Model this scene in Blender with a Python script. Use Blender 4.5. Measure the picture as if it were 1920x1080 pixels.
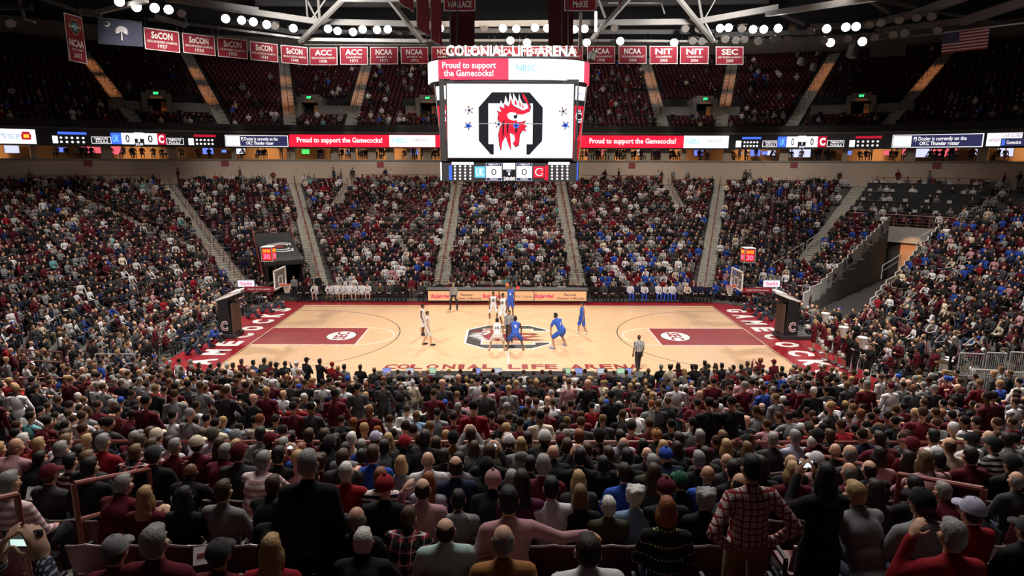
import bpy, bmesh, math, random, time
import numpy as np
from mathutils import Vector, Matrix, Euler
T0 = time.time()
random.seed(7); rng = np.random.default_rng(11)
S = bpy.context.scene
for o in list(bpy.data.objects): bpy.data.objects.remove(o)
COL = S.collection
PI = math.pi

# ------------------------------------------------------------------ camera, world, lights, exposure
CF, CTH, CYAW, CROLL = 1198.5, 0.1964, 0.0038, 0.0031
CPOS = Vector((0.057, -36.08, 10.07))
_c, _s = math.cos(CYAW), math.sin(CYAW)
_r = Vector((_c, -_s, 0)); _f = Vector((_s*math.cos(CTH), _c*math.cos(CTH), -math.sin(CTH))); _u = _r.cross(_f)
CR = _r*math.cos(CROLL) + _u*math.sin(CROLL); CU = _u*math.cos(CROLL) - _r*math.sin(CROLL)
cam = bpy.data.objects.new('camera', bpy.data.cameras.new('camera')); COL.objects.link(cam)
cam.data.sensor_width = 36; cam.data.lens = CF/1920*36; cam.data.clip_end = 400
M = Matrix((CR, CU, -_f)).transposed().to_4x4(); M.translation = CPOS
cam.matrix_world = M; S.camera = cam
w = bpy.data.worlds.new('world'); S.world = w; w.use_nodes = True
w.node_tree.nodes['Background'].inputs[0].default_value = (0.55, 0.6, 0.7, 1)
w.node_tree.nodes['Background'].inputs[1].default_value = 0.012
S.view_settings.view_transform = 'Standard'; S.view_settings.look = 'None'
S.view_settings.gamma = 1; S.view_settings.use_curve_mapping = False
S.view_settings.exposure = 0.22
S.cycles.use_denoising = True
S.cycles.max_bounces = 5; S.cycles.diffuse_bounces = 3; S.cycles.glossy_bounces = 3; S.cycles.transparent_max_bounces = 8
S.cycles.sample_clamp_indirect = 4

def lamp(name, kind, loc, energy, color=(1, 1, 1), target=None, size=1.0, spot=None, blend=0.5):
    l = bpy.data.lights.new(name, kind); l.energy = energy; l.color = color
    if kind == 'AREA': l.shape = 'DISK'; l.size = size
    else: l.shadow_soft_size = size
    if kind == 'SPOT': l.spot_size = math.radians(spot); l.spot_blend = blend
    o = bpy.data.objects.new(name, l); COL.objects.link(o); o.location = loc
    if target is not None:
        o.rotation_euler = (Vector(target)-Vector(loc)).to_track_quat('-Z', 'Y').to_euler()
    return o
WARM = (1.0, 0.93, 0.84)
for x in (-20, 0, 20):
    for sy in (-1, 1):
        # arena floods on the ring catwalk: each bank aims across the court, with its spill on the lower bowl
        lamp('arena_flood', 'SPOT', (x, sy*21, 23.4), 20500, WARM, (x*0.45, -sy*4.0, 0), 0.8, 54, 0.7)
for x in (-23, -8, 8, 23):
    lamp('stand_flood', 'SPOT', (x, 10, 23.6), 9000, WARM, (x*1.25, 23, 3), 0.9, 78, 0.75)
    lamp('stand_flood', 'SPOT', (x, -9, 23.6), 25000, WARM, (x*.95, -20, 3), 0.9, 64, 0.95)
for sx in (-1, 1):
    lamp('stand_flood', 'SPOT', (sx*13, 0, 23.6), 22500, WARM, (sx*29, -2, 3), 0.9, 88, 0.75)
    lamp('banner_fill', 'SPOT', (sx*13, 13, 24.5), 7000, WARM, (sx*17, 24.5, 20.2), 0.5, 54, 0.6)  # added fill spot that brightens the hanging banners, no fixture of its own
    lamp('roof_spill_fill', 'SPOT', (sx*16, 14, 21.5), 8000, (1, .97, .94), (sx*14, 34, 37), 0.8, 120, 0.6)  # added fill standing in for light spilling up onto roof and trusses
lamp('house_light', 'AREA', (0, -21, 25.5), 2300, (1, .95, .9), (0, -22, 0), 10)
lamp('house_light', 'AREA', (0, 32, 27.5), 130, (1, .95, .9), (0, 42, 12), 10)
lamp('concourse_light', 'AREA', (0, 24, 22.5), 1300, (1, .86, .72), (0, 37, 8), 12)

# ------------------------------------------------------------------ helpers
def raydir(px, py):
    return ((_f) + CR*((px-960)/CF) - CU*((py-540)/CF)).normalized()
def at_y(px, py, Y):
    d = raydir(px, py); t = (Y-CPOS.y)/d.y; return CPOS + d*t
def at_z(px, py, Z):
    d = raydir(px, py); t = (Z-CPOS.z)/d.z; return CPOS + d*t
def proj(p):
    d = Vector(p)-CPOS; zc = d.dot(_f); return 960+CF*d.dot(CR)/zc, 540-CF*d.dot(CU)/zc, zc

def link(o, parent=None):
    COL.objects.link(o)
    if parent is not None: o.parent = parent
    return o
def tag(o, label=None, cat=None, group=None, kind=None):
    if label: o['label'] = label
    if cat: o['category'] = cat
    if group: o['group'] = group
    if kind: o['kind'] = kind
    return o
def empty(name, loc=(0, 0, 0), rz=0, label=None, cat=None, group=None):
    o = bpy.data.objects.new(name, None); o.location = loc; o.rotation_euler = (0, 0, rz)
    o.empty_display_size = .2; COL.objects.link(o); return tag(o, label, cat, group)
def mesh_obj(name, me, mat=None, parent=None):
    o = bpy.data.objects.new(name, me)
    if mat is not None and not me.materials: me.materials.append(mat)
    return link(o, parent)
def copy_tree(o, parent=None):
    c = o.copy(); COL.objects.link(c); c.parent = parent
    for ch in o.children: copy_tree(ch, c)
    return c

class MB:
    """collects simple solids into one mesh"""
    def __init__(s): s.v = []; s.f = []
    def add(s, vs, fs):
        n = len(s.v); s.v += [tuple(v) for v in vs]; s.f += [tuple(i+n for i in f) for f in fs]; return s
    def box(s, c, d, rz=0, M=None):
        x, y, z = [a/2 for a in d]
        vs = [Vector((i*x, j*y, k*z)) for i in (-1, 1) for j in (-1, 1) for k in (-1, 1)]
        if rz: R = Matrix.Rotation(rz, 3, 'Z'); vs = [R@v for v in vs]
        if M is not None: vs = [M@v for v in vs]
        vs = [v+Vector(c) for v in vs]
        return s.add(vs, [(0, 1, 3, 2), (4, 6, 7, 5), (0, 4, 5, 1), (2, 3, 7, 6), (0, 2, 6, 4), (1, 5, 7, 3)])
    def beam(s, a, b, w, h):
        a, b = Vector(a), Vector(b); d = b-a; q = d.to_track_quat('X', 'Z').to_matrix()
        return s.box((a+b)/2, (d.length, w, h), M=q)
    def tube(s, a, b, r0, r1=None, n=8, caps=True):
        r1 = r0 if r1 is None else r1
        a, b = Vector(a), Vector(b); q = (b-a).to_track_quat('Z', 'Y').to_matrix()
        vs = []
        for p, r in ((a, r0), (b, r1)):
            for i in range(n):
                t = 2*PI*i/n; vs.append(p+q@Vector((math.cos(t)*r, math.sin(t)*r, 0)))
        fs = [(i, (i+1) % n, n+(i+1) % n, n+i) for i in range(n)]
        if caps: fs += [tuple(range(n-1, -1, -1)), tuple(range(n, 2*n))]
        return s.add(vs, fs)
    def path(s, pts, r, n=6):
        for a, b in zip(pts[:-1], pts[1:]): s.tube(a, b, r, n=n)
        return s
    def ell(s, c, r, nu=10, nv=6, M=None):
        c = Vector(c); vs = []; fs = []
        for j in range(1, nv):
            th = PI*j/nv
            for i in range(nu):
                ph = 2*PI*i/nu; v = Vector((r[0]*math.sin(th)*math.cos(ph), r[1]*math.sin(th)*math.sin(ph), r[2]*math.cos(th)))
                vs.append((M@v if M is not None else v)+c)
        for j in range(nv-2):
            for i in range(nu): fs.append((j*nu+i, (j+1)*nu+i, (j+1)*nu+(i+1) % nu, j*nu+(i+1) % nu))
        t = Vector((0, 0, r[2])); t = M@t if M is not None else t
        vs += [c+t, c-t]; a = len(vs)-2
        for i in range(nu):
            fs.append((a, i, (i+1) % nu)); k = (nv-2)*nu; fs.append((a+1, k+(i+1) % nu, k+i))
        return s.add(vs, fs)
    def prism(s, poly, z0, z1):
        n = len(poly); vs = [(p[0], p[1], z0) for p in poly]+[(p[0], p[1], z1) for p in poly]
        return s.add(vs, [tuple(range(n-1, -1, -1)), tuple(range(n, 2*n))]+[(i, (i+1) % n, n+(i+1) % n, n+i) for i in range(n)])
    def slab(s, P, d):
        """planar polygon P (3D) given thickness vector d"""
        P = [Vector(p) for p in P]; d = Vector(d); n = len(P)
        return s.add(P+[p+d for p in P], [tuple(range(n-1, -1, -1)), tuple(range(n, 2*n))]+[(i, (i+1) % n, n+(i+1) % n, n+i) for i in range(n)])
    def quad(s, a, b, c, d): return s.add([a, b, c, d], [(0, 1, 2, 3)])
    def mesh(s, name='m', smooth=False):
        me = bpy.data.meshes.new(name); me.from_pydata(s.v, [], s.f)
        if smooth: me.polygons.foreach_set('use_smooth', [True]*len(me.polygons))
        me.update(); return me
    def build(s, name, mat, parent=None, smooth=False):
        return mesh_obj(name, s.mesh(name, smooth), mat, parent)

# ------------------------------------------------------------------ materials
MATS = {}
def mat(name, col, rough=0.7, emit=0.0, var=0.12, scale=6.0, metal=0.0, bump=0.0, coat=0.0, spec=None):
    if name in MATS: return MATS[name]
    m = bpy.data.materials.new(name); m.use_nodes = True; N = m.node_tree.nodes; L = m.node_tree.links
    b = N['Principled BSDF']; b.inputs['Roughness'].default_value = rough; b.inputs['Metallic'].default_value = metal
    if spec is not None: b.inputs['Specular IOR Level'].default_value = spec
    if coat: b.inputs['Coat Weight'].default_value = coat; b.inputs['Coat Roughness'].default_value = .08
    c = tuple(col)+(1,)
    if emit:
        b.inputs['Base Color'].default_value = (0, 0, 0, 1)
        b.inputs['Emission Color'].default_value = c; b.inputs['Emission Strength'].default_value = emit
        b.inputs['Specular IOR Level'].default_value = 0.1
    else:
        tc = N.new('ShaderNodeTexCoord'); nz = N.new('ShaderNodeTexNoise'); nz.inputs['Scale'].default_value = scale
        nz.inputs['Detail'].default_value = 3
        mx = N.new('ShaderNodeMix'); mx.data_type = 'RGBA'
        mx.inputs[6].default_value = tuple(a*(1-var) for a in col)+(1,); mx.inputs[7].default_value = tuple(min(1, a*(1+var)) for a in col)+(1,)
        L.new(tc.outputs['Object'], nz.inputs['Vector']); L.new(nz.outputs['Fac'], mx.inputs[0]); L.new(mx.outputs[2], b.inputs['Base Color'])
        if bump:
            bp = N.new('ShaderNodeBump'); bp.inputs['Strength'].default_value = bump; bp.inputs['Distance'].default_value = .01
            L.new(nz.outputs['Fac'], bp.inputs['Height']); L.new(bp.outputs[0], b.inputs['Normal'])
    MATS[name] = m; return m
def mat_objcolor(name, rough=0.85, scale=40, amt=0.18, pattern=None, col2=(0, 0, 0), spec=0.2, bump=(9, .55, (1, 1, .6))):
    """cloth, skin or hair that takes its colour from the object it is on"""
    m = bpy.data.materials.new(name); m.use_nodes = True; N = m.node_tree.nodes; L = m.node_tree.links
    b = N['Principled BSDF']; b.inputs['Roughness'].default_value = rough; b.inputs['Specular IOR Level'].default_value = spec
    oi = N.new('ShaderNodeObjectInfo'); tc = N.new('ShaderNodeTexCoord')
    nz = N.new('ShaderNodeTexNoise'); nz.inputs['Scale'].default_value = scale; L.new(tc.outputs['Object'], nz.inputs['Vector'])
    mp = N.new('ShaderNodeMapRange'); mp.inputs['To Min'].default_value = 1-amt; mp.inputs['To Max'].default_value = 1+amt
    L.new(nz.outputs['Fac'], mp.inputs['Value'])
    mul = N.new('ShaderNodeVectorMath'); mul.operation = 'SCALE'
    src = oi.outputs['Color']
    if pattern:
        sep = N.new('ShaderNodeSeparateXYZ'); L.new(tc.outputs['Object'], sep.inputs[0])
        def band(axis, period, duty, phase=0.0):
            a = N.new('ShaderNodeMath'); a.operation = 'MULTIPLY_ADD'; a.inputs[1].default_value = 1/period; a.inputs[2].default_value = phase+50
            L.new(sep.outputs[axis], a.inputs[0])
            f = N.new('ShaderNodeMath'); f.operation = 'FRACT'; L.new(a.outputs[0], f.inputs[0])
            t = N.new('ShaderNodeMath'); t.operation = 'LESS_THAN'; t.inputs[1].default_value = duty; L.new(f.outputs[0], t.inputs[0]); return t.outputs[0]
        def mixc(fac, a, bcol):
            x = N.new('ShaderNodeMix'); x.data_type = 'RGBA'; L.new(fac, x.inputs[0]); L.new(a, x.inputs[6])
            if isinstance(bcol, tuple): x.inputs[7].default_value = bcol+(1,)
            else: L.new(bcol, x.inputs[7])
            return x.outputs[2]
        if pattern == 'stripes': src = mixc(band(2, .07, .5), src, col2)
        elif pattern == 'plaid':
            rv = src
            base = N.new('ShaderNodeRGB'); base.outputs[0].default_value = col2+(1,)
            thin = mixc(band(0, .0145, .25), base.outputs[0], (.2, .13, .12)); thin = mixc(band(2, .0145, .25), thin, (.2, .13, .12))
            src = mixc(band(0, .058, .24), thin, rv); src = mixc(band(2, .058, .24), src, rv)
        elif pattern == 'tartan':
            src = mixc(band(0, .11, .45), src, (.012, .01, .012)); src = mixc(band(2, .11, .45), src, (.012, .01, .012))
            src = mixc(band(0, .11, .07, .3), src, col2); src = mixc(band(2, .11, .07, .3), src, col2)
        elif pattern == 'gingham':
            src = mixc(band(0, .02, .5), src, col2); src = mixc(band(2, .02, .5), src, col2)
        elif pattern == 'vstripes': src = mixc(band(0, .05, .45), src, col2)
        elif pattern == 'knit':
            z = band(2, .12, .16); x = band(0, .03, .5)
            g = N.new('ShaderNodeMath'); g.operation = 'MULTIPLY'; L.new(z, g.inputs[0]); L.new(x, g.inputs[1]); src = mixc(g.outputs[0], src, col2)
    if bump:
        bz = N.new('ShaderNodeTexNoise'); bz.inputs['Scale'].default_value = bump[0]; bz.inputs['Detail'].default_value = 4; mpn = N.new('ShaderNodeMapping'); mpn.inputs['Scale'].default_value = bump[2]
        L.new(tc.outputs['Object'], mpn.inputs[0]); L.new(mpn.outputs[0], bz.inputs['Vector']); bp = N.new('ShaderNodeBump'); bp.inputs['Strength'].default_value = bump[1]; bp.inputs['Distance'].default_value = .02
        L.new(bz.outputs['Fac'], bp.inputs['Height']); L.new(bp.outputs[0], b.inputs['Normal'])
    L.new(src, mul.inputs[0]); L.new(mp.outputs[0], mul.inputs['Scale']); L.new(mul.outputs[0], b.inputs['Base Color'])
    MATS[name] = m; return m
def mat_attr(name, rough=0.85, attr='Col'):
    m = bpy.data.materials.new(name); m.use_nodes = True; N = m.node_tree.nodes; L = m.node_tree.links
    b = N['Principled BSDF']; b.inputs['Roughness'].default_value = rough; b.inputs['Specular IOR Level'].default_value = .2
    a = N.new('ShaderNodeAttribute'); a.attribute_name = attr; a.attribute_type = 'GEOMETRY'
    L.new(a.outputs['Color'], b.inputs['Base Color']); MATS[name] = m; return m
SKIN = mat_objcolor('skin', .55, 25, .08, spec=.3, bump=None); CLOTH = mat_objcolor('cloth', .9, 18, .16); HAIR = mat_objcolor('hair', .6, 45, .5, spec=.3, bump=(38, .8, (1, 1, .25)))
PLAID = mat_objcolor('plaid_cloth', .9, 30, .08, 'plaid', (.62, .55, .5)); TARTAN = mat_objcolor('tartan_cloth', .9, 30, .1, 'tartan', (.5, .42, .42))
STRIPE = mat_objcolor('striped_cloth', .9, 30, .1, 'stripes', (.02, .02, .02)); STRIPEW = mat_objcolor('light_striped_cloth', .9, 30, .1, 'stripes', (.7, .55, .55))
GINGHAM = mat_objcolor('checked_cloth', .9, 30, .1, 'gingham', (.03, .035, .05)); REFEREE = mat_objcolor('referee_cloth', .9, 30, .1, 'vstripes', (.02, .02, .02))
KNIT = mat_objcolor('knit_cloth', .95, 30, .1, 'knit', (.45, .42, .2))
MAROON = (.16, .008, .018)

# ------------------------------------------------------------------ people
def cap_mesh(v0, f0, a, b, ra, rb, n=10):
    """closed tapered capsule from a to b appended to v0/f0"""
    a, b = Vector(a), Vector(b); d = b-a; L = d.length
    q = (d if L > 1e-6 else Vector((0, 0, 1))).to_track_quat('Z', 'Y').to_matrix()
    rings = []
    for t in (-60, -20): rings.append((a, ra, t))
    for t in (20, 60): rings.append((b, rb, t))
    base = len(v0)
    for p, r, t in rings:
        t = math.radians(t)
        for i in range(n):
            ph = 2*PI*i/n; v0.append(p+q@Vector((r*math.cos(t)*math.cos(ph), r*math.cos(t)*math.sin(ph), r*math.sin(t))))
    v0.append(a+q@Vector((0, 0, -ra))); v0.append(b+q@Vector((0, 0, rb)))
    for k in range(3):
        for i in range(n): f0.append((base+k*n+i, base+k*n+(i+1) % n, base+(k+1)*n+(i+1) % n, base+(k+1)*n+i))
    for i in range(n):
        f0.append((base+4*n, base+(i+1) % n, base+i)); f0.append((base+4*n+1, base+3*n+i, base+3*n+(i+1) % n))
def ell_mesh(v0, f0, c, r, M=None, nu=12, nv=8):
    m = MB(); m.ell(c, r, nu, nv, M); n = len(v0); v0 += [Vector(v) for v in m.v]; f0 += [tuple(i+n for i in f) for f in m.f]

def fuse(vs, fs, name, voxel, tris, smooth=2):
    """overlapping solids -> one continuous smooth surface of about `tris` triangles"""
    me = bpy.data.meshes.new(name); me.from_pydata([tuple(v) for v in vs], [], fs); me.update()
    o = bpy.data.objects.new('tmp', me); COL.objects.link(o)
    r = o.modifiers.new('r', 'REMESH'); r.mode = 'VOXEL'; r.voxel_size = voxel
    s = o.modifiers.new('s', 'SMOOTH'); s.iterations = smooth; s.factor = .5
    dg = bpy.context.evaluated_depsgraph_get(); n = len(o.evaluated_get(dg).data.polygons)*2
    d = o.modifiers.new('d', 'DECIMATE'); d.ratio = min(1, tris/max(n, 1))
    dg = bpy.context.evaluated_depsgraph_get()
    out = bpy.data.meshes.new_from_object(o.evaluated_get(dg)); out.name = name
    bpy.data.objects.remove(o); bpy.data.meshes.remove(me)
    out.polygons.foreach_set('use_smooth', [True]*len(out.polygons)); out.update(); return out

V = Vector
def lerp(a, b, t): return a+(b-a)*t
def skeleton(pose):
    """joint positions, metres, facing +Y, feet on z=0"""
    J = {}
    sit = pose.startswith('sit')
    if sit:
        lean = {'sit_lean': .20, 'sit_back': -.07}.get(pose, 0.02)
        J['pel'] = V((0, 0, .53)); J['chest'] = V((0, lean*.8, .90)); J['neck'] = V((0, lean*1.15, 1.08)); J['head'] = V((0, lean*1.35+.03, 1.245-abs(lean)*.25))
        for s in (-1, 1):
            J['hip', s] = V((s*.10, .02, .51)); J['knee', s] = V((s*.14, .44, .54)); J['ank', s] = V((s*.13, .42, .10)); J['toe', s] = V((s*.15, .58, .04))
    else:
        J['pel'] = V((0, 0, .97)); J['chest'] = V((0, .0, 1.30)); J['neck'] = V((0, .0, 1.47)); J['head'] = V((0, .03, 1.635))
        st = {'stand_wide': .2}.get(pose, .1)
        for s in (-1, 1):
            J['hip', s] = V((s*.10, 0, .93)); J['knee', s] = V((s*(st+.02), .03, .50)); J['ank', s] = V((s*(st+.02), -.02, .09)); J['toe', s] = V((s*(st+.05), .15, .035))
    ch = J['neck']
    for s in (-1, 1):
        J['sh', s] = ch+V((s*.178, 0, -.075))
        sh = J['sh', s]
        el, wr, fd = sh+V((s*.06, .0, -.29)), sh+V((s*.05, .10, -.54)), V((0, .15, -1))
        if sit: el, wr, fd = sh+V((s*.07, .08, -.27)), sh+V((-s*.05, .30, -.38)), V((-s*.6, .7, -.1))
        if pose == 'sit_lean': el, wr, fd = sh+V((s*.06, .18, -.22)), sh+V((-s*.10, .38, -.30)), V((-s*.6, .7, -.1))
        if pose in ('sit_phone', 'stand_phone'): el, wr, fd = sh+V((s*.08, .20, -.16)), sh+V((-s*.09, .36, .10)), V((-s*.25, .15, 1))
        if pose == 'sit_point' and s == 1: el, wr, fd = sh+V((.14, .22, -.02)), sh+V((.20, .46, .10)), V((.1, .9, .3))
        if pose == 'sit_armout' and s == 1: el, wr, fd = sh+V((.26, .06, -.15)), sh+V((.50, .10, -.15)), V((.9, .1, -.3))
        if pose in ('sit_clap', 'stand_clap'): el, wr, fd = sh+V((s*.08, .12, -.24)), sh+V((-s*.12, .30, -.16)), V((-s*.2, .6, .8))
        if pose == 'sit_hand' and s == -1: el, wr, fd = sh+V((-.12, .14, -.16)), sh+V((-.03, .14, .16)), V((.45, .2, .8))
        if pose == 'stand_hips': el, wr, fd = sh+V((s*.19, -.12, -.25)), sh+V((-s*.01, -.03, -.45)), V((-s*.7, .5, -.6))
        if pose == 'stand_up': el, wr, fd = sh+V((s*.08, .10, .26)), sh+V((s*.02, .16, .50)), V((0, .1, 1))
        if pose == 'stand_oneup' and s == 1: el, wr, fd = sh+V((.10, .15, -.10)), sh+V((-.02, .24, .14)), V((-.3, .3, .9))
        if pose == 'stand_cross': el, wr, fd = sh+V((s*.10, .06, -.28)), sh+V((-s*.16, .22, -.24)), V((-s*.9, .1, .2))
        J['el', s], J['wr', s], J['fd', s] = el, wr, fd.normalized()
    J['hrot'] = Matrix.Identity(3)
    return J

def hand_parts(vs, fs, w, fd, s, r=1.0):
    """palm, four bent fingers of unequal length and a thumb leaving the side of the palm"""
    q = fd.to_track_quat('Y', 'Z').to_matrix()
    palm = w+fd*.045
    ell_mesh(vs, fs, palm, (.042, .055, .020), q)
    for i, L in enumerate((.070, .082, .076, .058)):
        off = (i-1.5)*.021
        a = w+q@V((off*.9, .075, 0)); b = a+q@V((off*.12, L*.55, -.010)); c = b+q@V((0, L*.45, -.032))
        cap_mesh(vs, fs, a, b, .0105, .0098, 6); cap_mesh(vs, fs, b, c, .0098, .0085, 6)
    a = w+q@V((-s*.03, .03, 0)); b = a+q@V((-s*.034, .032, -.012)); c = b+q@V((-s*.006, .032, -.018))
    cap_mesh(vs, fs, a, b, .014, .012, 6); cap_mesh(vs, fs, b, c, .012, .010, 6)

def head_parts(vs, fs, h, R):
    E = lambda c, r: ell_mesh(vs, fs, h+R@V(c), r, R, 14, 10)
    E((0, -.012, .028), (.074, .087, .090)); E((0, .020, -.035), (.059, .061, .082)); E((0, .046, -.092), (.034, .030, .026))
    E((0, .072, .028), (.050, .016, .012))                      # brow
    cap_mesh(vs, fs, h+R@V((0, .074, .012)), h+R@V((0, .094, -.024)), .010, .014, 8)   # nose
    E((0, .076, -.060), (.026, .013, .010))                      # lips
    for s in (-1, 1): E((s*.079, -.005, -.01), (.011, .022, .034)); E((s*.040, .058, -.03), (.026, .020, .022))

def body_mesh(name, J, tris, voxel=.013, hands=True, bulk=1.0):
    vs, fs = [], []
    C = lambda a, b, ra, rb, n=12: cap_mesh(vs, fs, a, b, ra, rb, n)
    R = J['hrot']; pel, ch, nk = J['pel'], J['chest'], J['neck']
    ax = (ch-pel).normalized()
    ell_mesh(vs, fs, pel, (.155*bulk, .115*bulk, .12), nu=14); ell_mesh(vs, fs, lerp(pel, ch, .5), (.14*bulk, .105*bulk, .17), nu=14)
    ell_mesh(vs, fs, ch, (.165*bulk, .115*bulk, .17), nu=14)
    for s in (-1, 1): C(nk+V((0, -.005, -.05)), J['sh', s], .068, .054)
    C(nk+V((0, 0, -.06)), lerp(nk, J['head'], .6), .062, .052)
    head_parts(vs, fs, J['head'], R)
    for s in (-1, 1):
        C(J['sh', s], J['el', s], .056, .042); C(J['el', s], J['wr', s], .042, .027)
        if hands: hand_parts(vs, fs, J['wr', s], J['fd', s], s)
        C(J['hip', s], J['knee', s], .088, .058); C(J['knee', s], lerp(J['knee', s], J['ank', s], .35), .056, .056)
        C(lerp(J['knee', s], J['ank', s], .3), J['ank', s], .056, .038); C(J['ank', s]+V((0, -.03, -.04)), J['toe', s], .042, .034)
    return fuse(vs, fs, name, voxel, tris)
def shirt_mesh(name, J, tris, kind='long', voxel=.018, bulk=1.0):
    vs, fs = [], []
    C = lambda a, b, ra, rb, n=12: cap_mesh(vs, fs, a, b, ra, rb, n)
    pel, ch, nk = J['pel'], J['chest'], J['neck']; g = .016
    ell_mesh(vs, fs, pel+V((0, 0, .06)), (.165*bulk+g, .125*bulk+g, .13), nu=14); ell_mesh(vs, fs, lerp(pel, ch, .55), (.155*bulk+g, .118*bulk+g, .18), nu=14)
    ell_mesh(vs, fs, ch, (.172*bulk+g, .12*bulk+g, .175), nu=14)
    for s in (-1, 1): C(nk+V((0, -.005, -.05)), J['sh', s]*(.9 if kind == 'tank' else 1)+nk*(.1 if kind == 'tank' else 0), .080, .056+(.004 if kind == 'tank' else g))
    C(nk+V((0, -.005, -.05)), nk+V((0, -.004, .012)), .085, .066)
    for s in (-1, 1):
        if kind == 'tank': continue
        el, wr, sh = J['el', s], J['wr', s], J['sh', s]
        if kind == 'tee': C(sh, lerp(sh, el, .75), .056+g, .052+g)
        else:
            C(sh, el, .058+g, .044+g); C(el, lerp(el, wr, .94), .044+g, .032+g*.8)
    if kind == 'hood': ell_mesh(vs, fs, nk+V((0, -.09, .0)), (.12, .07, .085))
    if kind == 'coat':
        for s in (-1, 1): C(J['hip', s], lerp(J['hip', s], J['knee', s], .55), .12, .115)
    return fuse(vs, fs, name, voxel, tris, 3)
def legs_mesh(name, J, tris, kind='long', voxel=.018):
    vs, fs = [], []; g = .015
    ell_mesh(vs, fs, J['pel']+V((0, 0, -.02)), (.158+g, .118+g, .115), nu=14)
    for s in (-1, 1):
        h, k, a = J['hip', s], J['knee', s], J['ank', s]
        if kind == 'shorts': cap_mesh(vs, fs, h, lerp(h, k, .86), .098+g, .092+g, 12)
        else:
            cap_mesh(vs, fs, h, k, .088+g, .06+g, 12); cap_mesh(vs, fs, k, lerp(k, a, .97), .06+g, .045+g, 12)
    return fuse(vs, fs, name, voxel, tris, 3)
def shoes_mesh(name, J):
    m = MB()
    for s in (-1, 1):
        a, t = J['ank', s], J['toe', s]; d = (t-a); d.z = 0; q = d.to_track_quat('Y', 'Z').to_matrix()
        zf = t.z+.012
        m.ell(V((a.x, a.y, zf))+d*.45, (.052, .15, .045), 10, 6, q); m.ell(V((a.x, a.y, zf+.04)), (.05, .06, .06), 10, 6, q)
    return m.mesh(name, True)
def socks_mesh(name, J):
    m = MB()
    for s in (-1, 1): m.tube(J['ank', s]+V((0, 0, -.02)), lerp(J['ank', s], J['knee', s], .32), .045, .055, 10)
    return m.mesh(name, True)

# hair and hats sit on a head whose centre is the origin, facing +Y
def hair_mesh(kind):
    vs, fs = [], []
    E = lambda c, r: ell_mesh(vs, fs, V(c), r, None, 14, 10)
    if kind == 'bald':      # a fringe round the back and sides
        E((0, -.028, -.012), (.0785, .076, .046)); tr = 300
    elif kind == 'balding':   # hair all round, the crown showing through
        E((0, -.030, .022), (.0815, .074, .074)); E((0, -.046, -.012), (.079, .057, .078)); tr = 420
    else:
        E((0, -.022, .044), (.083, .089, .088)); E((0, -.044, -.010), (.080, .060, .080)); E((0, .034, .096), (.060, .042, .028)); tr = 420
    if kind == 'bob':
        E((0, -.04, -.05), (.105, .075, .095))
        for s in (-1, 1): E((s*.078, .0, -.055), (.03, .05, .085))
        tr = 520
    if kind == 'long':
        E((0, -.055, -.07), (.10, .065, .11)); E((0, -.085, -.19), (.105, .055, .12)); E((0, -.095, -.29), (.085, .045, .09))
        for s in (-1, 1): E((s*.08, -.01, -.07), (.028, .045, .10))
        tr = 650
    if kind == 'pony':
        E((0, -.115, .02), (.035, .035, .035)); E((0, -.13, -.07), (.032, .028, .09)); tr = 520
    if kind == 'curly':
        for i in range(26):
            a = 2.4*i; z = .1-.007*i; E((.074*math.cos(a), -.03+.07*math.sin(a), .045+z*.7), (.036, .036, .036))
        tr = 800
    return fuse(vs, fs, kind+'_hair', .012, tr, 2)
def cap_hat():
    m = MB(); nu, nv = 16, 5; vs, fs = [], []
    for j in range(nv):
        th = (PI/2)*j/nv
        for i in range(nu):
            p = 2*PI*i/nu; vs.append((.097*math.cos(th)*math.cos(p), -.018+.112*math.cos(th)*math.sin(p), .022+.122*math.sin(th)))
    for j in range(nv-1):
        for i in range(nu): fs.append((j*nu+i, j*nu+(i+1) % nu, (j+1)*nu+(i+1) % nu, (j+1)*nu+i))
    vs.append((0, -.018, .144)); 
    for i in range(nu): fs.append(((nv-1)*nu+i, (nv-1)*nu+(i+1) % nu, len(vs)-1))
    m.add(vs, fs); m.ell((0, -.018, .145), (.010, .010, .006), 8, 4)
    P = []
    for t in range(9):
        a = PI*(.12+.76*t/8); P.append((.088*math.cos(a), .085+.085*math.sin(a), .022+.02*math.sin(a)-.012))
    P += [(-.082, .05, .03), (.082, .05, .03)]
    m.slab(P, (0, 0, .008)); return m.mesh('cap', True)
def beanie_hat():
    m = MB(); m.ell((0, -.012, .052), (.092, .108, .088), 16, 10); m.tube((0, -.012, .015), (0, -.012, .05), .098, .1, 16, False); m.ell((0, -.012, .145), (.02, .02, .02), 8, 6); return m.mesh('beanie', True)
def eyes_mesh():
    m = MB()
    for s in (-1, 1): m.ell((s*.031, .082, .002), (.012, .010, .007), 8, 6)
    return m.mesh('eyes', True)

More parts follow.
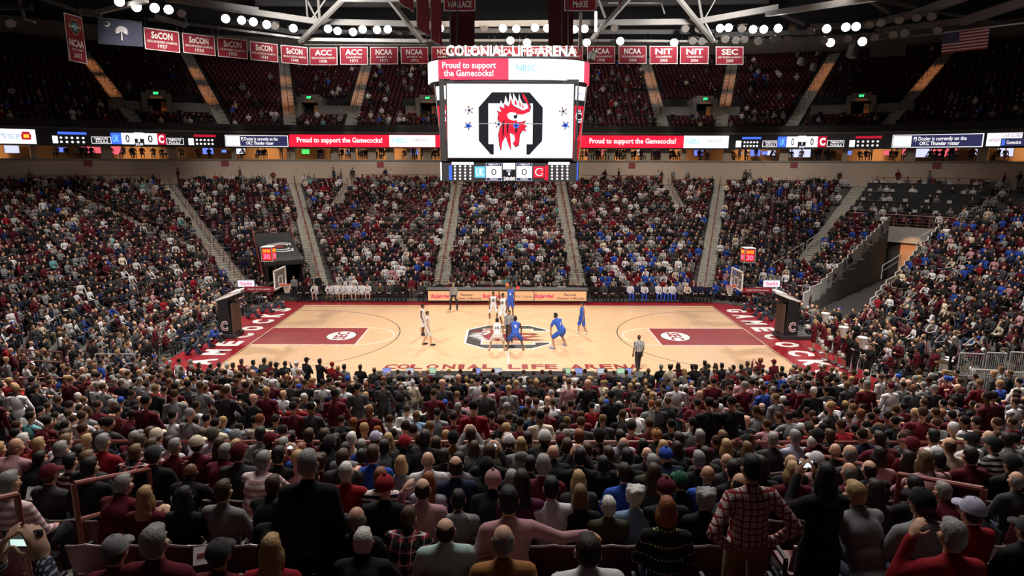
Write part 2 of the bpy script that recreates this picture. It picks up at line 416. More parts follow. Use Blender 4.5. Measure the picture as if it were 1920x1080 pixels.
# ------------------------------------------------------------------ the bowl: stadium-shaped rows
R0, DR, Z0, DZ, NROW = 10.9, .85, .12, .245, 31
def cc(R): return 9+(R-R0)*.43
def zrow(j): return Z0+DZ*j
def rrow(j): return R0+DR*j
def stad(R, c, u):
    """u in [0,4): far straight (left to right), right arc, near straight, left arc. returns x, y, outward nx, ny"""
    k = int(u) % 4; f = u-int(u)
    if k == 0: return -c+2*c*f, R, 0.0, 1.0
    if k == 2: return c-2*c*f, -R, 0.0, -1.0
    if k == 1: a = PI/2-PI*f; return c+R*math.cos(a), R*math.sin(a), math.cos(a), math.sin(a)
    a = -PI/2-PI*f; return -c+R*math.cos(a), R*math.sin(a), math.cos(a), math.sin(a)
US = [k+f for k, n in ((0, 14), (1, 90), (2, 14), (3, 90)) for f in [i/n for i in range(n)]]
def in_strip(x, y, P, Q, hw):
    d = (Q[0]-P[0], Q[1]-P[1]); L = math.hypot(*d); d = (d[0]/L, d[1]/L)
    t = (x-P[0])*d[0]+(y-P[1])*d[1]; n = abs(-(x-P[0])*d[1]+(y-P[1])*d[0]); return -2 < t < L and n < hw
TUN_R = ((21.0, 4.0), (34.5, 18.0), 2.0)           # open vomitory on the right
_p = at_z(536, 558, 0.0); TUN_L = ((_p.x, _p.y+.2), (_p.x-2.6, _p.y+4.6), 1.3)   # covered players' tunnel
TUN_N = ((15.9, -10.6), (25.0, -16.8), 3.8)      # walkway at the near right corner
CONC = mat('concrete', (.27, .25, .225), .85, var=.18, scale=1.5, bump=.2)
CONCD = mat('dark_concrete', (.10, .095, .09), .9, var=.2, scale=2)
BEIGE = mat('painted_wall', (.56, .44, .35), .8, var=.08, scale=.7)
BLACK = mat('black_paint', (.012, .012, .014), .6); DARK = mat('dark_metal', (.03, .03, .033), .5); STEEL = mat('grey_steel', (.20, .20, .20), .5, var=.15, scale=2)
LSTEEL = mat('light_steel', (.5, .49, .47), .4, metal=.3); WHITE = mat('white_paint', (.8, .79, .77), .5, var=.04)
RAILM = mat('maroon_rail', (.22, .055, .045), .4, var=.1); MAR = mat('maroon_paint', (.30, .010, .022), .35, var=.06, scale=3)

def bowl(name, rows, zf, rf, cf, us, matl, cut=None, closed=True, skirt=None):
    m = MB(); n = len(us); m.v = []; idx = {}
    def vtx(key, p):
        if key not in idx: idx[key] = len(m.v); m.v.append(p)
        return idx[key]
    for j in range(rows):
        Ri, Ro = rf(j), rf(j+1); z = zf(j); zp = zf(j-1) if j else (zf(0)-.3 if skirt is None else skirt)
        for i in range(n if closed else n-1):
            a, b = us[i], us[(i+1) % n]
            A = stad(Ri, cf(Ri), a); B = stad(Ri, cf(Ri), b); Cc = stad(Ro, cf(Ro), b); D = stad(Ro, cf(Ro), a)
            if cut and cut(j, (A[0]+Cc[0])/2, (A[1]+Cc[1])/2): continue
            i2 = (i+1) % n
            va, vb = vtx((j, i, 0), (A[0], A[1], z)), vtx((j, i2, 0), (B[0], B[1], z))
            vc, vd = vtx((j, i2, 1), (Cc[0], Cc[1], z)), vtx((j, i, 1), (D[0], D[1], z))
            m.f.append((va, vd, vc, vb))
            ra, rb = vtx((j, i, 2), (A[0], A[1], zp)), vtx((j, i2, 2), (B[0], B[1], zp))
            m.f.append((ra, va, vb, rb))
    return tag(m.build(name, matl), kind='structure')
def cutter(j, x, y):
    return (j < 13 and in_strip(x, y, *TUN_N)) or (j < 18 and in_strip(x, y, *TUN_R)) or (j < 15 and in_strip(x, y, *TUN_L))
lower = bowl('floor_lower_stand', NROW, zrow, rrow, cc, US, CONCD, cutter, skirt=0)

# arena floor and court
tag(MB().box((0, 0, -.16), (92, 64, .3)).build('floor', mat('arena_floor', (.06, .055, .055), .6)), kind='structure')
def wood_mat():
    m = bpy.data.materials.new('court_wood'); m.use_nodes = True; N = m.node_tree.nodes; L = m.node_tree.links
    b = N['Principled BSDF']; b.inputs['Roughness'].default_value = .28; b.inputs['Coat Weight'].default_value = .25; b.inputs['Coat Roughness'].default_value = .18
    tc = N.new('ShaderNodeTexCoord'); br = N.new('ShaderNodeTexBrick'); br.offset = .37
    br.inputs['Scale'].default_value = 1; br.inputs['Brick Width'].default_value = 1.6; br.inputs['Row Height'].default_value = .085; br.inputs['Mortar Size'].default_value = .003
    br.inputs['Color1'].default_value = (.78, .48, .275, 1); br.inputs['Color2'].default_value = (.84, .545, .325, 1); br.inputs['Mortar'].default_value = (.62, .40, .22, 1)
    nz = N.new('ShaderNodeTexNoise'); nz.inputs['Scale'].default_value = 1.2
    mx = N.new('ShaderNodeMix'); mx.data_type = 'RGBA'; mx.blend_type = 'MULTIPLY'; mx.inputs[0].default_value = .18
    L.new(tc.outputs['Object'], br.inputs['Vector']); L.new(tc.outputs['Object'], nz.inputs['Vector'])
    L.new(br.outputs['Color'], mx.inputs[6]); L.new(nz.outputs['Fac'], mx.inputs[7]); L.new(mx.outputs[2], b.inputs['Base Color']); return m
court = tag(MB().box((0, 0, .0), (28.85, 16.2, .05)).build('court_floor', wood_mat()), kind='structure')
ZC = .026
apron = MB()
for bx in (((-15.9), 0, 2.95, 18.6), (15.9, 0, 2.95, 18.6)): apron.box((bx[0], 0, .0), (bx[2], 18.6, .048))
apron.box((0, 8.7, 0), (28.85, 1.2, .048)); apron.box((0, -8.7, 0), (28.85, 1.2, .048))
tag(apron.build('apron_floor', mat('maroon_apron', (.28, .010, .020), .3, var=.08, coat=.2)), kind='structure')
PAINTK = mat('black_floor_paint', (.02, .02, .02), .35); PAINTW = mat('white_floor_paint', (.8, .78, .75), .35, var=.03); PAINTM = mat('maroon_floor_paint', (.25, .010, .020), .3, var=.05)
def strip(m, pts, wd, z=ZC, h=.002):
    for a, b in zip(pts[:-1], pts[1:]):
        a, b = V((*a, 0)), V((*b, 0)); n = (b-a).normalized().cross(V((0, 0, 1)))*wd/2
        m.slab([(p.x, p.y, z) for p in (a-n, b-n, b+n, a+n)], (0, 0, h))
def arc(cx, cy, r, a0, a1, n=40): return [(cx+r*math.cos(a0+(a1-a0)*i/n), cy+r*math.sin(a0+(a1-a0)*i/n)) for i in range(n+1)]
HX, HY = 14.325, 7.62
m = MB(); strip(m, [(-HX, -HY), (HX, -HY)], .05); strip(m, [(-HX, HY), (HX, HY)], .05); strip(m, [(-HX, -HY), (-HX, HY)], .05); strip(m, [(HX, -HY), (HX, HY)], .05)
tag(m.build('boundary_lines', PAINTK, court))
m = MB(); strip(m, [(0, -HY), (0, -2.55)], .06); strip(m, [(0, 2.55), (0, HY)], .06); m.build('halfway_line', PAINTW, court)
for s in (-1, 1):
    m = MB(); m.slab([(s*HX, -1.83, ZC), (s*HX, 1.83, ZC), (s*8.535, 1.83, ZC), (s*8.535, -1.83, ZC)], (0, 0, .001)); m.build('painted_key', PAINTM, court)
    m = MB(); strip(m, [(s*HX, 1.83), (s*8.535, 1.83), (s*8.535, -1.83), (s*HX, -1.83)], .06, ZC+.001)
    for yy in (-1, 1):
        for d in (2.1, 3.0, 3.9, 4.8): strip(m, [(s*(HX-d), yy*1.86), (s*(HX-d), yy*2.05)], .06)
    strip(m, arc(s*8.535, 0, 1.83, PI/2, PI/2+s*PI), .055); m.build('lane_lines', PAINTW, court)
    m = MB(); bx = s*12.75; a = math.asin(6.325*0+5.98/6.325) if False else 1.239
    pts = [(s*HX, 6.30)]+[(bx-s*6.325*math.cos(t), 6.325*math.sin(t)) for t in [PI/2*.985-(PI*.985)*i/48 for i in range(49)]]+[(s*HX, -6.30)]
    strip(m, pts, .055); m.build('three_point_line', PAINTK, court)
    m = MB(); strip(m, [(bx-s*1.22*math.cos(t), 1.22*math.sin(t)) for t in [PI/2-PI*i/24 for i in range(25)]], .04, ZC+.001); m.build('restricted_arc', PAINTK, court)
    # round conference mark: white disc with dark letters
    cx = s*9.75
    m = MB(); m.slab([(cx+.88*math.cos(2*PI*i/32), 1.02*math.sin(2*PI*i/32), ZC+.001) for i in range(32)], (0, 0, .002)); m.build('round_mark', PAINTK, court)
    m = MB(); m.slab([(cx+.82*math.cos(2*PI*i/32), .95*math.sin(2*PI*i/32), ZC+.003) for i in range(32)], (0, 0, .002)); m.build('round_mark', PAINTW, court)

ONES = 'first second third fourth fifth sixth seventh eighth ninth tenth eleventh twelfth thirteenth fourteenth fifteenth sixteenth seventeenth eighteenth nineteenth'.split()
def ordw(n):
    if n < 20: return ONES[n-1]
    t, u = divmod(n, 10); T_ = ['twenty', 'thirty', 'forty', 'fifty', 'sixty', 'seventy', 'eighty', 'ninety'][t-2]
    return T_[:-1]+'ieth' if u == 0 else T_+'-'+ONES[u-1]
TX = []
def text(body, mtl, loc, right, up, parent=None, width=None, height=1.0, bold=.012, align='CENTER', name='lettering', extrude=.003, shear=0, spacing=1.0, word=1.0):
    cu = bpy.data.curves.new(name, 'FONT'); cu.body = body; cu.size = 1.0; cu.align_x = align; cu.align_y = 'CENTER'
    cu.offset = bold; cu.extrude = extrude/max(height, .05)*.7; cu.resolution_u = 2; cu.shear = shear; cu.space_character = spacing; cu.space_line = .9; cu.space_word = word
    cu.materials.append(mtl); o = bpy.data.objects.new(name, cu); COL.objects.link(o)
    r, u = V(right).normalized(), V(up).normalized(); n = r.cross(u)
    Mx = Matrix((r, u, n)).transposed().to_4x4(); Mx.translation = V(loc)
    TX.append((o, Mx, width, height, body.count('\n')+1))
    if parent is not None: o.parent = parent
    return o
def fit_texts():
    """size every line of lettering, then turn it into a plain mesh (bent round the fascia where it belongs to a ribbon display)"""
    bpy.context.view_layer.update(); dg = bpy.context.evaluated_depsgraph_get()
    for o, Mx, width, height, nl in TX:
        me = bpy.data.meshes.new_from_object(o.evaluated_get(dg)); par, nm, mtl = o.parent, o.name, o.data.materials[0]; bend = BEND.get(o.name)
        bpy.data.objects.remove(o); me.materials.clear(); me.materials.append(mtl)
        n = len(me.vertices); co = np.empty(n*3, np.float32); me.vertices.foreach_get('co', co); co = co.reshape(-1, 3)
        if n == 0: continue
        lo, hi = co.min(0), co.max(0); sy = height/max(hi[1]-lo[1], .01); sx = width/max(hi[0]-lo[0], .01) if width else sy
        co = (co-[(lo[0]+hi[0])/2, (lo[1]+hi[1])/2, 0])*[sx, sy, min(sx, sy)]
        if bend is None:
            R3 = np.array(Mx.to_3x3()); co = co@R3.T+np.array(Mx.translation)
        else:
            s0, Rb, z0 = bend; out = np.empty_like(co); s = s0+co[:, 0]; Rr = Rb-co[:, 2]
            over = np.clip(np.abs(s)-CW, 0, None)/Rb; sg = np.sign(s)
            out[:, 0] = np.where(over > 0, sg*(CW+Rr*np.sin(over)), s); out[:, 1] = Rr*np.cos(over); out[:, 2] = z0+co[:, 1]; co = out
        t = mesh_obj(nm, me, None, par)
        if par is not None:
            W_ = np.array(PM.get(par.name, Matrix.Identity(4)).inverted()); co = co@W_[:3, :3].T+W_[:3, 3]
        me.vertices.foreach_set('co', co.astype(np.float32).ravel()); me.update(); t.name = nm
BEND = {}
PM = {}   # world matrices of parents that are not at the origin

# the block letter with the bird's head: u right, v up, unit square, opening downwards
def emblem(P, parent, mats, lift=None, opening='white', white_rim=True):
    """P(u,v,layer) -> 3D; mats = black, white, red"""
    K, W_, Rr = mats
    T = lambda pts: [((x-606)/236, (626-y)/236) for x, y in pts]
    out = [(372, 512), (470, 405), (742, 405), (840, 512), (838, 748), (745, 847), (723, 847), (723, 772), (767, 772), (767, 483), (443, 483), (443, 772), (482, 772), (482, 847), (460, 847), (372, 748)]
    red = [(520, 560), (506, 535), (540, 545), (525, 505), (560, 520), (560, 490), (590, 508), (605, 480), (630, 505), (690, 535), (735, 515), (722, 480), (697, 450), (690, 405), (720, 445), (735, 485), (748, 512), (735, 545), (690, 562), (655, 560), (650, 615), (690, 612), (712, 600), (700, 630), (722, 640), (705, 655), (718, 680), (690, 672), (672, 700), (668, 740), (664, 775), (640, 788), (622, 765), (640, 740), (628, 700), (600, 690), (608, 760), (612, 815), (590, 770), (570, 712), (545, 760), (538, 820), (525, 770), (518, 700), (530, 640), (512, 590)]
    plumes = [[(500, 540), (512, 500), (526, 535)], [(527, 515), (535, 470), (556, 512)], [(558, 500), (570, 440), (590, 497)], [(592, 495), (602, 420), (626, 490)], [(628, 498), (628, 425), (660, 480), (652, 512)], [(662, 510), (668, 430), (690, 520)], [(690, 530), (676, 455), (712, 520)], [(700, 548), (742, 500), (728, 548)]]
    face = [(578, 562), (600, 545), (640, 548), (668, 575), (660, 600), (620, 603), (590, 590)]
    beak = [(626, 570), (656, 558), (652, 588), (632, 592)]
    strokes = [[(545, 620), (560, 600), (556, 690), (546, 740)], [(575, 640), (592, 610), (588, 700), (580, 690)], [(600, 575), (636, 556), (620, 572)], [(636, 640), (660, 630), (652, 690), (640, 690)]]
    def poly(pts, mt, layer, nm):
        m = MB(); m.slab([P(u, v, layer) for u, v in T(pts)], V(P(0, 0, layer+.6))-V(P(0, 0, layer))); return m.build(nm, mt, parent)
    if white_rim:
        o2 = [(606+(x-606)*1.05, 626+(y-626)*1.05) for x, y in out[:6]]
        poly([(360, 507), (465, 393), (747, 393), (852, 507), (850, 753), (749, 859), (711, 859), (711, 762), (757, 762), (757, 493), (453, 493), (453, 762), (494, 762), (494, 859), (456, 859), (360, 753)], W_, 0, 'letter_outline')
    poly(out, K, 1, 'block_letter')
    m = MB()
    for p in plumes:
        c = (sum(q[0] for q in p)/len(p), sum(q[1] for q in p)/len(p))
        m.slab([P(u, v, 2) for u, v in T([(c[0]+(x-c[0])*1.35, c[1]+(y-c[1])*1.3) for x, y in p])], V(P(0, 0, 2.5))-V(P(0, 0, 2)))
    m.build('plume', W_, parent)
    cr = (600, 600); poly([(cr[0]+(x-cr[0])*1.05, cr[1]+(y-cr[1])*1.04) for x, y in red], K, 2.6, 'bird_outline')
    poly(red, Rr, 3.6, 'bird_head'); poly(face, W_, 4.6, 'bird_face'); poly(beak, K, 5.4, 'beak')
    m = MB()
    for p in strokes: m.slab([P(u, v, 4.6) for u, v in T(p)], V(P(0, 0, 5))-V(P(0, 0, 4.6)))
    m.build('feather_lines', K, parent)
    m = MB()
    for p in plumes[3:7]:
        c = (sum(q[0] for q in p)/len(p), sum(q[1] for q in p)/len(p)); m.slab([P(u, v, 4.6) for u, v in T([(c[0]+(x-c[0])*.5, c[1]+(y-c[1])*.6) for x, y in p])], V(P(0, 0, 5))-V(P(0, 0, 4.6)))
    m.build('plume_core', Rr, parent)
emblem(lambda u, v, l: (-.05-v*2.5, -.05+u*2.48, ZC+.0015*l), court, (PAINTK, PAINTW, PAINTM))
for ch, px in zip('COLONIALLIFEARENA', (733, 757, 781, 811, 842, 865, 888, 916, 964, 984, 1008, 1033, 1081, 1109, 1136, 1164, 1190)):
    p = at_z(px, 687.5, ZC); text(ch, PAINTM, (p.x, p.y, ZC+.003), (1, 0, 0), (0, 1, 0), court, .30 if ch == 'I' else .62, .72, .03)
for s in (-1, 1):
    ys = [-6.6+1.65*i for i in range(9)]
    for i, ch in enumerate('GAMECOCKS'):
        y = ys[i] if s < 0 else -ys[i]
        text(ch, PAINTW, (s*15.6, y, ZC+.002), (0, 1, 0) if s < 0 else (0, -1, 0), (-1, 0, 0) if s < 0 else (1, 0, 0), court, 1.0, 1.35, .05)
    text('SEC', PAINTM, (s*9.75, 0, ZC+.006), (0, -s, 0), (-s*-1, 0, 0), court, 1.55, .75, .03)

# aisles of the lower stand: flights of steps with a handrail
def curve_pt(R, c, z, px, near=False):
    best = None
    for i in range(1601):
        u = -1+3*i/1600 if not near else 1.2+1.6*i/1600
        x, y, nx, ny = stad(R, c, u % 4); q = proj((x, y, z))
        if q[2] < 1: continue
        e = abs(q[0]-px)
        if best is None or e < best[0]: best = (e, x, y, u % 4)
    u0 = best[3]; u0 = u0-4 if u0 > 3 and not near else u0
    for k in range(-24, 25):
        u = u0+k*.00008; x, y, nx, ny = stad(R, c, u % 4); e = abs(proj((x, y, z))[0]-px)
        if e < best[0]: best = (e, x, y, u % 4)
    return V((best[1], best[2], z)), best[3]
AISLES = []   # (P, Q, half width, j0, j1)
STEPM = mat('step_concrete', (.40, .37, .32), .85, var=.15, scale=3, bump=.2); NOSE = mat('step_nosing', (.5, .47, .42), .7)
def aisle(px0, px1, j0, j1, wd=1.25, rail=True, lab='', near=False):
    Ra, Rb = rrow(j0), rrow(j1)
    if near: P, Q = V((px0, -Ra, 0)), V((px1, -Rb, 0))
    else: P = curve_pt(Ra, cc(Ra), zrow(j0), px0)[0]; Q = curve_pt(Rb, cc(Rb), zrow(j1), px1)[0]
    P.z = Q.z = 0; AISLES.append((P, Q, wd/2, j0, j1))
    d = (Q-P); n = max(1, (j1-j0)); t = d/(2*n); dn = d.normalized(); sd = V((-dn.y, dn.x, 0)); rz = math.atan2(dn.y, dn.x)
    L = t.length
    root = empty('aisle_stair', (0, 0, 0), 0); tag(root, kind='structure')
    me = None; mn = None
    for k in range(2*n):
        c = P+t*(k+.5); z = zrow(j0)+DZ/2*k
        if me is None:
            me = MB().box((0, 0, 0), (L*.74, wd, .16)).mesh('step')
        o = mesh_obj('step', me, STEPM, root); o.location = (c.x, c.y, z+.03); o.rotation_euler = (0, 0, rz)
    if rail:
        m = MB(); h = .95
        for k in range(0, n-1, 3):
            a = P+t*(2*k+.5); b = P+t*(2*min(k+2, n)+.2); za, zb = zrow(j0+k), zrow(min(j0+k+2, j1))
            A, B = V((a.x, a.y, za+h)), V((b.x, b.y, zb+h))
            m.path([V((a.x, a.y, za)), A, B, V((b.x, b.y, zb))], .03); m.tube(A-V((0, 0, .42)), B-V((0, 0, .42)), .022, n=6)
        m.build('handrail', RAILM, root)
    return root
aisle(603, 552, 1, 30); aisle(825, 857, 1, 30); aisle(1085, 1050, 1, 30); aisle(1320, 1350, 1, 30)
aisle(628, 655, 21, 30); aisle(1275, 1250, 21, 30); aisle(455, 315, 3, 30); aisle(1505, 1612, 8, 30, rail=False); aisle(400, 120, 9, 28, wd=.95)
aisle(-2.75, -2.75, 4, 17, near=True, rail=False); aisle(3.25, 3.25, 4, 17, near=True, rail=False)
aisle(-4.55, -4.75, 18, 27, near=True, rail=False); aisle(4.7, 4.95, 18, 27, near=True, rail=False)

# concourse wall, suites, upper deck
UF = [(-.72+2.44*i/150) % 4 for i in range(151)]
def band(name, R, c, z0, z1, matl, us=UF, th=.25, kind='structure', parent=None):
    m = MB()
    for a, b in zip(us[:-1], us[1:]):
        A, B = stad(R, c, a), stad(R, c, b); A2, B2 = stad(R+th, c, a), stad(R+th, c, b)
        vs = [(A[0], A[1], z0), (B[0], B[1], z0), (B2[0], B2[1], z0), (A2[0], A2[1], z0), (A[0], A[1], z1), (B[0], B[1], z1), (B2[0], B2[1], z1), (A2[0], A2[1], z1)]
        m.add(vs, [(0, 1, 5, 4), (1, 2, 6, 5), (2, 3, 7, 6), (3, 0, 4, 7), (4, 5, 6, 7), (0, 3, 2, 1)])
    o = m.build(name, matl, parent)
    if kind: tag(o, kind=kind)
    return o
RW, CW = 37.35, 20.3
band('wall_concourse', RW, CW, zrow(30), 10.12, BEIGE)
band('floor_suites', RW-.1, CW, 10.0, 10.16, CONC, th=5.0)
band('wall_suites', RW+4.2, CW, 10.16, 13.0, mat('suite_wall', (.46, .27, .14), .8, var=.35, scale=.35))
band('ceiling_suites', RW+.2, CW, 12.0, 13.2, mat('suite_ceiling', (.2, .17, .14), .8), th=4.2)
cols = 0
SUITE_U = [(-.70+2.40*i/47) for i in range(48)]
COLM = mat('suite_column', (.42, .34, .26), .7)
for i, u in enumerate(SUITE_U):
    x, y, nx, ny = stad(RW+.5, CW, u % 4); 
    o = MB().box((0, 0, 0), (.9 if i % 3 else .5, .3, 1.9)).build('column_suites', COLM); o.location = (x, y, 11.1); o.rotation_euler = (0, 0, math.atan2(ny, nx)-PI/2); tag(o, kind='structure')
    x, y, nx, ny = stad(RW+2.2, CW, (u+.025) % 4)
    if i % 2 == 0:
        o = MB().box((0, 0, 0), (1.9, .5, .05)).build('ceiling_lamp', mat('suite_lamp', (1, .62, .30), emit=34)); o.location = (x, y, 11.95); o.rotation_euler = (0, 0, math.atan2(ny, nx)-PI/2)
        tag(o, ordw(i//2+1)+' warm strip lamp from the left on the suite ceilings', 'lamp', 'suite ceiling lamps')
# upper deck
UR0, UDR, UZ0, UDZ, UN = 38.3, .84, 13.35, .505, 22
urr = lambda j: UR0+UDR*j
uzr = lambda j: UZ0+UDZ*j
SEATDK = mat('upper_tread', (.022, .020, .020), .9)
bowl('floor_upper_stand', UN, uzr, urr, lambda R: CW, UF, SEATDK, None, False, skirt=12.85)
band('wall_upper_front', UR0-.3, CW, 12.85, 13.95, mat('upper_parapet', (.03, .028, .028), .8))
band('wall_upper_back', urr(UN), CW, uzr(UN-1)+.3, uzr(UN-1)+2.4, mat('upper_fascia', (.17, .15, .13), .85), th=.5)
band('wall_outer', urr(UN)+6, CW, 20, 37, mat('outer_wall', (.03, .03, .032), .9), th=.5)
tag(MB().box((0, 0, 37.3), (190, 140, .4)).build('ceiling', mat('roof_deck', (.10, .10, .105), .85)), kind='structure')
# aisles of the upper deck
UST = mat('upper_step', (.30, .275, .25), .85); UAIS = []
ORANGE = (1.0, .36, .13)
for pb, pt, rng_ in ((262, 140, ((115, 135), (148, 183))), (425, 345, ((128, 150), (162, 197))), (545, 531, ((144, 161), (171, 214))), (655, 691, ((137, 161), (171, 197))), (845, 856, ()), (1055, 1046, ()),
                     (1246, 1208, ((136, 165), (176, 195))), (1350, 1376, ((143, 166), (178, 197))), (1478, 1567, ((120, 171),)), (1655, 1792, ((125, 169),))):
    P, _u = curve_pt(urr(0), CW, uzr(0), pb); Q, _u2 = curve_pt(urr(UN-1), CW, uzr(UN-1), pt)
    P.z = Q.z = 0; UAIS.append((P, Q)); d = Q-P; n = 2*(UN-1); t = d/n; rz = math.atan2(d.y, d.x)
    root = tag(empty('aisle_stair'), kind='structure'); me = None
    for k in range(n):
        c = P+t*(k+.5)
        if me is None: me = MB().box((0, 0, 0), (t.length*1.05, 1.35, .3)).mesh('step')
        o = mesh_obj('step', me, UST, root); o.location = (c.x, c.y, UZ0+UDZ/2*k+.02); o.rotation_euler = (0, 0, rz)
    m = MB(); zq = lambda k: UZ0+UDZ/2*k
    for k in range(8, n-6, 8):
        a, b = P+t*k, P+t*(k+5); m.path([(a.x, a.y, zq(k)), (a.x, a.y, zq(k)+.9), (b.x, b.y, zq(k+5)+.9), (b.x, b.y, zq(k+5))], .03)
    m.build('handrail', DARK, root)
    for v0, v1 in rng_:
        # an amber aisle light on the roof steel above picks out part of the flight
        best = min(range(n), key=lambda k: abs(proj((*(P+t*k).xy, zq(k)))[1]-(v0+v1)/2)); k1 = min(range(n), key=lambda k: abs(proj((*(P+t*k).xy, zq(k)))[1]-v0)); k0 = min(range(n), key=lambda k: abs(proj((*(P+t*k).xy, zq(k)))[1]-v1))
        a, b = P+t*k0, P+t*k1; A, B = V((a.x, a.y, zq(k0)+.2)), V((b.x, b.y, zq(k1)+.2)); mid = (A+B)/2
        nn = max(2, round((B-A).length/.75))
        for i in range(nn):
            mid = A+(B-A)*((i+.5)/nn); src = mid+V((-d.normalized().x*5, -d.normalized().y*5, 12.0)); dist = (src-mid).length
            lamp('aisle_light', 'SPOT', src, 4300, ORANGE, mid, .03, math.degrees(2*math.atan(.82/dist)), .25)
# vomitories of the upper deck: a low wall with a dark doorway and a green sign
VOMW = mat('vomitory_wall', (.20, .18, .165), .85); EXITG = mat('exit_green', (.05, 1, .25), emit=2.2); EXITK = mat('exit_dark', (.01, .05, .02), .6)
DOORG = mat('doorway_glow', (1, .5, .22), emit=.8)
for n_, (px, ex, w0, w1) in enumerate(((295, 295, 203, 392), (582, 581, 545, 668), (803, 803, 760, 850), (1320, 1320, 1240, 1388), (1613, 1613, 1520, 1715))):
    Rv = urr(4)-.05; zb = uzr(3)+.0; p, uu = curve_pt(Rv, CW, zb+1, px); x, y, nx, ny = stad(Rv, CW, uu); rz = math.atan2(ny, nx)-PI/2
    a = curve_pt(Rv, CW, zb+1, w0)[0]; b = curve_pt(Rv, CW, zb+1, w1)[0]; La = (a-p).length; Lb = (b-p).length
    root = empty('vomitory', (x, y, zb), rz); tag(root, kind='structure'); PM[root.name] = Matrix.Translation((x, y, zb))@Matrix.Rotation(rz, 4, 'Z')
    MB().box((-(La+1.1)/2, 1.4, .75), (La-1.1, 2.8, 1.5)).build('low_wall', VOMW, root); MB().box(((Lb+1.1)/2, 1.4, .75), (Lb-1.1, 2.8, 1.5)).build('low_wall', VOMW, root)
    m = MB(); m.box((-1.2, 1.2, 1.1), (.5, 3, 2.6)); m.box((1.2, 1.2, 1.1), (.5, 3, 2.6)); m.box((0, 1.2, 2.25), (2.0, 3, .9)); m.build('door_surround', VOMW, root)
    MB().box((0, 2.6, .7), (2.0, .1, 2.4)).build('door_back', BLACK, root)
    MB().box((.62, .5, .55), (.55, .06, 2.0)).build('door_leaf', mat('door_timber', (.6, .3, .12), .5), root)
    lamp('door_light', 'SPOT', (x-nx*2.5, y-ny*2.5, zb+4.5), 160, ORANGE, (x, y, zb+.4), .05, 30, .4)
    s = MB().box((0, -.36, 2.35), (.62, .08, .34)).build('exit_sign', EXITK, root)
    q = PM[root.name]
    PM[s.name] = q
    text('EXIT', EXITG, q@V((0, -.42, 2.35)), q.to_3x3()@V((1, 0, 0)), (0, 0, 1), s, .5, .24, .03)

# ------------------------------------------------------------------ screens
SC = {}
def scr(name, col, e=1.0): return mat('screen_'+name, col, emit=e)
SW = scr('white', (1, .99, 1), 1.25); SR = scr('red', (.80, .015, .045), 1.1); SPK = scr('pink', (1, .07, .14), 1.05); SK = scr('black', (.012, .012, .018), 1)
SB = scr('blue', (.06, .15, .75), 1.1); SLB = scr('sky', (.16, .55, .9), 1.2); SN = scr('navy', (.03, .03, .09), 1); SMR = scr('maroon', (.45, .01, .03), 1.1); STXT = scr('text', (1, .95, .97), 1.2)
SDB = scr('dark_blue_text', (.03, .18, .55), 1); SPU = scr('purple_text', (.25, .04, .22), 1); SOR = scr('orange', (1, .38, .03), 1.6); SLEDR = scr('led_red', (1, .02, .05), 1.6)
SRK = scr('dark_red', (.5, .005, .01), 1)
rib_n = [0]
RZ0, RZ1, RRAD = 11.52, 12.86, RW-.55
def u_of_px(px):
    return curve_pt(RRAD, CW, (RZ0+RZ1)/2, px)[1]
RIBM = mat('ribbon_housing', (.02, .02, .024), .5)
band('ribbon_housing_wall', RRAD+.06, CW, RZ0-.12, RZ1+.12, RIBM, th=.5)
def rib_panel(px0, px1, matl, parent, f0=0, f1=1, lift=0.0, name='screen_panel'):
    u0, u1 = u_of_px(px0), u_of_px(px1)
    if u1-u0 < -2: u0 -= 4
    if u1-u0 > 2: u0 += 4
    m = MB(); n = max(2, int(abs(px1-px0)/6))
    for i in range(n):
        A = stad(RRAD-lift, CW, (u0+(u1-u0)*i/n) % 4); B = stad(RRAD-lift, CW, (u0+(u1-u0)*(i+1)/n) % 4)
        za, zb = RZ0+(RZ1-RZ0)*f0, RZ0+(RZ1-RZ0)*f1
        m.slab([(A[0], A[1], za), (B[0], B[1], za), (B[0], B[1], zb), (A[0], A[1], zb)], (A[2]*.03, A[3]*.03, 0))
    return m.build(name, matl, parent)
def rib_text(s, px0, px1, matl, parent, f_=.5, h=.4, bold=.01, lift=.03, **k):
    q0, u0 = curve_pt(RRAD, CW, 12, px0); q1, u1 = curve_pt(RRAD, CW, 12, px1); S = []
    for u in (u0, u1):
        f = u-int(u); S.append(-CW+2*CW*f if int(u) % 4 == 0 else (CW+RRAD*PI*f if int(u) % 4 == 1 else -CW-RRAD*PI*(1-f)))
    o = text(s, matl, (0, 0, 0), (1, 0, 0), (0, 0, 1), parent, abs(S[1]-S[0]), (RZ1-RZ0)*h, bold, extrude=.004, **k)
    BEND[o.name] = ((S[0]+S[1])/2, RRAD-lift-.01, RZ0+(RZ1-RZ0)*f_); return o
def rib(lab):
    rib_n[0] += 1; return empty('ribbon_display', (0, 0, 0), 0, lab, 'display')
r = rib('white ribbon display with red logo at the far left end of the fascia')
rib_panel(-12, 67, SW, r); rib_text('HT TO YOU BY', -8, 39, SDB, r, .5, .34); 
m = MB()
x, y, nx, ny = stad(RRAD-.05, CW, u_of_px(49)); q = V((ny, -nx, 0)); o_ = V((x, y, 12.2))
m.slab([o_+q*a+V((0, 0, b)) for a, b in ((-.35, -.3), (.35, -.3), (.4, .1), (.25, .45), (-.25, .45), (-.4, .1))], (nx*.02, ny*.02, 0)); m.build('logo', SMR, r); m = MB(); m.slab([o_-V((nx, ny, 0))*.03+q*a+V((0, 0, b)) for a, b in ((-.22, -.12), (.22, -.12), (.2, .2), (-.2, .2))], (nx*.02, ny*.02, 0)); m.build('logo', SOR, r)
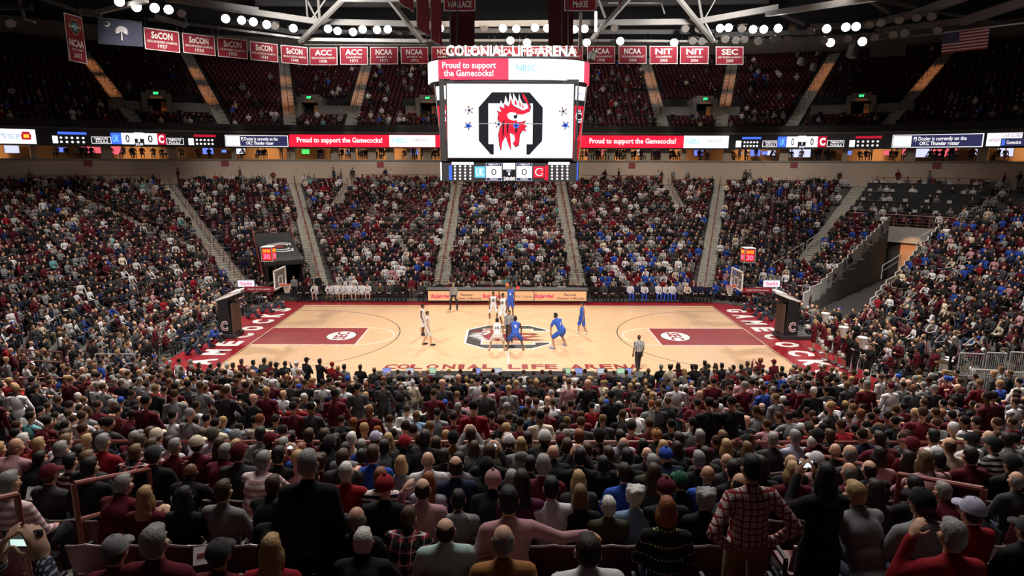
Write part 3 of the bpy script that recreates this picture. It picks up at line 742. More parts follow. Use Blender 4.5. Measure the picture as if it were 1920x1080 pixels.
def dots(px0, px1, parent, head):
    rib_panel(px0, px0+10, SW, parent, .08, .6, .02); m = MB()
    for i in range(5):
        for k in range(2):
            px = px0+16+(px1-px0-20)*i/4; x, y, nx, ny = stad(RRAD-.02, CW, u_of_px(px)); q = V((ny, -nx, 0)); c = V((x, y, RZ0+(RZ1-RZ0)*(.18+.3*k)))
            m.slab([c+q*(.11*math.cos(2*PI*t/8))+V((0, 0, .11*math.sin(2*PI*t/8))) for t in range(8)], (nx*.02, ny*.02, 0))
    m.build('stat_dots', STXT, parent)
    rib_panel(px0+11, px1+3, head, parent, .72, .9, .02)
def scorebox(P, parent):
    (a, b, c, d, e, f) = P
    rib_panel(a, b, SB, parent, .08, .92, .02); rib_text('UK', a+4, b-4, SLB, parent, .5, .5, .02)
    rib_panel(b, c, SW, parent, .08, .92, .02); rib_text('0', b+8, c-8, SK, parent, .5, .58, .02)
    rib_panel(c, d, SW, parent, .5, .97, .02); rib_panel(c, d, SK, parent, .12, .5, .03); rib_text('1', c+7, d-7, STXT, parent, .36, .22); rib_text('20:00', c+2, d-2, STXT, parent, .1, .2)
    rib_panel(d, e, SW, parent, .08, .92, .02); rib_text('0', d+8, e-8, SK, parent, .5, .58, .02)
    rib_panel(e, f, SMR, parent, .08, .92, .02); rib_text('C', e+3, f-3, STXT, parent, .5, .62, .05)
r = rib('score ribbon display with two white zeros and a blue tile, left of the hanging scoreboard')
dots(98, 160, r, SB); rib_panel(171, 208, STXT, r, .1, .6, .01); rib_panel(172, 207, SK, r, .13, .57, .02); rib_text('TIMEOUTS', 177, 203, STXT, r, .45, .16); rib_text('FOULS', 180, 203, STXT, r, .24, .16)
scorebox((208, 228, 252, 270, 295, 311), r)
rib_panel(312, 344, STXT, r, .1, .6, .01); rib_panel(313, 343, SK, r, .13, .57, .02); rib_text('TIMEOUTS', 316, 340, STXT, r, .45, .16); rib_text('FOULS', 317, 338, STXT, r, .24, .16); dots(353, 402, r, SMR)
r = rib('dark message ribbon display with two lines about a roster, left of the scoreboard')
rib_panel(422, 540, STXT, r, .0, .9, .0); rib_panel(423, 539, SN, r, .04, .86, .015); rib_panel(424, 450, SW, r, .08, .82, .02); rib_text('CELEBRATION', 431, 447, SLB, r, .42, .2); rib_text('PJ Dozier is currently on the\nOKC Thunder roster', 453, 521, STXT, r, .45, .6, .012)
r = rib('red sponsor ribbon display left of the scoreboard, ending in white logos')
rib_panel(542, 830, SR, r); rib_text('Proud to support the Gamecocks!', 557, 717, STXT, r, .5, .55, .02); rib_panel(730, 816, SW, r, .03, .97, .02); rib_text('NBSC', 736, 763, SLB, r, .54, .4, .01, lift=.04); rib_text('SYNOVUS', 773, 803, SPU, r, .58, .26, .0, lift=.04); rib_text('the bank of here', 785, 811, SPU, r, .28, .12, 0, lift=.04)
r = rib('red sponsor ribbon display right of the scoreboard, ending in white logos')
rib_panel(1086, 1283, SR, r); rib_text('Proud to support the Gamecocks!', 1105, 1267, STXT, r, .5, .55, .02); rib_panel(1282, 1366, SW, r, .0, 1, .02); rib_text('NBSC', 1287, 1312, SLB, r, .54, .4, .01, lift=.04); rib_text('SYNOVUS', 1323, 1353, SPU, r, .58, .26, 0, lift=.04); rib_text('the bank of here', 1335, 1361, SPU, r, .28, .12, 0, lift=.04)
r = rib('score ribbon display with two white zeros and a blue tile, right of the hanging scoreboard')
dots(1380, 1424, r, SB); rib_panel(1430, 1457, STXT, r, .1, .6, .01); rib_panel(1431, 1456, SK, r, .13, .57, .02); rib_text('TIMEOUTS', 1434, 1454, STXT, r, .45, .16); rib_text('FOULS', 1436, 1453, STXT, r, .24, .16)
scorebox((1458, 1475, 1496, 1511, 1533, 1550), r)
rib_panel(1551, 1583, STXT, r, .1, .6, .01); rib_panel(1552, 1582, SK, r, .13, .57, .02); rib_text('TIMEOUTS', 1556, 1580, STXT, r, .45, .16); rib_text('FOULS', 1557, 1578, STXT, r, .24, .16); dots(1593, 1650, r, SMR)
r = rib('dark message ribbon display with two lines about a roster, near the right end')
rib_panel(1673, 1844, STXT, r, .0, .95, .0); rib_panel(1674, 1842, SN, r, .04, .91, .015); rib_panel(1675, 1709, SW, r, .08, .86, .02); rib_text('CELEBRATION', 1684, 1706, SLB, r, .42, .2); rib_text('PJ Dozier is currently on the\nOKC Thunder roster', 1712, 1811, STXT, r, .47, .62, .012)
r = rib('live scores ribbon display with a white tile at the far right end')
rib_panel(1850, 1877, SW, r, .05, .95, .02); rib_text('verizon', 1853, 1875, SPU, r, .5, .3, .01, lift=.04); rib_panel(1878, 1916, SW, r, .58, .95, .02); rib_text('LIVE SCORES', 1880, 1914, SPU, r, .77, .26, .01, lift=.04); rib_panel(1878, 1930, SN, r, .05, .55, .02); rib_panel(1879, 1885, SB, r, .1, .5, .03); rib_text('Connecticut', 1887, 1914, STXT, r, .3, .24, .01, lift=.04)

# televisions and lit interiors of the suites
for i, (px, wpx, colr) in enumerate(((22, 22, 'p'), (117, 14, 'b'), (165, 20, 'r'), (185, 18, 'r'), (213, 24, 'r'), (390, 18, 'b'), (420, 8, 'b'), (451, 16, 'w'), (573, 14, 'g'), (660, 10, 'w'), (695, 12, 'w'), (652, 9, 'b'), (775, 18, 'b'), (1114, 7, 'w'), (1125, 18, 'r'), (1203, 14, 'w'), (1240, 18, 'b'), (1310, 16, 'b'), (1388, 6, 'b'), (1416, 18, 'b'), (1434, 10, 'b'), (1446, 14, 'p'), (1500, 36, 'p'), (1590, 12, 'b'), (1664, 14, 'r'), (1706, 24, 'r'), (1728, 30, 'p'), (1757, 20, 'r'), (1783, 24, 'r'), (1840, 20, 'p'), (1885, 24, 'p'))):
    z = 11.05; p, uu = curve_pt(RW+3.5, CW, z, px); x, y, nx, ny = stad(RW+3.5, CW, uu); W_ = wpx*proj(p)[2]/CF
    mt = {'p': scr('tv_pale', (.6, .62, .95), 1.1), 'b': scr('tv_blue', (.15, .22, .8), 1.1), 'r': scr('tv_red', (.8, .12, .16), 1.0), 'w': scr('tv_white', (.75, .78, .9), 1), 'g': scr('tv_green', (.1, .8, .15), 1)}[colr]
    o = empty('television', (x, y, z), math.atan2(ny, nx)-PI/2, ordw(i+1)+' television from the left in the row of suites, with a '+{'p': 'pale', 'b': 'blue', 'r': 'red', 'w': 'white', 'g': 'green'}[colr]+' picture', 'television', 'suite televisions')
    MB().box((0, .06, 0), (W_*1.06, .08, min(.95, W_*.62)+.06)).build('bezel', BLACK, o); MB().box((0, 0, 0), (W_, .05, min(.95, W_*.62))).build('screen', mt, o)
    MB().box((0, .36, 0), (.1, .55, .1)).build('bracket', DARK, o)
for i, px in enumerate((165, 422, 713, 1185, 1489, 1757)):
    p, uu = curve_pt(RW-.05, CW, 9.75, px); x, y, nx, ny = stad(RW-.04, CW, uu)
    o = MB().box((0, 0, 0), (.75, .05, .6)).build('section_sign', mat('sign_maroon', (.30, .05, .06), .6)); o.location = (x, y, 9.7 if px not in (713, 1185) else 9.6); o.rotation_euler = (0, 0, math.atan2(ny, nx)-PI/2)
    tag(o, ('first', 'second', 'third', 'fourth', 'fifth', 'last')[i]+' small maroon section sign from the left on the beige concourse wall', 'sign')

# ------------------------------------------------------------------ centre-hung scoreboard
sb = empty('scoreboard', (0, 0, 0), 0, 'large four-sided scoreboard hanging over centre court with a white screen and block letter', 'scoreboard')
YF = -3.35
def fp(px, py, y=YF): return at_y(px, py, y)
zt, zb_ = fp(957, 110).z, fp(957, 149.5).z
def sup(a, b, n, k, N):
    t = 2*PI*k/N; c, s_ = math.cos(t), math.sin(t); return (-.02+a*math.copysign(abs(c)**(2/n), c), b*math.copysign(abs(s_)**(2/n), s_))
NN = 72; ringp = [sup(4.22, 3.4, 3.6, k, NN) for k in range(NN)]
def ring_part(name, k0, k1, z0, z1, matl, off=0.0, th=.06):
    m = MB()
    for k in range(k0, k1):
        a, b = ringp[k % NN], ringp[(k+1) % NN]; s0 = 1+off
        m.slab([(a[0]*s0, a[1]*s0, z0), (b[0]*s0, b[1]*s0, z0), (b[0]*s0, b[1]*s0, z1), (a[0]*s0, a[1]*s0, z1)], (-a[0]*.02, -a[1]*.02, 0))
    return m.build(name, matl, sb)
m = MB(); m.prism([(a*.985, b*.985) for a, b in ringp], zb_-.12, zt+.08); m.build('ring_housing', BLACK, sb)
def kpx(px):   # index on the front of the ring seen at px
    return min(range(NN//2, NN+1), key=lambda k: abs(proj((*ringp[k % NN], (zt+zb_)/2))[0]-px))
ks = [kpx(p) for p in (806, 824, 959, 1096, 1108)]
ring_part('ring_screen', ks[0]-3, ks[1], zb_, zt, SW, .004); ring_part('ring_screen', ks[1], ks[2], zb_, zt, SPK, .004); ring_part('ring_screen', ks[2], ks[3], zb_, zt, SW, .004); ring_part('ring_screen', ks[3], ks[4]+4, zb_, zt, SPK, .004)
q0, q1 = fp(829, 124, YF-.12), fp(930, 138, YF-.12)
text('Proud to support\nthe Gamecocks!', STXT, ((q0.x+q1.x)/2, YF-.16, (zt+zb_)/2-.02), (1, -.03, 0), (0, 0, 1), sb, q1.x-q0.x, (zt-zb_)*.68, .02)
text('NBSC', SLB, (fp(987, 128).x, YF-.16, (zt+zb_)/2+.05), (1, 0.02, 0), (0, 0, 1), sb, 1.0, .3, .0); text('SYNOVUS', scr('faint_text', (.9, .72, .74), 1.1), (fp(1056, 128).x, YF-.02, (zt+zb_)/2+.08), (1, .08, 0), (0, 0, 1), sb, 1.25, .27, 0)
# roof sign
a, b = fp(836, 96, -3.0), fp(1081, 96, -3.0)
text('COLONIAL LIFE ARENA', scr('sign_letters', (1, .98, .97), 1.05), ((a.x+b.x)/2, -3.0, (fp(960, 86, -3).z+fp(960, 105, -3).z)/2), (1, 0, 0), (0, 0, 1), sb, b.x-a.x, .52, .03, extrude=.06, name='sign_lettering', word=1.5)
m = MB(); zl = fp(960, 106.5, -3).z
m.beam((a.x, -3.0, zl), (b.x, -3.0, zl), .06, .06)
for i in range(10): x = a.x+(b.x-a.x)*i/9; m.tube((x, -2.98, zt), (x, -2.98, zl), .025)
m.build('sign_frame', DARK, sb)
# core and main screens
c00, c10, c11, c01 = fp(840, 295.5), fp(1073, 295.5), fp(1075.5, 157), fp(840, 157)
zs0, zs1 = c00.z, c01.z; xs0, xs1 = c00.x-.0, c10.x
m = MB(); m.box((0, 0, (zs0+zs1)/2), (6.9, 6.3, zs1-zs0+.5)); m.build('core', BLACK, sb)
m = MB(); m.slab([(xs0, YF, zs0), (xs1, YF, zs0), (xs1, YF, zs1), (xs0, YF, zs1)], (0, .12, 0)); scn = m.build('main_screen', SW, sb)
m = MB(); m.slab([(xs0-.06, YF+.02, zs0-.06), (xs1+.06, YF+.02, zs0-.06), (xs1+.06, YF+.02, zs1+.06), (xs0-.06, YF+.02, zs1+.06)], (0, .14, 0)); m.build('screen_bezel', BLACK, sb)
ec = fp(957.5, 232); es = (fp(1018, 232).x-fp(897, 232).x)/2
emblem(lambda u, v, l: (ec.x+u*es, YF-.006-.004*l, ec.z+v*es), scn, (SK, SW, SR), white_rim=False)
# tiny overhead view of players on the screen picture
for px, py, cm in ((880, 207, SW), (878, 236, SB), (1056, 209, SW), (1060, 235, SB), (935, 233, SW), (968, 236, SB)):
    p = fp(px, py); m = MB()
    for k in range(5):
        a = k*1.257+px; m.slab([(p.x+.02, YF-.034, p.z), (p.x+.23*math.cos(a), YF-.034, p.z+.23*math.sin(a)), (p.x+.2*math.cos(a+.4), YF-.034, p.z+.2*math.sin(a+.4))], (0, .004, 0))
    m.build('picture_limbs', scr('pic_skin', (.25, .09, .04), 1), scn)
    m = MB(); m.slab([(p.x+.15*math.cos(t*PI/4), YF-.037, p.z+.12*math.sin(t*PI/4)) for t in range(8)], (0, .002, 0)); m.build('picture_shirt', scr('pic_grey', (.6, .6, .7), 1) if cm is SW else SB, scn)
    m = MB(); m.slab([(p.x+.06*math.cos(t*PI/4), YF-.042, p.z+.06*math.sin(t*PI/4)) for t in range(8)], (0, .002, 0)); m.build('picture_hair', SK, scn)
m = MB(); m.box((ec.x, YF-.033, ec.z), (es*2, .003, .04)); m.build('picture_line', scr('pic_line', (.35, .33, .33), 1), scn)
for s in (-1, 1):
    X = (lambda px: fp(px, 230).x) if s < 0 else (lambda px: fp(1915-px, 230).x)
    xi1, xo1, xi0, xo0 = X(838.5), X(813), X(840.5), X(826)
    def wing(v, i):   # v: screen row, i: 0 inner .. 1 outer
        t = (v-158)/(300-158); xi, xo = xi1+(xi0-xi1)*t, xo1+(xo0-xo1)*t
        z = fp(957, v).z; return V((xi+(xo-xi)*i, YF+.05+.75*i, z))
    def wpan(v0, v1, i0, i1, matl, nm, lift=0.0):
        P = [wing(v1, i0), wing(v1, i1), wing(v0, i1), wing(v0, i0)]; P = [p+V((s*.0, -lift, 0)) for p in P]; m = MB(); m.slab(P, (0, .05, 0)); return m.build(nm, matl, sb)
    wpan(156, 300, 0, 1.0, BLACK, 'side_wing'); wpan(160, 186, .08, .92, SW, 'side_screen', .03); wpan(197, 262, .06, .94, SR, 'side_screen', .03); wpan(262, 299, .06, .94, SRK, 'side_screen', .03)
    wpan(156, 300, .965, 1.04, LSTEEL, 'wing_edge', .03)
    cpt = (wing(217, .5)); r_ = (wing(217, 1)-wing(217, 0))*(1 if s > 0 else -1); r_.z = 0; w_ = r_.length
    rr_ = r_.normalized()
    lf = V((0, -.055, 0))
    text('C', STXT, cpt+lf, rr_, (0, 0, 1), sb, w_*.62, .62, .06); text('C', SK, cpt+lf*1.2, rr_, (0, 0, 1), sb, w_*.5, .52, .0); text('verizon' if s > 0 else '/', SDB, wing(174, .5)+lf, rr_, (0, 0, 1), sb, w_*(.6 if s > 0 else .06), .1, 0)
# lower statistics box
YB = -3.15
B0, B1 = fp(825, 340, YB), fp(1086, 303, YB)
m = MB(); m.box(((B0.x+B1.x)/2, 0, (B0.z+B1.z)/2), (B1.x-B0.x, -2*YB, B1.z-B0.z)); m.build('lower_housing', BLACK, sb)
def sbox(px0, px1, py0, py1, matl, nm='stat_panel', y=YB-.02):
    a, b = fp(px0, py1, y), fp(px1, py0, y); m = MB(); m.box(((a.x+b.x)/2, y, (a.z+b.z)/2), (b.x-a.x, .03, b.z-a.z)); return m.build(nm, matl, sb)
def stext(s, px0, px1, py, h, matl, bold=.01, y=YB-.05):
    a, b = fp(px0, py, y), fp(px1, py, y); text(s, matl, ((a.x+b.x)/2, y, a.z), (1, 0, 0), (0, 0, 1), sb, b.x-a.x, h*(a-CPOS).length/CF, bold)
for (x0, dots_x, hx0, hx1, side, sc_) in ((842, 853, 847, 888, (842, 847), SB), (1025, 1035, 1028, 1068, (1021, 1028), SR)):
    sbox(hx0, hx1, 304, 309, SW); sbox(side[0], side[1], 310, 338, sc_); m = MB()
    for i in range(4):
        for k in range(5):
            p = fp(dots_x+i*9.6, 312+k*5.8, YB-.03); m.slab([(p.x+.055*math.cos(t*PI/4), p.y, p.z+.055*math.sin(t*PI/4)) for t in range(8)], (0, .02, 0))
    m.build('stat_dots', STXT, sb)
sbox(890, 910, 312, 333, SLB); stext('UK', 893, 907, 322.5, 14, SW, .01)
for x0, h1, h2 in ((911, 'TIMEOUTS 4', 'FOULS 0'), (968, '4 TIMEOUTS', '0 FOULS')):
    sbox(x0, x0+30, 305.5, 339, scr('frame_white', (.6, .6, .68), 1)); sbox(x0+1, x0+29, 306, 338.5, SN, y=YB-.03); sbox(x0+1, x0+29, 311.5, 333.5, SW, y=YB-.04); stext('0', x0+10, x0+20, 322.5, 12, SK, .0, YB-.07); stext(h1, x0+4, x0+26, 308.6, 3.6, STXT, .01, YB-.07); stext(h2, x0+8, x0+22, 336, 3.4, STXT, .01, YB-.07)
sbox(943, 966, 305.5, 317.5, SW); sbox(943, 966, 318, 330, SK, y=YB-.025); stext('HALF', 950, 958, 320.5, 3, STXT); stext('1', 953, 956, 326, 5, STXT); stext('20:00', 944, 966, 335, 7, STXT, .03)
sbox(1000, 1020, 312, 333, SR); stext('C', 1003, 1017, 322.5, 15, STXT, .06); stext('C', 1005, 1016, 322.5, 12, SK, 0, YB-.07); stext('C', 1006, 1015, 322.5, 10, SR, .0, YB-.08)
sbox(1081, 1084, 304, 338, SB); sbox(826, 828, 304, 338, SW)
m = MB()
for x in (-3, 3):
    for y in (-2, 2): m.tube((x, y, zt), (x*.9, y, 29), .035)
m.build('hanging_cable', DARK, sb)
m = MB(); m.box((.0, .6, zt+.3), (4.4, 2.6, .5)); m.build('winch_deck', BLACK, sb)

# ------------------------------------------------------------------ banners and flags
BAN = mat('banner_cloth', (.26, .010, .028), .8, var=.18, scale=2.5); BANW = mat('banner_white', (.75, .72, .7), .8); GREY = mat('banner_grey', (.5, .45, .46), .8)
def quad_frame(q, dl, dr):
    (x0, y0), (x1, y1), (x2, y2), (x3, y3) = q
    P = [at_y(x0, y0, dl), at_y(x1, y1, dr), at_y(x2, y2, dr), at_y(x3, y3, dl)]
    c = (P[0]+P[1]+P[2]+P[3])/4; W_ = ((P[1]-P[0]).length+(P[2]-P[3]).length)/2; H_ = ((P[0]-P[3]).length+(P[1]-P[2]).length)/2
    rx = ((P[1]-P[0])+(P[2]-P[3])).normalized(); up = (P[0]-P[3]).normalized()
    return c, W_, H_, rx, up
def cloth_panel(c, W_, H_, rx, up, matl, name, parent, nx=14, amp=.025, off=0.0, x0=-.5, x1=.5, z0=-.5, z1=.5, ph=0.0):
    n = rx.cross(up); vs, fs = [], []
    for j in range(3):
        for i in range(nx+1):
            u = x0+(x1-x0)*i/nx; v = z0+(z1-z0)*j/2
            wv = amp*math.sin(u*14+ph)*(.5-v)*1.2
            vs.append(c+rx*(u*W_)+up*(v*H_)+n*(wv+off))
    for j in range(2):
        for i in range(nx): a = j*(nx+1)+i; fs.append((a, a+1, a+nx+2, a+nx+1))
    k = len(vs); vs += [p-n*.012 for p in vs]; fs += [tuple(reversed([i+k for i in f])) for f in fs]
    return mesh_obj(name, MB().add(vs, fs).mesh(name, True), matl, parent)
def banner(q, dl, dr, lines, lab, cloth=BAN, tail=None):
    c, W_, H_, rx, up = quad_frame(q, dl, dr); n = rx.cross(up)
    o = empty('banner', (0, 0, 0), 0, lab, 'banner')
    ph = random.random()*6
    cloth_panel(c, W_, H_, rx, up, BANW, 'border', o, ph=ph); bw = .055
    cloth_panel(c, W_-2*bw, H_-2*bw, rx, up, cloth, 'cloth', o, off=.014, ph=ph)
    for s, wf, hf, zf, b in lines: text(s, BANW, c+up*(zf*H_)+n*.06, rx, up, o, W_*wf, H_*hf, b)
    m = MB(); m.tube(c+up*(H_/2+.03)-rx*W_*.5, c+up*(H_/2+.03)+rx*W_*.5, .03)
    for s in (-.45, .45): m.tube(c+up*(H_/2+.03)+rx*W_*s, c+up*(H_/2+.9)+rx*W_*s, .012, n=5)
    m.build('hanging_rod', DARK, o); return o
def std(a, b, c): return [(a, .6, .33, .2, .03), (b, .84 if len(b) > 9 else .55, .11, -.1, .012), (c, .27, .17, -.3, .02)]
RS, TC = 'REGULAR SEASON CHAMPION', 'TOURNAMENT CHAMPION'
for q, dl, dr, L_, lab in (
    (((269, 51), (335, 60), (338, 99), (272, 92)), 16.5, 18, std('SoCON', RS, '1927'), 'SoCON banner dated 1927, right beside the navy palm flag'),
    (((341, 61), (402, 69), (404, 105), (344, 99)), 18.6, 20, std('SoCON', RS, '1933'), 'second SoCON banner along from the navy flag, dated 1933'),
    (((407, 69), (463, 76), (465, 111), (409, 106)), 20.4, 21.6, std('SoCON', TC, '1933'), 'maroon SoCON banner with the shorter tournament line, dated 1933'),
    (((468, 77), (520, 83), (522, 117), (470, 112)), 22, 23, std('SoCON', RS, '1934'), 'fourth SoCON banner from the navy flag, dated 1934'),
    (((526, 84), (577, 89), (578, 122), (528, 118)), 23.3, 24, std('SoCON', RS, '1945'), 'last SoCON banner, dated 1945, next to the ACC banners'),
    (((580, 89), (632, 89), (633, 122), (581, 122)), 24.2, 24.2, std('ACC', RS, '1970'), 'first ACC banner, with a long regular season line, dated 1970'),
    (((637, 88), (689, 88), (690, 121), (638, 121)), 24.2, 24.2, std('ACC', 'CHAMPION', '1971'), 'second ACC banner, with rippled bright cloth, dated 1971'),
    (((694, 88), (746, 88), (746, 120.5), (694, 120.5)), 24.2, 24.2, std('NCAA', 'SWEET 16', '1971'), 'sweet sixteen banner beside the ACC banners, dated 1971'),
    (((751, 88), (803, 88), (803, 120), (752, 120)), 24.2, 24.2, std('NCAA', 'SWEET 16', '1972'), 'sweet sixteen banner closest to the scoreboard, fully in view'),
    (((809, 87.5), (861, 87.5), (861, 120), (809, 120)), 24.2, 24.2, std('NCAA', 'SWEET 16', '1973'), 'maroon NCAA banner partly hidden by the scoreboard sign, first letter C'),
    (((867, 87), (919, 87), (919, 120), (867, 120)), 24.2, 24.2, std('NCAA', 'TOURNAMENT', '1974'), 'maroon banner behind the first word of the scoreboard sign'),
    (((925, 87), (977, 87), (977, 120), (925, 120)), 24.2, 24.2, std('NCAA', 'TOURNAMENT', '1989'), 'maroon banner behind the middle word of the scoreboard sign'),
    (((983, 86.5), (1035, 86.5), (1035, 119.5), (983, 119.5)), 24.2, 24.2, std('SEC', 'CHAMPION', '1997'), 'maroon SEC banner behind the start of the sign word ARENA'),
    (((1041, 86.5), (1093, 86.5), (1093, 119.5), (1041, 119.5)), 24.2, 24.2, std('NCAA', 'TOURNAMENT', '1997'), 'maroon NCAA banner behind the end of the sign word ARENA'),
    (((1101, 86), (1153, 86), (1153, 119.5), (1101, 119.5)), 24.2, 24.2, std('NCAA', 'TOURNAMENT', '1998'), 'tournament banner just right of the scoreboard, dated 1998'),
    (((1160, 86), (1212, 86), (1212, 119.5), (1160, 119.5)), 24.2, 24.2, std('NCAA', 'TOURNAMENT', '2004'), 'tournament banner between the 1998 and NIT banners'),
    (((1218, 86.5), (1271, 86.5), (1270, 120), (1218, 120)), 24.2, 24.2, std('NIT', 'CHAMPION', '2005'), 'first NIT banner, with rippled bright cloth'),
    (((1276, 87), (1329, 87), (1328, 120), (1275, 120)), 24.2, 24.2, std('NIT', 'CHAMPION', '2006'), 'second NIT banner, next to the SEC one'),
    (((1342, 87.5), (1395, 87.5), (1393, 121), (1342, 121)), 24.2, 24.0, std('SEC', 'EAST DIVISION CHAMPION', '2009'), 'maroon SEC division banner dated 2009 at the end of its line'),
    (((832, -22), (892, -22), (891, 21), (832, 21)), 4, 4, [('WALLACE', .76, .3, -.2, .03)], 'white-bordered maroon banner with the name WALLACE above the scoreboard'),
    (((1058, -22), (1119, -22), (1118, 21), (1058, 21)), 4, 4, [('McKIE', .48, .3, -.2, .03)], 'white-bordered maroon banner with the name McKIE above the scoreboard')):
    banner(q, dl, dr, L_, lab)
o = banner(((119, 23), (154, 33), (163, 120), (130, 114)), 11, 12.2, [('NCAA', .8, .16, -.1, .04), ('FINAL FOUR', .62, .05, -.235, .01), ('2017', .45, .1, -.36, .02)], 'tall maroon NCAA final four banner with a coloured crest, beside the navy flag')
c, W_, H_, rx, up = quad_frame(((119, 23), (154, 33), (163, 120), (130, 114)), 11, 12.2); n = rx.cross(up)
for sc_, mt, k in ((1, mat('crest_gold', (.55, .3, .08), .7), .05), (.86, mat('crest_dark', (.03, .03, .03), .7), .058), (.5, mat('crest_teal', (.1, .4, .5), .7), .066)):
    m = MB(); m.slab([c+up*((.24+a*.17*sc_)*H_)+rx*(b*.36*sc_*W_)+n*k for b, a in ((-.5, 1), (.5, 1), (.55, .5), (1, .35), (1, -.2), (.6, -.35), (.5, -.8), (0, -1.05), (-.5, -.8), (-.6, -.35), (-1, -.2), (-1, .35), (-.55, .5))], n*.005); m.build('crest', mt, o)
text('FINAL FOUR', BANW, c+up*(.25*H_)+n*.08, rx, up, o, W_*.6, H_*.05, .03)
# dark hanging covers and edge-on banners above the scoreboard
for (x0, x1, y1, yy, lab) in ((845, 890, 86, 8, 'dark red hanging banner behind the WALLACE banner'), (1028, 1075, 86, 8, 'dark red hanging banner behind the McKIE banner')):
    c, W_, H_, rx, up = quad_frame(((x0, -25), (x1, -25), (x1, y1), (x0, y1)), yy, yy); o = empty('banner', (0, 0, 0), 0, lab, 'banner'); cloth_panel(c, W_, H_, rx, up, mat('dark_banner', (.06, .004, .008), .85), 'cloth', o); MB().tube(c+up*(H_/2)-rx*W_*.5, c+up*(H_/2)+rx*W_*.5, .03).build('hanging_rod', DARK, o)
for i, (px, y0, y1, yy, lab) in enumerate(((762, -30, 15, 0, 'slanting maroon banner seen edge-on above the 1972 banner'), (793, -30, 62, 3, 'narrow maroon banner seen edge-on, shorter of two beside the scoreboard'), (818, -30, 82, 6, 'narrow maroon banner seen edge-on, longer of two beside the scoreboard'), (1162, -30, 10, 0, 'maroon and white banner tip seen edge-on above the 2004 banner'))):
    t_, b_ = at_y(px, y0, yy), at_y(px, y1, yy); H_ = (t_-b_).length; c = (t_+b_)/2; o = empty('banner', (0, 0, 0), 0, lab, 'banner'); rx = V((.22, .97, 0)).normalized()
    cloth_panel(c, 2.0, H_, rx, V((0, 0, 1)), BANW, 'border', o, 8); cloth_panel(c, 1.9, H_-.1, rx, V((0, 0, 1)), BAN, 'cloth', o, 8, off=.014); MB().tube(c+V((0, 0, H_/2))-rx, c+V((0, 0, H_/2))+rx, .025).build('hanging_rod', DARK, o)
# navy palmetto flag
c, W_, H_, rx, up = quad_frame(((183, 35), (266, 41), (268, 89), (185, 81)), 12.8, 15.6); n = rx.cross(up)
o = empty('flag', (0, 0, 0), 0, 'navy flag with a white palm tree and crescent', 'flag'); cloth_panel(c, W_, H_, rx, up, mat('flag_navy', (.035, .04, .07), .85), 'cloth', o, amp=.05)
FW = mat('flag_white', (.62, .6, .62), .8)
m = MB(); G = lambda a, b: c+rx*(a*W_)+up*(b*H_)+n*.07
m.slab([G(-.012, -.3), G(.022, -.3), G(.014, .1), G(-.004, .1)], n*.01)
for k in range(11):
    t = math.radians(-25+k*23); ca, sa = math.cos(t), math.sin(t); cx, cy = .004, .08
    m.slab([G(cx, cy), G(cx+.09*ca-.03*sa, cy+(.09*sa+.03*ca)*1.6), G(cx+.16*ca, cy+.16*sa*1.5-.03), G(cx+.09*ca+.03*sa, cy+(.09*sa-.03*ca)*1.6)], n*.01)
m.build('palm_emblem', FW, o)
m = MB(); pts = [G(-.32+.065*math.cos(t), .3+.11*math.sin(t)) for t in [(-2.2+i*.37) for i in range(11)]]+[G(-.34+.06*math.cos(t), .33+.09*math.sin(t)) for t in [(1.5-i*.37) for i in range(11)]]
m.slab(pts, n*.01); m.build('crescent', FW, o); MB().tube(c+up*H_*.51-rx*W_*.5, c+up*H_*.51+rx*W_*.5, .03).build('hanging_rod', DARK, o)
# national flag
c, W_, H_, rx, up = quad_frame(((1767, 63), (1858, 51), (1850, 91), (1764, 101)), 19, 15); n = rx.cross(up)
o = empty('flag', (0, 0, 0), 0, 'red and white striped flag with a blue starred corner', 'flag')
FR = mat('flag_red', (.32, .015, .03), .8); FB = mat('flag_blue', (.04, .05, .14), .8)
for i in range(13):
    cloth_panel(c, W_, H_, rx, up, FR if i % 2 == 0 else FW, 'stripe', o, amp=.05, z0=.5-(i+1)/13, z1=.5-i/13)
cloth_panel(c, W_, H_, rx, up, FB, 'canton', o, 8, amp=.05, off=.02, x0=-.5, x1=-.12, z0=-.04, z1=.5)
m = MB()
for j in range(9):
    for i in range(6 if j % 2 == 0 else 5):
        a, b = -.475+.063*i+(.031 if j % 2 else 0), .46-.056*j; m.slab([c+rx*(a*W_+.035*r_*math.cos(t))+up*(b*H_+.035*r_*math.sin(t))+n*.075 for t, r_ in [(PI/2+k*PI/5, 1 if k % 2 == 0 else .42) for k in range(10)]], n*.005)
m.build('star', FW, o)['kind'] = 'stuff'; MB().tube(c+up*H_*.51-rx*W_*.6, c+up*H_*.51+rx*W_*.8, .035).build('hanging_rod', LSTEEL, o)

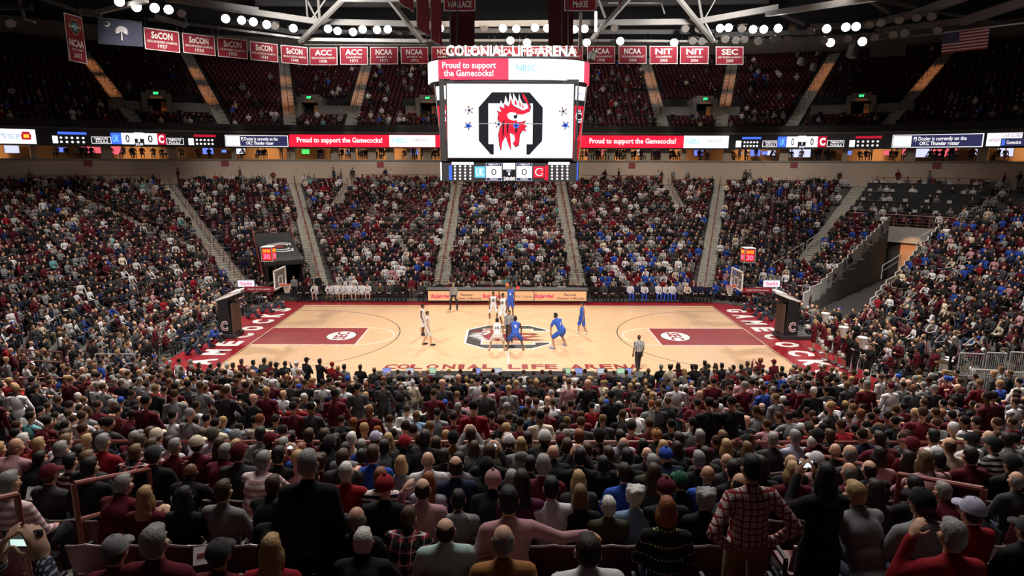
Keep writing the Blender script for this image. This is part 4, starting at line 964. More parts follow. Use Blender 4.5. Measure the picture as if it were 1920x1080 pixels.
# ------------------------------------------------------------------ roof steel: each member a beam between two points in space
TRM = mat('truss_steel', (.19, .18, .17), .55, var=.12, scale=1.5); TRL = mat('truss_light', (.42, .41, .38), .5); TRD = mat('truss_dark', (.06, .06, .06), .6)
def member(a, b, ya, yb, wd, ht, matl, parent, nm='truss_member'):
    A, B = at_y(a[0], a[1], ya), at_y(b[0], b[1], yb); return MB().beam(A, B, wd, ht).build(nm, matl, parent)
def truss(lab, mem):
    o = empty('roof_truss', (0, 0, 0), 0, lab, 'truss')
    for a, b, ya, yb, w_, h_, mt in mem: member(a, b, ya, yb, w_, h_, mt, o)
    return o
truss('grey steel catwalk truss behind the banners across the middle', [((400, 12), (596, 41), 22, 25.5, .35, .5, TRM), ((596, 41), (812, 46), 25.5, 25.5, .35, .5, TRM), ((812, 46), (1307, 41), 25.5, 25.5, .35, .5, TRM), ((1307, 41), (1460, 14), 25.5, 22, .35, .5, TRM),
  ((410, 52), (566, 72), 23, 26, .2, .18, TRL), ((566, 74), (800, 77), 26, 26, .3, .3, TRL), ((800, 76), (1110, 76), 26, 26, .2, .2, TRM), ((1110, 76), (1345, 78), 26, 26, .2, .2, TRM), ((277, 36), (410, 52), 20, 23, .2, .2, TRM), ((560, 84), (800, 84), 26, 26, .06, .06, TRM), ((820, 58), (1110, 58), 28, 28, .3, .4, TRD), ((560, 60), (800, 62), 28, 28, .3, .4, TRD), ((1110, 60), (1340, 60), 28, 28, .3, .4, TRD)])
truss('pair of diagonal steel struts meeting at the left end of the catwalk', [((562, 79), (642, 0), 25.4, 22, .3, .35, TRM), ((596, 40), (570, -10), 25.5, 27, .12, .12, TRL), ((574, 0), (577, 35), 26, 26, .14, .14, TRM), ((597, 0), (600, 40), 26, 26, .22, .22, TRM), ((610, 0), (583, 38), 26, 26, .1, .1, TRL), ((568, 78), (590, 45), 25.2, 25.2, .12, .12, LSTEEL)])
truss('diagonal steel strut running down to the left of the scoreboard', [((728, -4), (792, 78), 22, 25.4, .3, .35, TRM), ((640, 1), (840, 1), 22, 22, .25, .2, TRM)])
truss('diagonal steel strut running down to the right of the scoreboard', [((1106, 78), (1180, -4), 25.4, 22, .3, .35, TRM), ((1122, 0), (1135, 34), 26, 26, .2, .2, TRM), ((1108, 75), (1128, 45), 25.2, 25.2, .12, .12, LSTEEL), ((1140, 6), (1240, 6), 27, 27, .12, .12, TRM), ((1240, 6), (1246, 26), 27, 27, .12, .12, TRM)])
truss('diagonal steel strut above the last banner in the line', [((1270, -6), (1338, 78), 22, 25.4, .3, .35, TRM), ((1318, 34), (1340, 76), 25.2, 25.2, .12, .12, LSTEEL), ((1310, 0), (1316, 34), 26, 26, .2, .2, TRM), ((1342, -2), (1322, 34), 26, 26, .08, .08, LSTEEL)])
truss('thick grey roof beams fanning to the top right corner', [((1440, 26), (1640, -4), 21, 8, .5, .4, TRM), ((1440, 17), (1509, 46), 24, 24, .2, .2, TRM), ((1625, -2), (1668, 25), 20, 20, .2, .2, TRM), ((1612, 49), (1720, 25), 22, 19, .4, .5, TRM), ((1715, 27), (1812, -8), 19, 14, .5, .6, TRM), ((1640, 59), (1812, 38), 21, 18, .35, .45, TRM), ((1806, 40), (1930, 0), 18, 12, .5, .6, TRM), ((1520, 50), (1612, 48), 23, 22, .35, .45, TRM), ((1750, 22), (1815, 32), 20, 20, .12, .2, TRM), ((1840, 37), (1890, 45), 19, 19, .12, .2, TRM), ((1640, -2), (1720, 14), 24, 24, .12, .3, TRM)])
truss('light conduit pipe sloping behind the striped flag', [((1560, 82), (1770, 62), 24, 19, .12, .12, TRM), ((1770, 61), (1930, 42), 18.9, 12, .1, .1, LSTEEL)])
truss('bright steel arm and brackets at the top left corner', [((178, 24), (275, 1), 16, 14, .35, .3, TRL), ((80, -2), (155, 24), 16, 16, .3, .3, TRM), ((150, 22), (190, 26), 15.8, 16, .3, .5, TRM), ((310, -4), (484, 21), 20, 23.5, .5, .55, TRM), ((290, 30), (350, 48), 20, 21, .4, .35, TRL), ((0, 14), (60, 14), 16, 16, .3, .3, TRD), ((36, 0), (46, 36), 16, 16, .18, .18, TRM), ((46, 36), (66, 42), 16, 16, .18, .18, TRL), ((345, 28), (352, 48), 20, 20, .07, .07, LSTEEL)])
truss('dark secondary roof beams high behind the catwalk', [((480, 6), (820, 10), 38, 38, .5, .6, TRD), ((1100, 8), (1440, 2), 38, 38, .5, .6, TRD), ((420, 40), (560, 62), 34, 36, .4, .5, TRD), ((1340, 66), (1560, 60), 34, 32, .4, .5, TRD)])
m = MB(); o = empty('light_rig', (0, 0, 0), 0, 'pale pole rising from the scoreboard sign', 'rig'); member((1087, 96), (1089, 24), 10, 10, .2, .2, LSTEEL, o, 'pole'); member((1117, 60), (1117, 22), 14, 14, .2, .2, LSTEEL, o, 'pole')
# flood lights
LENS = mat('flood_lens', (1, .97, .93), emit=22); LENSO = mat('flood_lens_off', (.35, .32, .3), .2, metal=.5); HOUS = mat('flood_housing', (.10, .10, .10), .5)
fl_on = [(224, 3, 14), (256, 13, 15), (290, 15, 16), (316, 18, 17), (423, 35, 21), (453, 38, 22), (475, 41, 22), (500, 46, 23), (550, 53, 24), (615, 54, 25), (633, 58, 25), (662, 60, 25), (680, 55, 25), (707, 56, 25), (727, 55, 25), (825, 53, 25), (943, 53, 25), (968, 54, 25), (1003, 52, 25), (1026, 53, 25), (1077, 55, 25), (1096, 54, 25), (1163, 77, 25), (1264, 80, 25), (1350, 53, 24), (1366, 52, 24), (1412, 55, 23), (1432, 55, 23), (1459, 53, 22), (1550, 54, 21), (1557, 80, 21), (1586, 51, 20), (1605, 50, 20), (1617, 78, 20), (957, 76, 25), (988, 80, 25), (1100, 80, 25)]
fl_off = [(515, 49, 23), (805, 50, 25), (908, 53, 25), (1152, 53, 25), (1285, 54, 25), (1310, 54, 25), (1299, 77, 25), (1316, 78, 25), (1391, 54, 23), (1485, 55, 22), (1520, 58, 21), (1630, 47, 20), (1652, 43, 19), (1686, 38, 18), (1719, 33, 17), (1747, 31, 16), (1675, 65, 19), (1697, 62, 18), (1758, 57, 17), (20, 44, 12), (340, 25, 18), (1640, 70, 20), (1360, 74, 24), (1380, 76, 24), (1396, 74, 24), (1422, 78, 23), (1452, 74, 22), (1477, 74, 22), (1545, 76, 21), (1590, 73, 21)]
def flood(lens):
    o = empty('flood_light', (0, 0, 0)); m = MB(); m.tube((0, 0, .0), (0, 0, .42), .36, .16, 14); m.tube((0, 0, .42), (0, 0, .62), .12, .10, 10); m.build('housing', HOUS, o)
    MB().tube((0, 0, -.03), (0, 0, .0), .32, .34, 16).build('lens', lens, o)
    m = MB(); m.beam((-.39, 0, .15), (-.39, 0, .75), .05, .03); m.beam((.39, 0, .15), (.39, 0, .75), .05, .03); m.beam((-.39, 0, .75), (.39, 0, .75), .05, .05); m.tube((0, 0, .75), (0, 0, 1.0), .03); m.build('yoke', HOUS, o); return o
pr = {1: flood(LENS), 0: flood(LENSO)}; first = {1: True, 0: True}
for on, lst in ((1, fl_on), (0, fl_off)):
    for i, (px, py, y) in enumerate(lst):
        o = pr[on] if first[on] else copy_tree(pr[on]); first[on] = False
        p = at_y(px, py, y); o.location = p; d = (V((0, -14, 4))-p).normalized() if on else (V((p.x*.5, -2, 0))-p).normalized()
        o.rotation_euler = (-d).to_track_quat('Z', 'Y').to_euler()
        if on: tag(o, ordw(sorted(fl_on).index((px, py, y))+1)+' lit floodlight from the left, glaring from the roof catwalk', 'floodlight', 'lit floodlights on the catwalk')
        else: tag(o, ordw(sorted(fl_off).index((px, py, y))+1)+' unlit floodlight from the left, with a pale reflector', 'floodlight', 'unlit floodlights on the catwalk')
for i, (px, py, y, lab) in enumerate(((1599, 96, 30, 'tilted white loudspeaker box hanging under the right catwalk'), (1502, 115, 34, 'small pale loudspeaker hanging over the right upper stand'), (1525, 126, 36, 'grey loudspeaker dim in the haze below the right catwalk'), (1110, 106, 20, 'black camera box clamped beside the scoreboard sign'))):
    p = at_y(px, py, y); o = empty('loudspeaker', p, .3, lab, 'loudspeaker'); o.rotation_euler = (.0, .35, .4)
    mt = LSTEEL if i != 3 else DARK; MB().box((0, 0, 0), (.75, .7, 1.2) if i == 0 else (.5, .5, .7)).build('cabinet', mt, o); MB().box((0, -.36 if i == 0 else -.26, 0), (.6, .03, 1.0) if i == 0 else (.4, .03, .55)).build('grille', STEEL, o); MB().tube((0, 0, .3), (0, 0, 2.4), .03).build('hanger', DARK, o)
p = at_y(1665, 94, 40); o = empty('acoustic_panel', p, -.25, 'pale rectangular acoustic panel under the roof at right', 'panel'); MB().box((0, 0, 0), (3.6, .12, 1.35)).build('face', mat('acoustic_face', (.14, .13, .12), .9), o); MB().tube((-1.2, 0, .6), (-1.2, 0, 2.5), .02).tube((1.2, 0, .6), (1.2, 0, 2.5), .02).build('hanger', DARK, o)

# ------------------------------------------------------------------ court-side equipment
RIM = mat('rim_orange', (.75, .10, .03), .4); GLASS = bpy.data.materials.new('board_glass'); GLASS.use_nodes = True
_b = GLASS.node_tree.nodes['Principled BSDF']; _b.inputs['Base Color'].default_value = (.8, .85, .85, 1); _b.inputs['Alpha'].default_value = .14; _b.inputs['Roughness'].default_value = .05
NET = mat('net_cord', (.75, .72, .68), .8); PAD = mat('black_pad', (.014, .014, .015), .45)
SIGNR = mat('arm_pad_maroon', (.25, .015, .03), .5)
for s in (-1, 1):
    side = 'left' if s < 0 else 'right'
    o = empty('basketball_hoop', (0, 0, 0), 0, 'glass backboard with orange rim and black padded base at the %s end of the court' % side, 'hoop')
    bx = s*13.1; rc = V((s*12.75, 0, 3.05))
    MB().box((bx, 0, 3.45), (.03, 1.83, 1.07)).build('backboard', GLASS, o)
    m = MB()
    for z in (2.93, 3.97): m.box((bx, 0, z), (.07, 1.87, .07))
    for y in (-.9, .9): m.box((bx, y, 3.45), (.07, .07, 1.07))
    for z in (3.10, 3.55): m.box((bx-s*.02, 0, z), (.02, .62, .05))
    for y in (-.29, .29): m.box((bx-s*.02, y, 3.32), (.02, .05, .47))
    m.build('board_frame', WHITE, o)
    m = MB(); pts = [rc+V((.23*math.cos(t), .23*math.sin(t), 0)) for t in [2*PI*i/20 for i in range(21)]]; m.path(pts, .018, 6); m.box((s*12.99, 0, 3.05), (.2, .2, .1)); m.build('rim', RIM, o)
    m = MB()
    for i in range(12):
        a, b = 2*PI*i/12, 2*PI*(i+1)/12
        for (r0, z0, r1, z1) in ((.225, 3.04, .18, 2.86), (.18, 2.86, .14, 2.70), (.14, 2.70, .125, 2.58)):
            P = lambda r, t, z: rc+V((r*math.cos(t), r*math.sin(t), z-3.05)); m.tube(P(r0, a, z0), P(r1, (a+b)/2, z1), .008, n=4); m.tube(P(r0, b, z0), P(r1, (a+b)/2, z1), .008, n=4)
    m.build('net', NET, o)
    xb = s*16.25
    m = MB(); m.slab([(xb-s*.38, -.55, .05), (xb+s*.40, -.55, .05), (xb+s*.34, -.5, 2.2), (xb-s*.26, -.5, 2.4)], (0, 1.1, 0)); m.build('base_pad', PAD, o)
    m = MB(); m.slab([(xb-s*.3, -.52, 2.40), (xb+s*.42, -.52, 2.18), (xb+s*.42, -.52, 2.28), (xb-s*.35, -.52, 2.66), (xb-s*1.0, -.4, 2.80), (xb-s*1.0, -.4, 2.68)], (0, 1.04, 0)); m.build('shroud', WHITE, o)
    m = MB(); m.beam((xb-s*.4, .18, 2.3), (bx+s*.1, .18, 3.3), .14, .14); m.beam((xb-s*.4, -.18, 2.3), (bx+s*.1, -.18, 3.3), .14, .14); m.beam((xb-s*.2, 0, 1.9), (bx+s*.15, 0, 2.98), .16, .16); m.build('support_arm', DARK, o)
    m = MB(); m.box((bx+s*1.1, -.3, 2.86), (1.7, .1, .28)); m.build('arm_pad', SIGNR, o)
    text('UNIVERSITY OF SOUTH CAROLINA', WHITE, (bx+s*1.1, -.37, 2.86), (1, 0, 0), (0, 0, 1), o, 1.3, .09, .01)
    MB().box((s*15.80, 0, 1.1), (.10, 1.05, 1.9)).build('front_pad', mat('pad_brown', (.10, .06, .045), .5), o)
    text('C', WHITE, (s*16.28, -.57, .75), (1, 0, 0), (0, 0, 1), o, .42, .6, .07); text('C', SIGNR, (s*16.28, -.58, .75), (1, 0, 0), (0, 0, 1), o, .34, .5, .0)
    MB().box((s*16.6, -.1, .14), (1.9, 1.3, .22)).build('wheel_base', DARK, o)
    # shot clock on a mast above the board
    cl = empty('shot_clock', (s*13.65, 0, 4.85), 0, 'red glowing shot clock box above the %s backboard' % side, 'shot clock')
    PM[cl.name] = Matrix.Translation((s*13.65, 0, 4.85))
    MB().box((0, 0, 0), (.60, .60, .78)).build('housing', DARK, cl)
    m = MB()
    for dx in (-.3, .3):
        for dy in (-.3, .3): m.box((dx, dy, 0), (.04, .04, .84))
    m.box((0, 0, .40), (.66, .66, .04)); m.box((0, 0, -.40), (.66, .66, .04)); m.build('frame', LSTEEL, cl)
    for (nx, ny) in ((0, -1), (-s, 0)):
        f = V((nx, ny, 0)); r_ = V((-ny, nx, 0)); c_ = V((s*13.65, 0, 4.85))
        MB().box(f*.305, (.5 if ny else .01, .5 if nx else .01, .66)).build('lamp_face', scr('clock_face', (.85, .02, .02), 1.0), cl)
        text('20:00', SOR, c_+f*.32+V((0, 0, .2)), r_, (0, 0, 1), cl, .42, .17, .02); text('30', scr('clock_pink', (1, .16, .3), 1.5), c_+f*.32+V((0, 0, -.12)), r_, (0, 0, 1), cl, .38, .3, .03)
    MB().beam((-s*.25, 0, -.42), (-s*.35, 0, -1.0), .06, .06).build('mast', DARK, cl)
    ad = empty('advert_sign', (0, 0, 0), 0, 'small white sign with pink script on top of the %s hoop base' % side, 'sign')
    px = 462 if s < 0 else 1446; p = at_y(px, 531.5, -.2); MB().box(p, (1.0, .1, .44)).build('frame', DARK, ad); MB().box(p-V((0, .05, 0)), (.94, .02, .38)).build('face', scr('ad_face', (.85, .8, .95), 1), ad); text('Chick-fil-A', scr('ad_pink', (.8, .04, .12), 1), p-V((0, .08, 0)), (1, 0, 0), (0, 0, 1), ad, .7, .2, .02); MB().tube(p-V((0, 0, .2)), V((p.x, p.y, 2.3)), .03).build('post', DARK, ad)
# the far courtside advertising table
a, b = at_y(801, 550, 8.95), at_y(1101, 550, 8.95)
tb = empty('courtside_table', (0, 0, 0), 0, 'long courtside table with a peach advertising board on its front, between the benches', 'table')
xm = (a.x+b.x)/2; L_ = b.x-a.x
MB().box((xm, 9.35, .52), (L_, .75, .94)).build('body', BLACK, tb); MB().box((xm, 9.25, 1.0), (L_+.1, 1.0, .05)).build('tabletop', mat('table_grey', (.10, .10, .105), .5), tb)
PEACH = scr('peach', (1, .50, .24), .85)
for i in range(2): MB().box((a.x+L_*((.40 if i == 0 else .90)-.1)+.02, 8.95, .50), (L_*(.59 if i == 0 else .395), .04, .62)).build('advert_panel', PEACH, tb) if False else None
for (f0, f1) in ((.005, .665), (.67, .995)): MB().box((a.x+L_*(f0+f1)/2, 8.94, .52), (L_*(f1-f0), .04, .68)).build('advert_panel', PEACH, tb)
BOJ = scr('boj', (.75, .06, .12), 1); FAM = scr('fam', (.10, .045, .05), 1)
def ttext(s, px0, px1, py, h, mt, b_=.02, sh=0.0):
    p0, p1 = at_y(px0, py, 8.9), at_y(px1, py, 8.9); text(s, mt, ((p0.x+p1.x)/2, 8.90, p0.z), (1, 0, 0), (0, 0, 1), tb, p1.x-p0.x, h, b_, shear=sh)
ttext("Bojangles'", 808, 846, 556, .42, BOJ, .04, .15); ttext('Famous', 864, 886, 552.6, .18, FAM); ttext("Chicken 'n Biscuits", 850, 902, 559.3, .17, FAM)
ttext("Bojangles'", 905, 942, 556, .42, BOJ, .04, .15); ttext("It's for The Tailgate", 946, 999, 556.5, .2, FAM, .0, .35); ttext("Bojangles'", 1002, 1040, 556, .42, BOJ, .04, .15); ttext('Famous', 1058, 1080, 552.6, .18, FAM); ttext("Chicken 'n Biscuits", 1044, 1096, 559.3, .17, FAM)
lm = MB(); lm.ell((at_y(971, 545, 9.2).x, 9.2, 1.08), (.12, .12, .12)); o = lm.build('signal_lamp', scr('beacon', (1, .02, .02), 2.5)); tag(o, 'glowing red signal lamp on the long courtside table', 'lamp')
# near scorers' table
st = empty('scorers_table', (0, 0, 0), 0, 'long black scorers table along the near sideline', 'table')
xa, xb_ = at_y(700, 700, -8.9).x, at_y(1207, 700, -8.9).x
MB().box(((xa+xb_)/2, -9.0, .77), (xb_-xa, .8, .05)).build('tabletop', mat('table_black', (.02, .02, .022), .4), st); MB().box(((xa+xb_)/2, -8.65, .39), (xb_-xa, .08, .75)).build('front_panel', BLACK, st)
for i in range(9): MB().box((xa+(xb_-xa)*(i+.05)/8.1, -9.15, .38), (.06, .5, .76)).build('leg', DARK, st)
SCRL = [scr('laptop_blue', (.3, .35, .8), .8), scr('laptop_pale', (.6, .62, .7), .8), scr('laptop_green', (.5, .75, .5), .8)]
for i, px in enumerate((725, 768, 809, 893, 933, 1063, 1085, 1128, 1165, 1180)):
    x = at_y(px, 700, -9.1).x; lp = empty('laptop', (x, -9.1, .795), (random.random()-.5)*.3, ordw(i+1)+' open laptop from the left on the scorers table, '+('blue', 'pale', 'green')[i % 3]+' screen', 'laptop', 'laptops on the scorers table')
    MB().box((0, -.02, .012), (.36, .25, .022)).build('keyboard', STEEL, lp); MB().box((0, .13, .14), (.36, .02, .25)).build('lid', DARK, lp); MB().box((0, .117, .145), (.33, .006, .21)).build('screen', SCRL[i % 3], lp)
# basketball
o = MB().ell(at_y(951, 535, .6), (.12, .12, .12), 20, 14).build('basketball', mat('ball_orange', (.55, .13, .04), .6), smooth=True); tag(o, 'orange basketball in the air above the jumping players', 'ball')
m = MB()
for ax in range(3):
    pts = [];
    for i in range(25):
        t = 2*PI*i/24; v = [math.cos(t)*.121, math.sin(t)*.121]; v.insert(ax, 0); pts.append(V(v))
    m.path(pts, .003, 4)
sm = m.build('seam', BLACK, o); sm.location = at_y(951, 535, .6)
# covered tunnel at the far left corner
P, Q, hw = TUN_L; d2 = V((Q[0]-P[0], Q[1]-P[1], 0)).normalized(); n2 = V((-d2.y, d2.x, 0)); P0 = V((P[0], P[1], 0))
tn = empty('players_tunnel', (0, 0, 0), 0, 'black covered tunnel mouth with a white block letter on its canopy, left corner', 'tunnel')
TL = 4.2
m = MB()
for s in (-1, 1): m.slab([P0+n2*s*hw, P0+n2*s*hw+d2*TL, P0+n2*s*hw+d2*TL+V((0, 0, 4.2)), P0+n2*s*hw+V((0, 0, 2.75))], n2*s*-.1)
m.build('side_wall', PAD, tn); MB().slab([P0-n2*hw+d2*TL, P0+n2*hw+d2*TL, P0+n2*hw+d2*TL+V((0, 0, 4.2)), P0-n2*hw+d2*TL+V((0, 0, 4.2))], d2*.1).build('back_wall', BLACK, tn)
A0 = P0-d2*.25+V((0, 0, 2.45)); A1 = P0+d2*(TL+.1)+V((0, 0, 4.3))
MB().slab([A0-n2*(hw+.1), A0+n2*(hw+.1), A1+n2*(hw+.1), A1-n2*(hw+.1)], (0, 0, .1)).build('canopy', mat('canopy_cloth', (.035, .035, .037), .7), tn)
MB().slab([A0-n2*(hw+.1), A0+n2*(hw+.1), A0+n2*(hw+.1)+V((0, 0, .35)), A0-n2*(hw+.1)+V((0, 0, .35))], d2*.1).build('fascia', PAD, tn)
up_ = (A1-A0).normalized(); r__ = -n2 if n2.x < 0 else n2
cen = (A0+A1)/2+V((0, 0, .13)); r__ = V((1, 0, 0)) if False else r__
for s_, mt, hh, w_ in ((0, WHITE, 1.5, 2.1), (.012, PAD, 1.2, 1.8), (.024, WHITE, 1.0, 1.6), (.036, PAD, .72, 1.3)): text('C', mt, cen+V((0, 0, s_)), r__, up_, tn, w_, hh, .05)
m = MB(); nrm_ = r__.cross(up_); m.slab([cen+V((0, 0, .06))+r__*a+up_*b for a, b in ((-.35, .1), (0, .3), (.4, .12), (.5, -.1), (.1, -.22), (-.2, -.15))], nrm_*.01); m.build('bird_head', MAR, tn)
m = MB()
for s in (-1, 1):
    b0 = P0+n2*s*(hw+.15); m.tube(b0+V((0, 0, 1.0)), b0+d2*TL+V((0, 0, 4.9)), .05); 
    for k in range(4): q = b0+d2*TL*k/3; m.tube(q+V((0, 0, .2)), q+V((0, 0, 1+1.3*k)), .035)
m.build('guard_rail', RAILM, tn)
# open vomitory at the right: side walls that step up with the rows, a balustrade panel on each step
P, Q, hw = TUN_R; P0, Q0 = V((*P, 0)), V((*Q, 0)); d3 = (Q0-P0).normalized(); n3 = V((-d3.y, d3.x, 0)); TL3 = (Q0-P0).length
def row_at(x, y):
    best = 0
    for j in range(NROW):
        R, c = rrow(j), cc(rrow(j)); ax = abs(x); rr = math.hypot(ax-c, y) if ax > c else abs(y)
        if rr >= R: best = j
    return best
vw = tag(empty('vomitory_wall'), kind='structure'); VG = mat('vomitory_grey', (.17, .17, .165), .8); VOR = mat('vomitory_tan', (.50, .26, .14), .8)
for s in (-1, 1):
    m = MB(); nseg = 18
    for k in range(nseg):
        q = P0+n3*s*hw+d3*TL3*(k+.5)/nseg; z = zrow(row_at(q.x+n3.x*s*.3, q.y+n3.y*s*.3)); m.box((q.x, q.y, z/2), (TL3/nseg, .15, z+.02), math.atan2(d3.y, d3.x))
    m.build('side_wall', VG, vw)
    for k in range(nseg):
        q = P0+n3*s*hw+d3*TL3*(k+.5)/nseg; z = zrow(row_at(q.x+n3.x*s*.3, q.y+n3.y*s*.3)); W2 = TL3/nseg
        o = empty('balustrade', (q.x, q.y, z), math.atan2(d3.y, d3.x), ordw(k+1)+' barred balustrade panel upward on the '+('far' if s > 0 else 'near')+' side of the open stairwell', 'balustrade', ('far' if s > 0 else 'near')+' side stepped balustrade')
        if k == 0:
            m = MB(); m.box((0, 0, 1.12), (W2*.94, .07, .07)); m.box((0, 0, .12), (W2*.94, .05, .05)); m.box((-W2*.46, 0, .57), (.07, .07, 1.14)); m.box((W2*.46, 0, .57), (.07, .07, 1.14)); fm = m.mesh('frame')
            m = MB()
            for t in range(7): m.box((-W2*.36+W2*.12*t, 0, .62), (.04, .04, .98))
            bm_ = m.mesh('bars')
            if s < 0: pass
        mesh_obj('frame', fm, mat('rail_grey', (.66, .65, .63), .4), o); mesh_obj('bars', bm_, mat('rail_grey', (.66, .65, .63), .4), o)
e0 = Q0+d3*.2; ang3 = math.atan2(d3.y, d3.x)
o = MB().box((0, 0, 0), (.2, 2*hw+.3, 4.2)).build('wall_tunnel_end', BLACK); o.location = (e0.x, e0.y, 2.1); o.rotation_euler = (0, 0, ang3); tag(o, kind='structure')
q = e0-d3*.16-n3*.5*hw*0; 
for off, w2, mt in ((.55, 1.9, VOR),):
    o = MB().box((0, 0, 0), (.1, w2, 3.6)).build('wall_tunnel_lit', mt); c_ = e0-d3*.2+n3*off*0; o.location = (c_.x, c_.y, 1.9); o.rotation_euler = (0, 0, ang3); tag(o, kind='structure')
lamp('tunnel_lamp', 'SPOT', e0-d3*3+V((0, 0, 4.4)), 320, (1, .55, .28), e0+V((0, 0, 2.0)), .1, 55, .4)
o = MB().box((0, 0, 0), (.08, .62, .3)).build('exit_sign', EXITK); c_ = e0-d3*.3-n3*.9+V((0, 0, 3.9)); o.location = c_; o.rotation_euler = (0, 0, ang3); tag(o, 'small green EXIT sign over the open stairwell at right', 'sign')
PM[o.name] = Matrix.Translation(c_)@Matrix.Rotation(ang3, 4, 'Z')
text('EXIT', EXITG, c_-d3*.07, -n3, (0, 0, 1), o, .5, .22, .03)
Pn, Qn, hn = TUN_N; A_, B_ = V((*Pn, 0)), V((*Qn, 0)); dn_ = (B_-A_).normalized(); nn_ = V((-dn_.y, dn_.x, 0)); Ln = (B_-A_).length
for s in (-1, 1):
    m = MB()
    for k in range(14):
        q = A_+nn_*s*hn+dn_*Ln*(k+.5)/14; z = zrow(min(12, row_at(q.x+nn_.x*s*.3, q.y+nn_.y*s*.3))) if math.hypot(abs(q.x)-9, q.y) > 10.9 else .05; m.box((q.x, q.y, z/2), (Ln/14, .14, z+.02), math.atan2(dn_.y, dn_.x))
    m.build('side_wall', VG, vw)
# press seating: curved black desks behind a rail
PRESS = []
for i, (j, px0, px1) in enumerate(((19, 1590, 1778), (22, 1604, 1806), (25, 1616, 1835), (28, 1626, 1860))):
    R = rrow(j)+.1; c_ = cc(R); z = zrow(j); u0, u1 = curve_pt(R, c_, z+.7, px0)[1], curve_pt(R, c_, z+.7, px1)[1]; PRESS.append((j, min(u0, u1), max(u0, u1)))
    o = empty('press_desk', (0, 0, 0), 0, ('front', 'second', 'third', 'rear')[i]+' long black press desk curving above the stairwell', 'desk')
    us_ = [u0+(u1-u0)*k/10 for k in range(11)]
    band('modesty_panel', R, c_, z-.15, z+.95, PAD, us_, .05, None, o); band('desktop', R-.05, c_, z+.95, z+1.0, mat('desk_black', (.02, .02, .02), .35), us_, .6, None, o)
    for k in range(0, 9, 2):
        uu = u0+(u1-u0)*(k+.7)/10; x, y, nx, ny = stad(R+.3, c_, uu % 4); q = empty('laptop', (x, y, z+1.0), math.atan2(ny, nx)-PI/2+PI, ordw(k//2+1)+' silver laptop from the left on the '+('front', 'second', 'third', 'rear')[i]+' press desk', 'laptop', 'laptops on the press desks')
        MB().box((0, 0, .01), (.35, .24, .02)).build('keyboard', LSTEEL, q); MB().box((0, .13, .13), (.35, .02, .24)).build('lid', LSTEEL, q)
R = rrow(18)-.4; c_ = cc(R); u0, u1 = curve_pt(R, c_, zrow(18), 1588)[1], curve_pt(R, c_, zrow(18), 1795)[1]
band('wall_press_front', R, c_, zrow(17)-1.0, zrow(18)+.1, VOMW if False else mat('press_wall', (.26, .24, .22), .8), [u0+(u1-u0)*k/10 for k in range(11)], .2)
def rail_line(R, c_, z, px0, px1, lab, matl=RAILM, n=10, bars=3):
    u0, u1 = curve_pt(R, c_, z+.5, px0)[1], curve_pt(R, c_, z+.5, px1)[1]
    if u1-u0 > 2: u1 -= 4
    if u1-u0 < -2: u1 += 4
    o = empty('guard_rail', (0, 0, 0), 0, lab, 'rail'); P = [V((*stad(R, c_, (u0+(u1-u0)*k/n) % 4)[:2], z)) for k in range(n+1)]
    m = MB(); m.path([p+V((0, 0, 1.0)) for p in P], .03); m.build('top_rail', matl, o); m = MB()
    for b in range(bars): m.path([p+V((0, 0, .2+.25*b)) for p in P], .015, 4)
    m.build('lower_rails', matl, o)
    for p in P: MB().tube(p-V((0, 0, .1)), p+V((0, 0, 1.0)), .025).build('post', matl, o)
    return o
rail_line(rrow(18)-.3, cc(rrow(18)), zrow(18)+.1, 1592, 1790, 'maroon guard rail in front of the lowest press desk', n=9)
rail_line(rrow(29)+.3, cc(rrow(30)), zrow(29)+.3, 1636, 1870, 'thin guard rail along the concourse above the press desks', n=10)
rail_line(rrow(29)+.3, cc(rrow(30)), zrow(29)+.3, 20, 300, 'thin guard rail along the concourse platform at upper left', n=14)
rail_line(rrow(29)+.3, cc(rrow(30)), zrow(29)+.3, 678, 832, 'thin guard rail on the far concourse left of the scoreboard', n=8)
rail_line(rrow(29)+.3, cc(rrow(30)), zrow(29)+.3, 1092, 1240, 'thin guard rail on the far concourse right of the scoreboard', n=8)
# near side: long cross rail and looped aisle rails
zr = zrow(18)
def pipe_rail(pts, lab, matl=RAILM, r=.028, name='handrail', legs=True, mid=.42):
    o = empty(name, (0, 0, 0), 0, lab, 'rail'); pts = [V(p) for p in pts]
    MB().path(pts, r, 8).build('top_rail', matl, o)
    if mid: MB().path([p-V((0, 0, mid)) for p in pts], r*.9, 8).build('middle_rail', matl, o)
    if legs:
        for p in (pts[0], pts[-1]): MB().tube(p, p-V((0, 0, .98)), r, n=8).build('post', matl, o)
    return o
YR = -(rrow(18)-.06); zt_ = at_y(960, 828.5, YR).z
for a, b, lab in ((-7.6, -3.0, 'left'), (-2.35, 2.75, 'middle'), (3.6, 8.8, 'right')):
    o = empty('cross_rail', (0, 0, 0), 0, lab+' length of the maroon rail running across the near stand', 'rail')
    MB().path([V((a, YR, zt_)), V((b, YR, zt_))], .03, 8).build('top_rail', RAILM, o); MB().path([V((a, YR, zt_-.4)), V((b, YR, zt_-.4))], .024, 8).build('lower_rail', RAILM, o)
    nn = int((b-a)/1.6)+1
    for k in range(nn+1): x = a+(b-a)*k/nn; MB().tube((x, YR, zrow(17)), (x, YR, zt_), .026).build('post', RAILM, o)
    MB().box(((a+b)/2, YR, zrow(17)+.32), (b-a, .03, .5)).build('kick_panel', mat('kick_maroon', (.10, .012, .02), .6), o)
def aisle_rail(X, pa, pb, lab):
    """a looped rail in the aisle at X, seen from pixel pa to pixel pb"""
    def on(p):
        d = raydir(*p); t = (X-CPOS.x)/d.x; return CPOS+d*t
    A, B = on(pa), on(pb); return pipe_rail([A, B], lab)
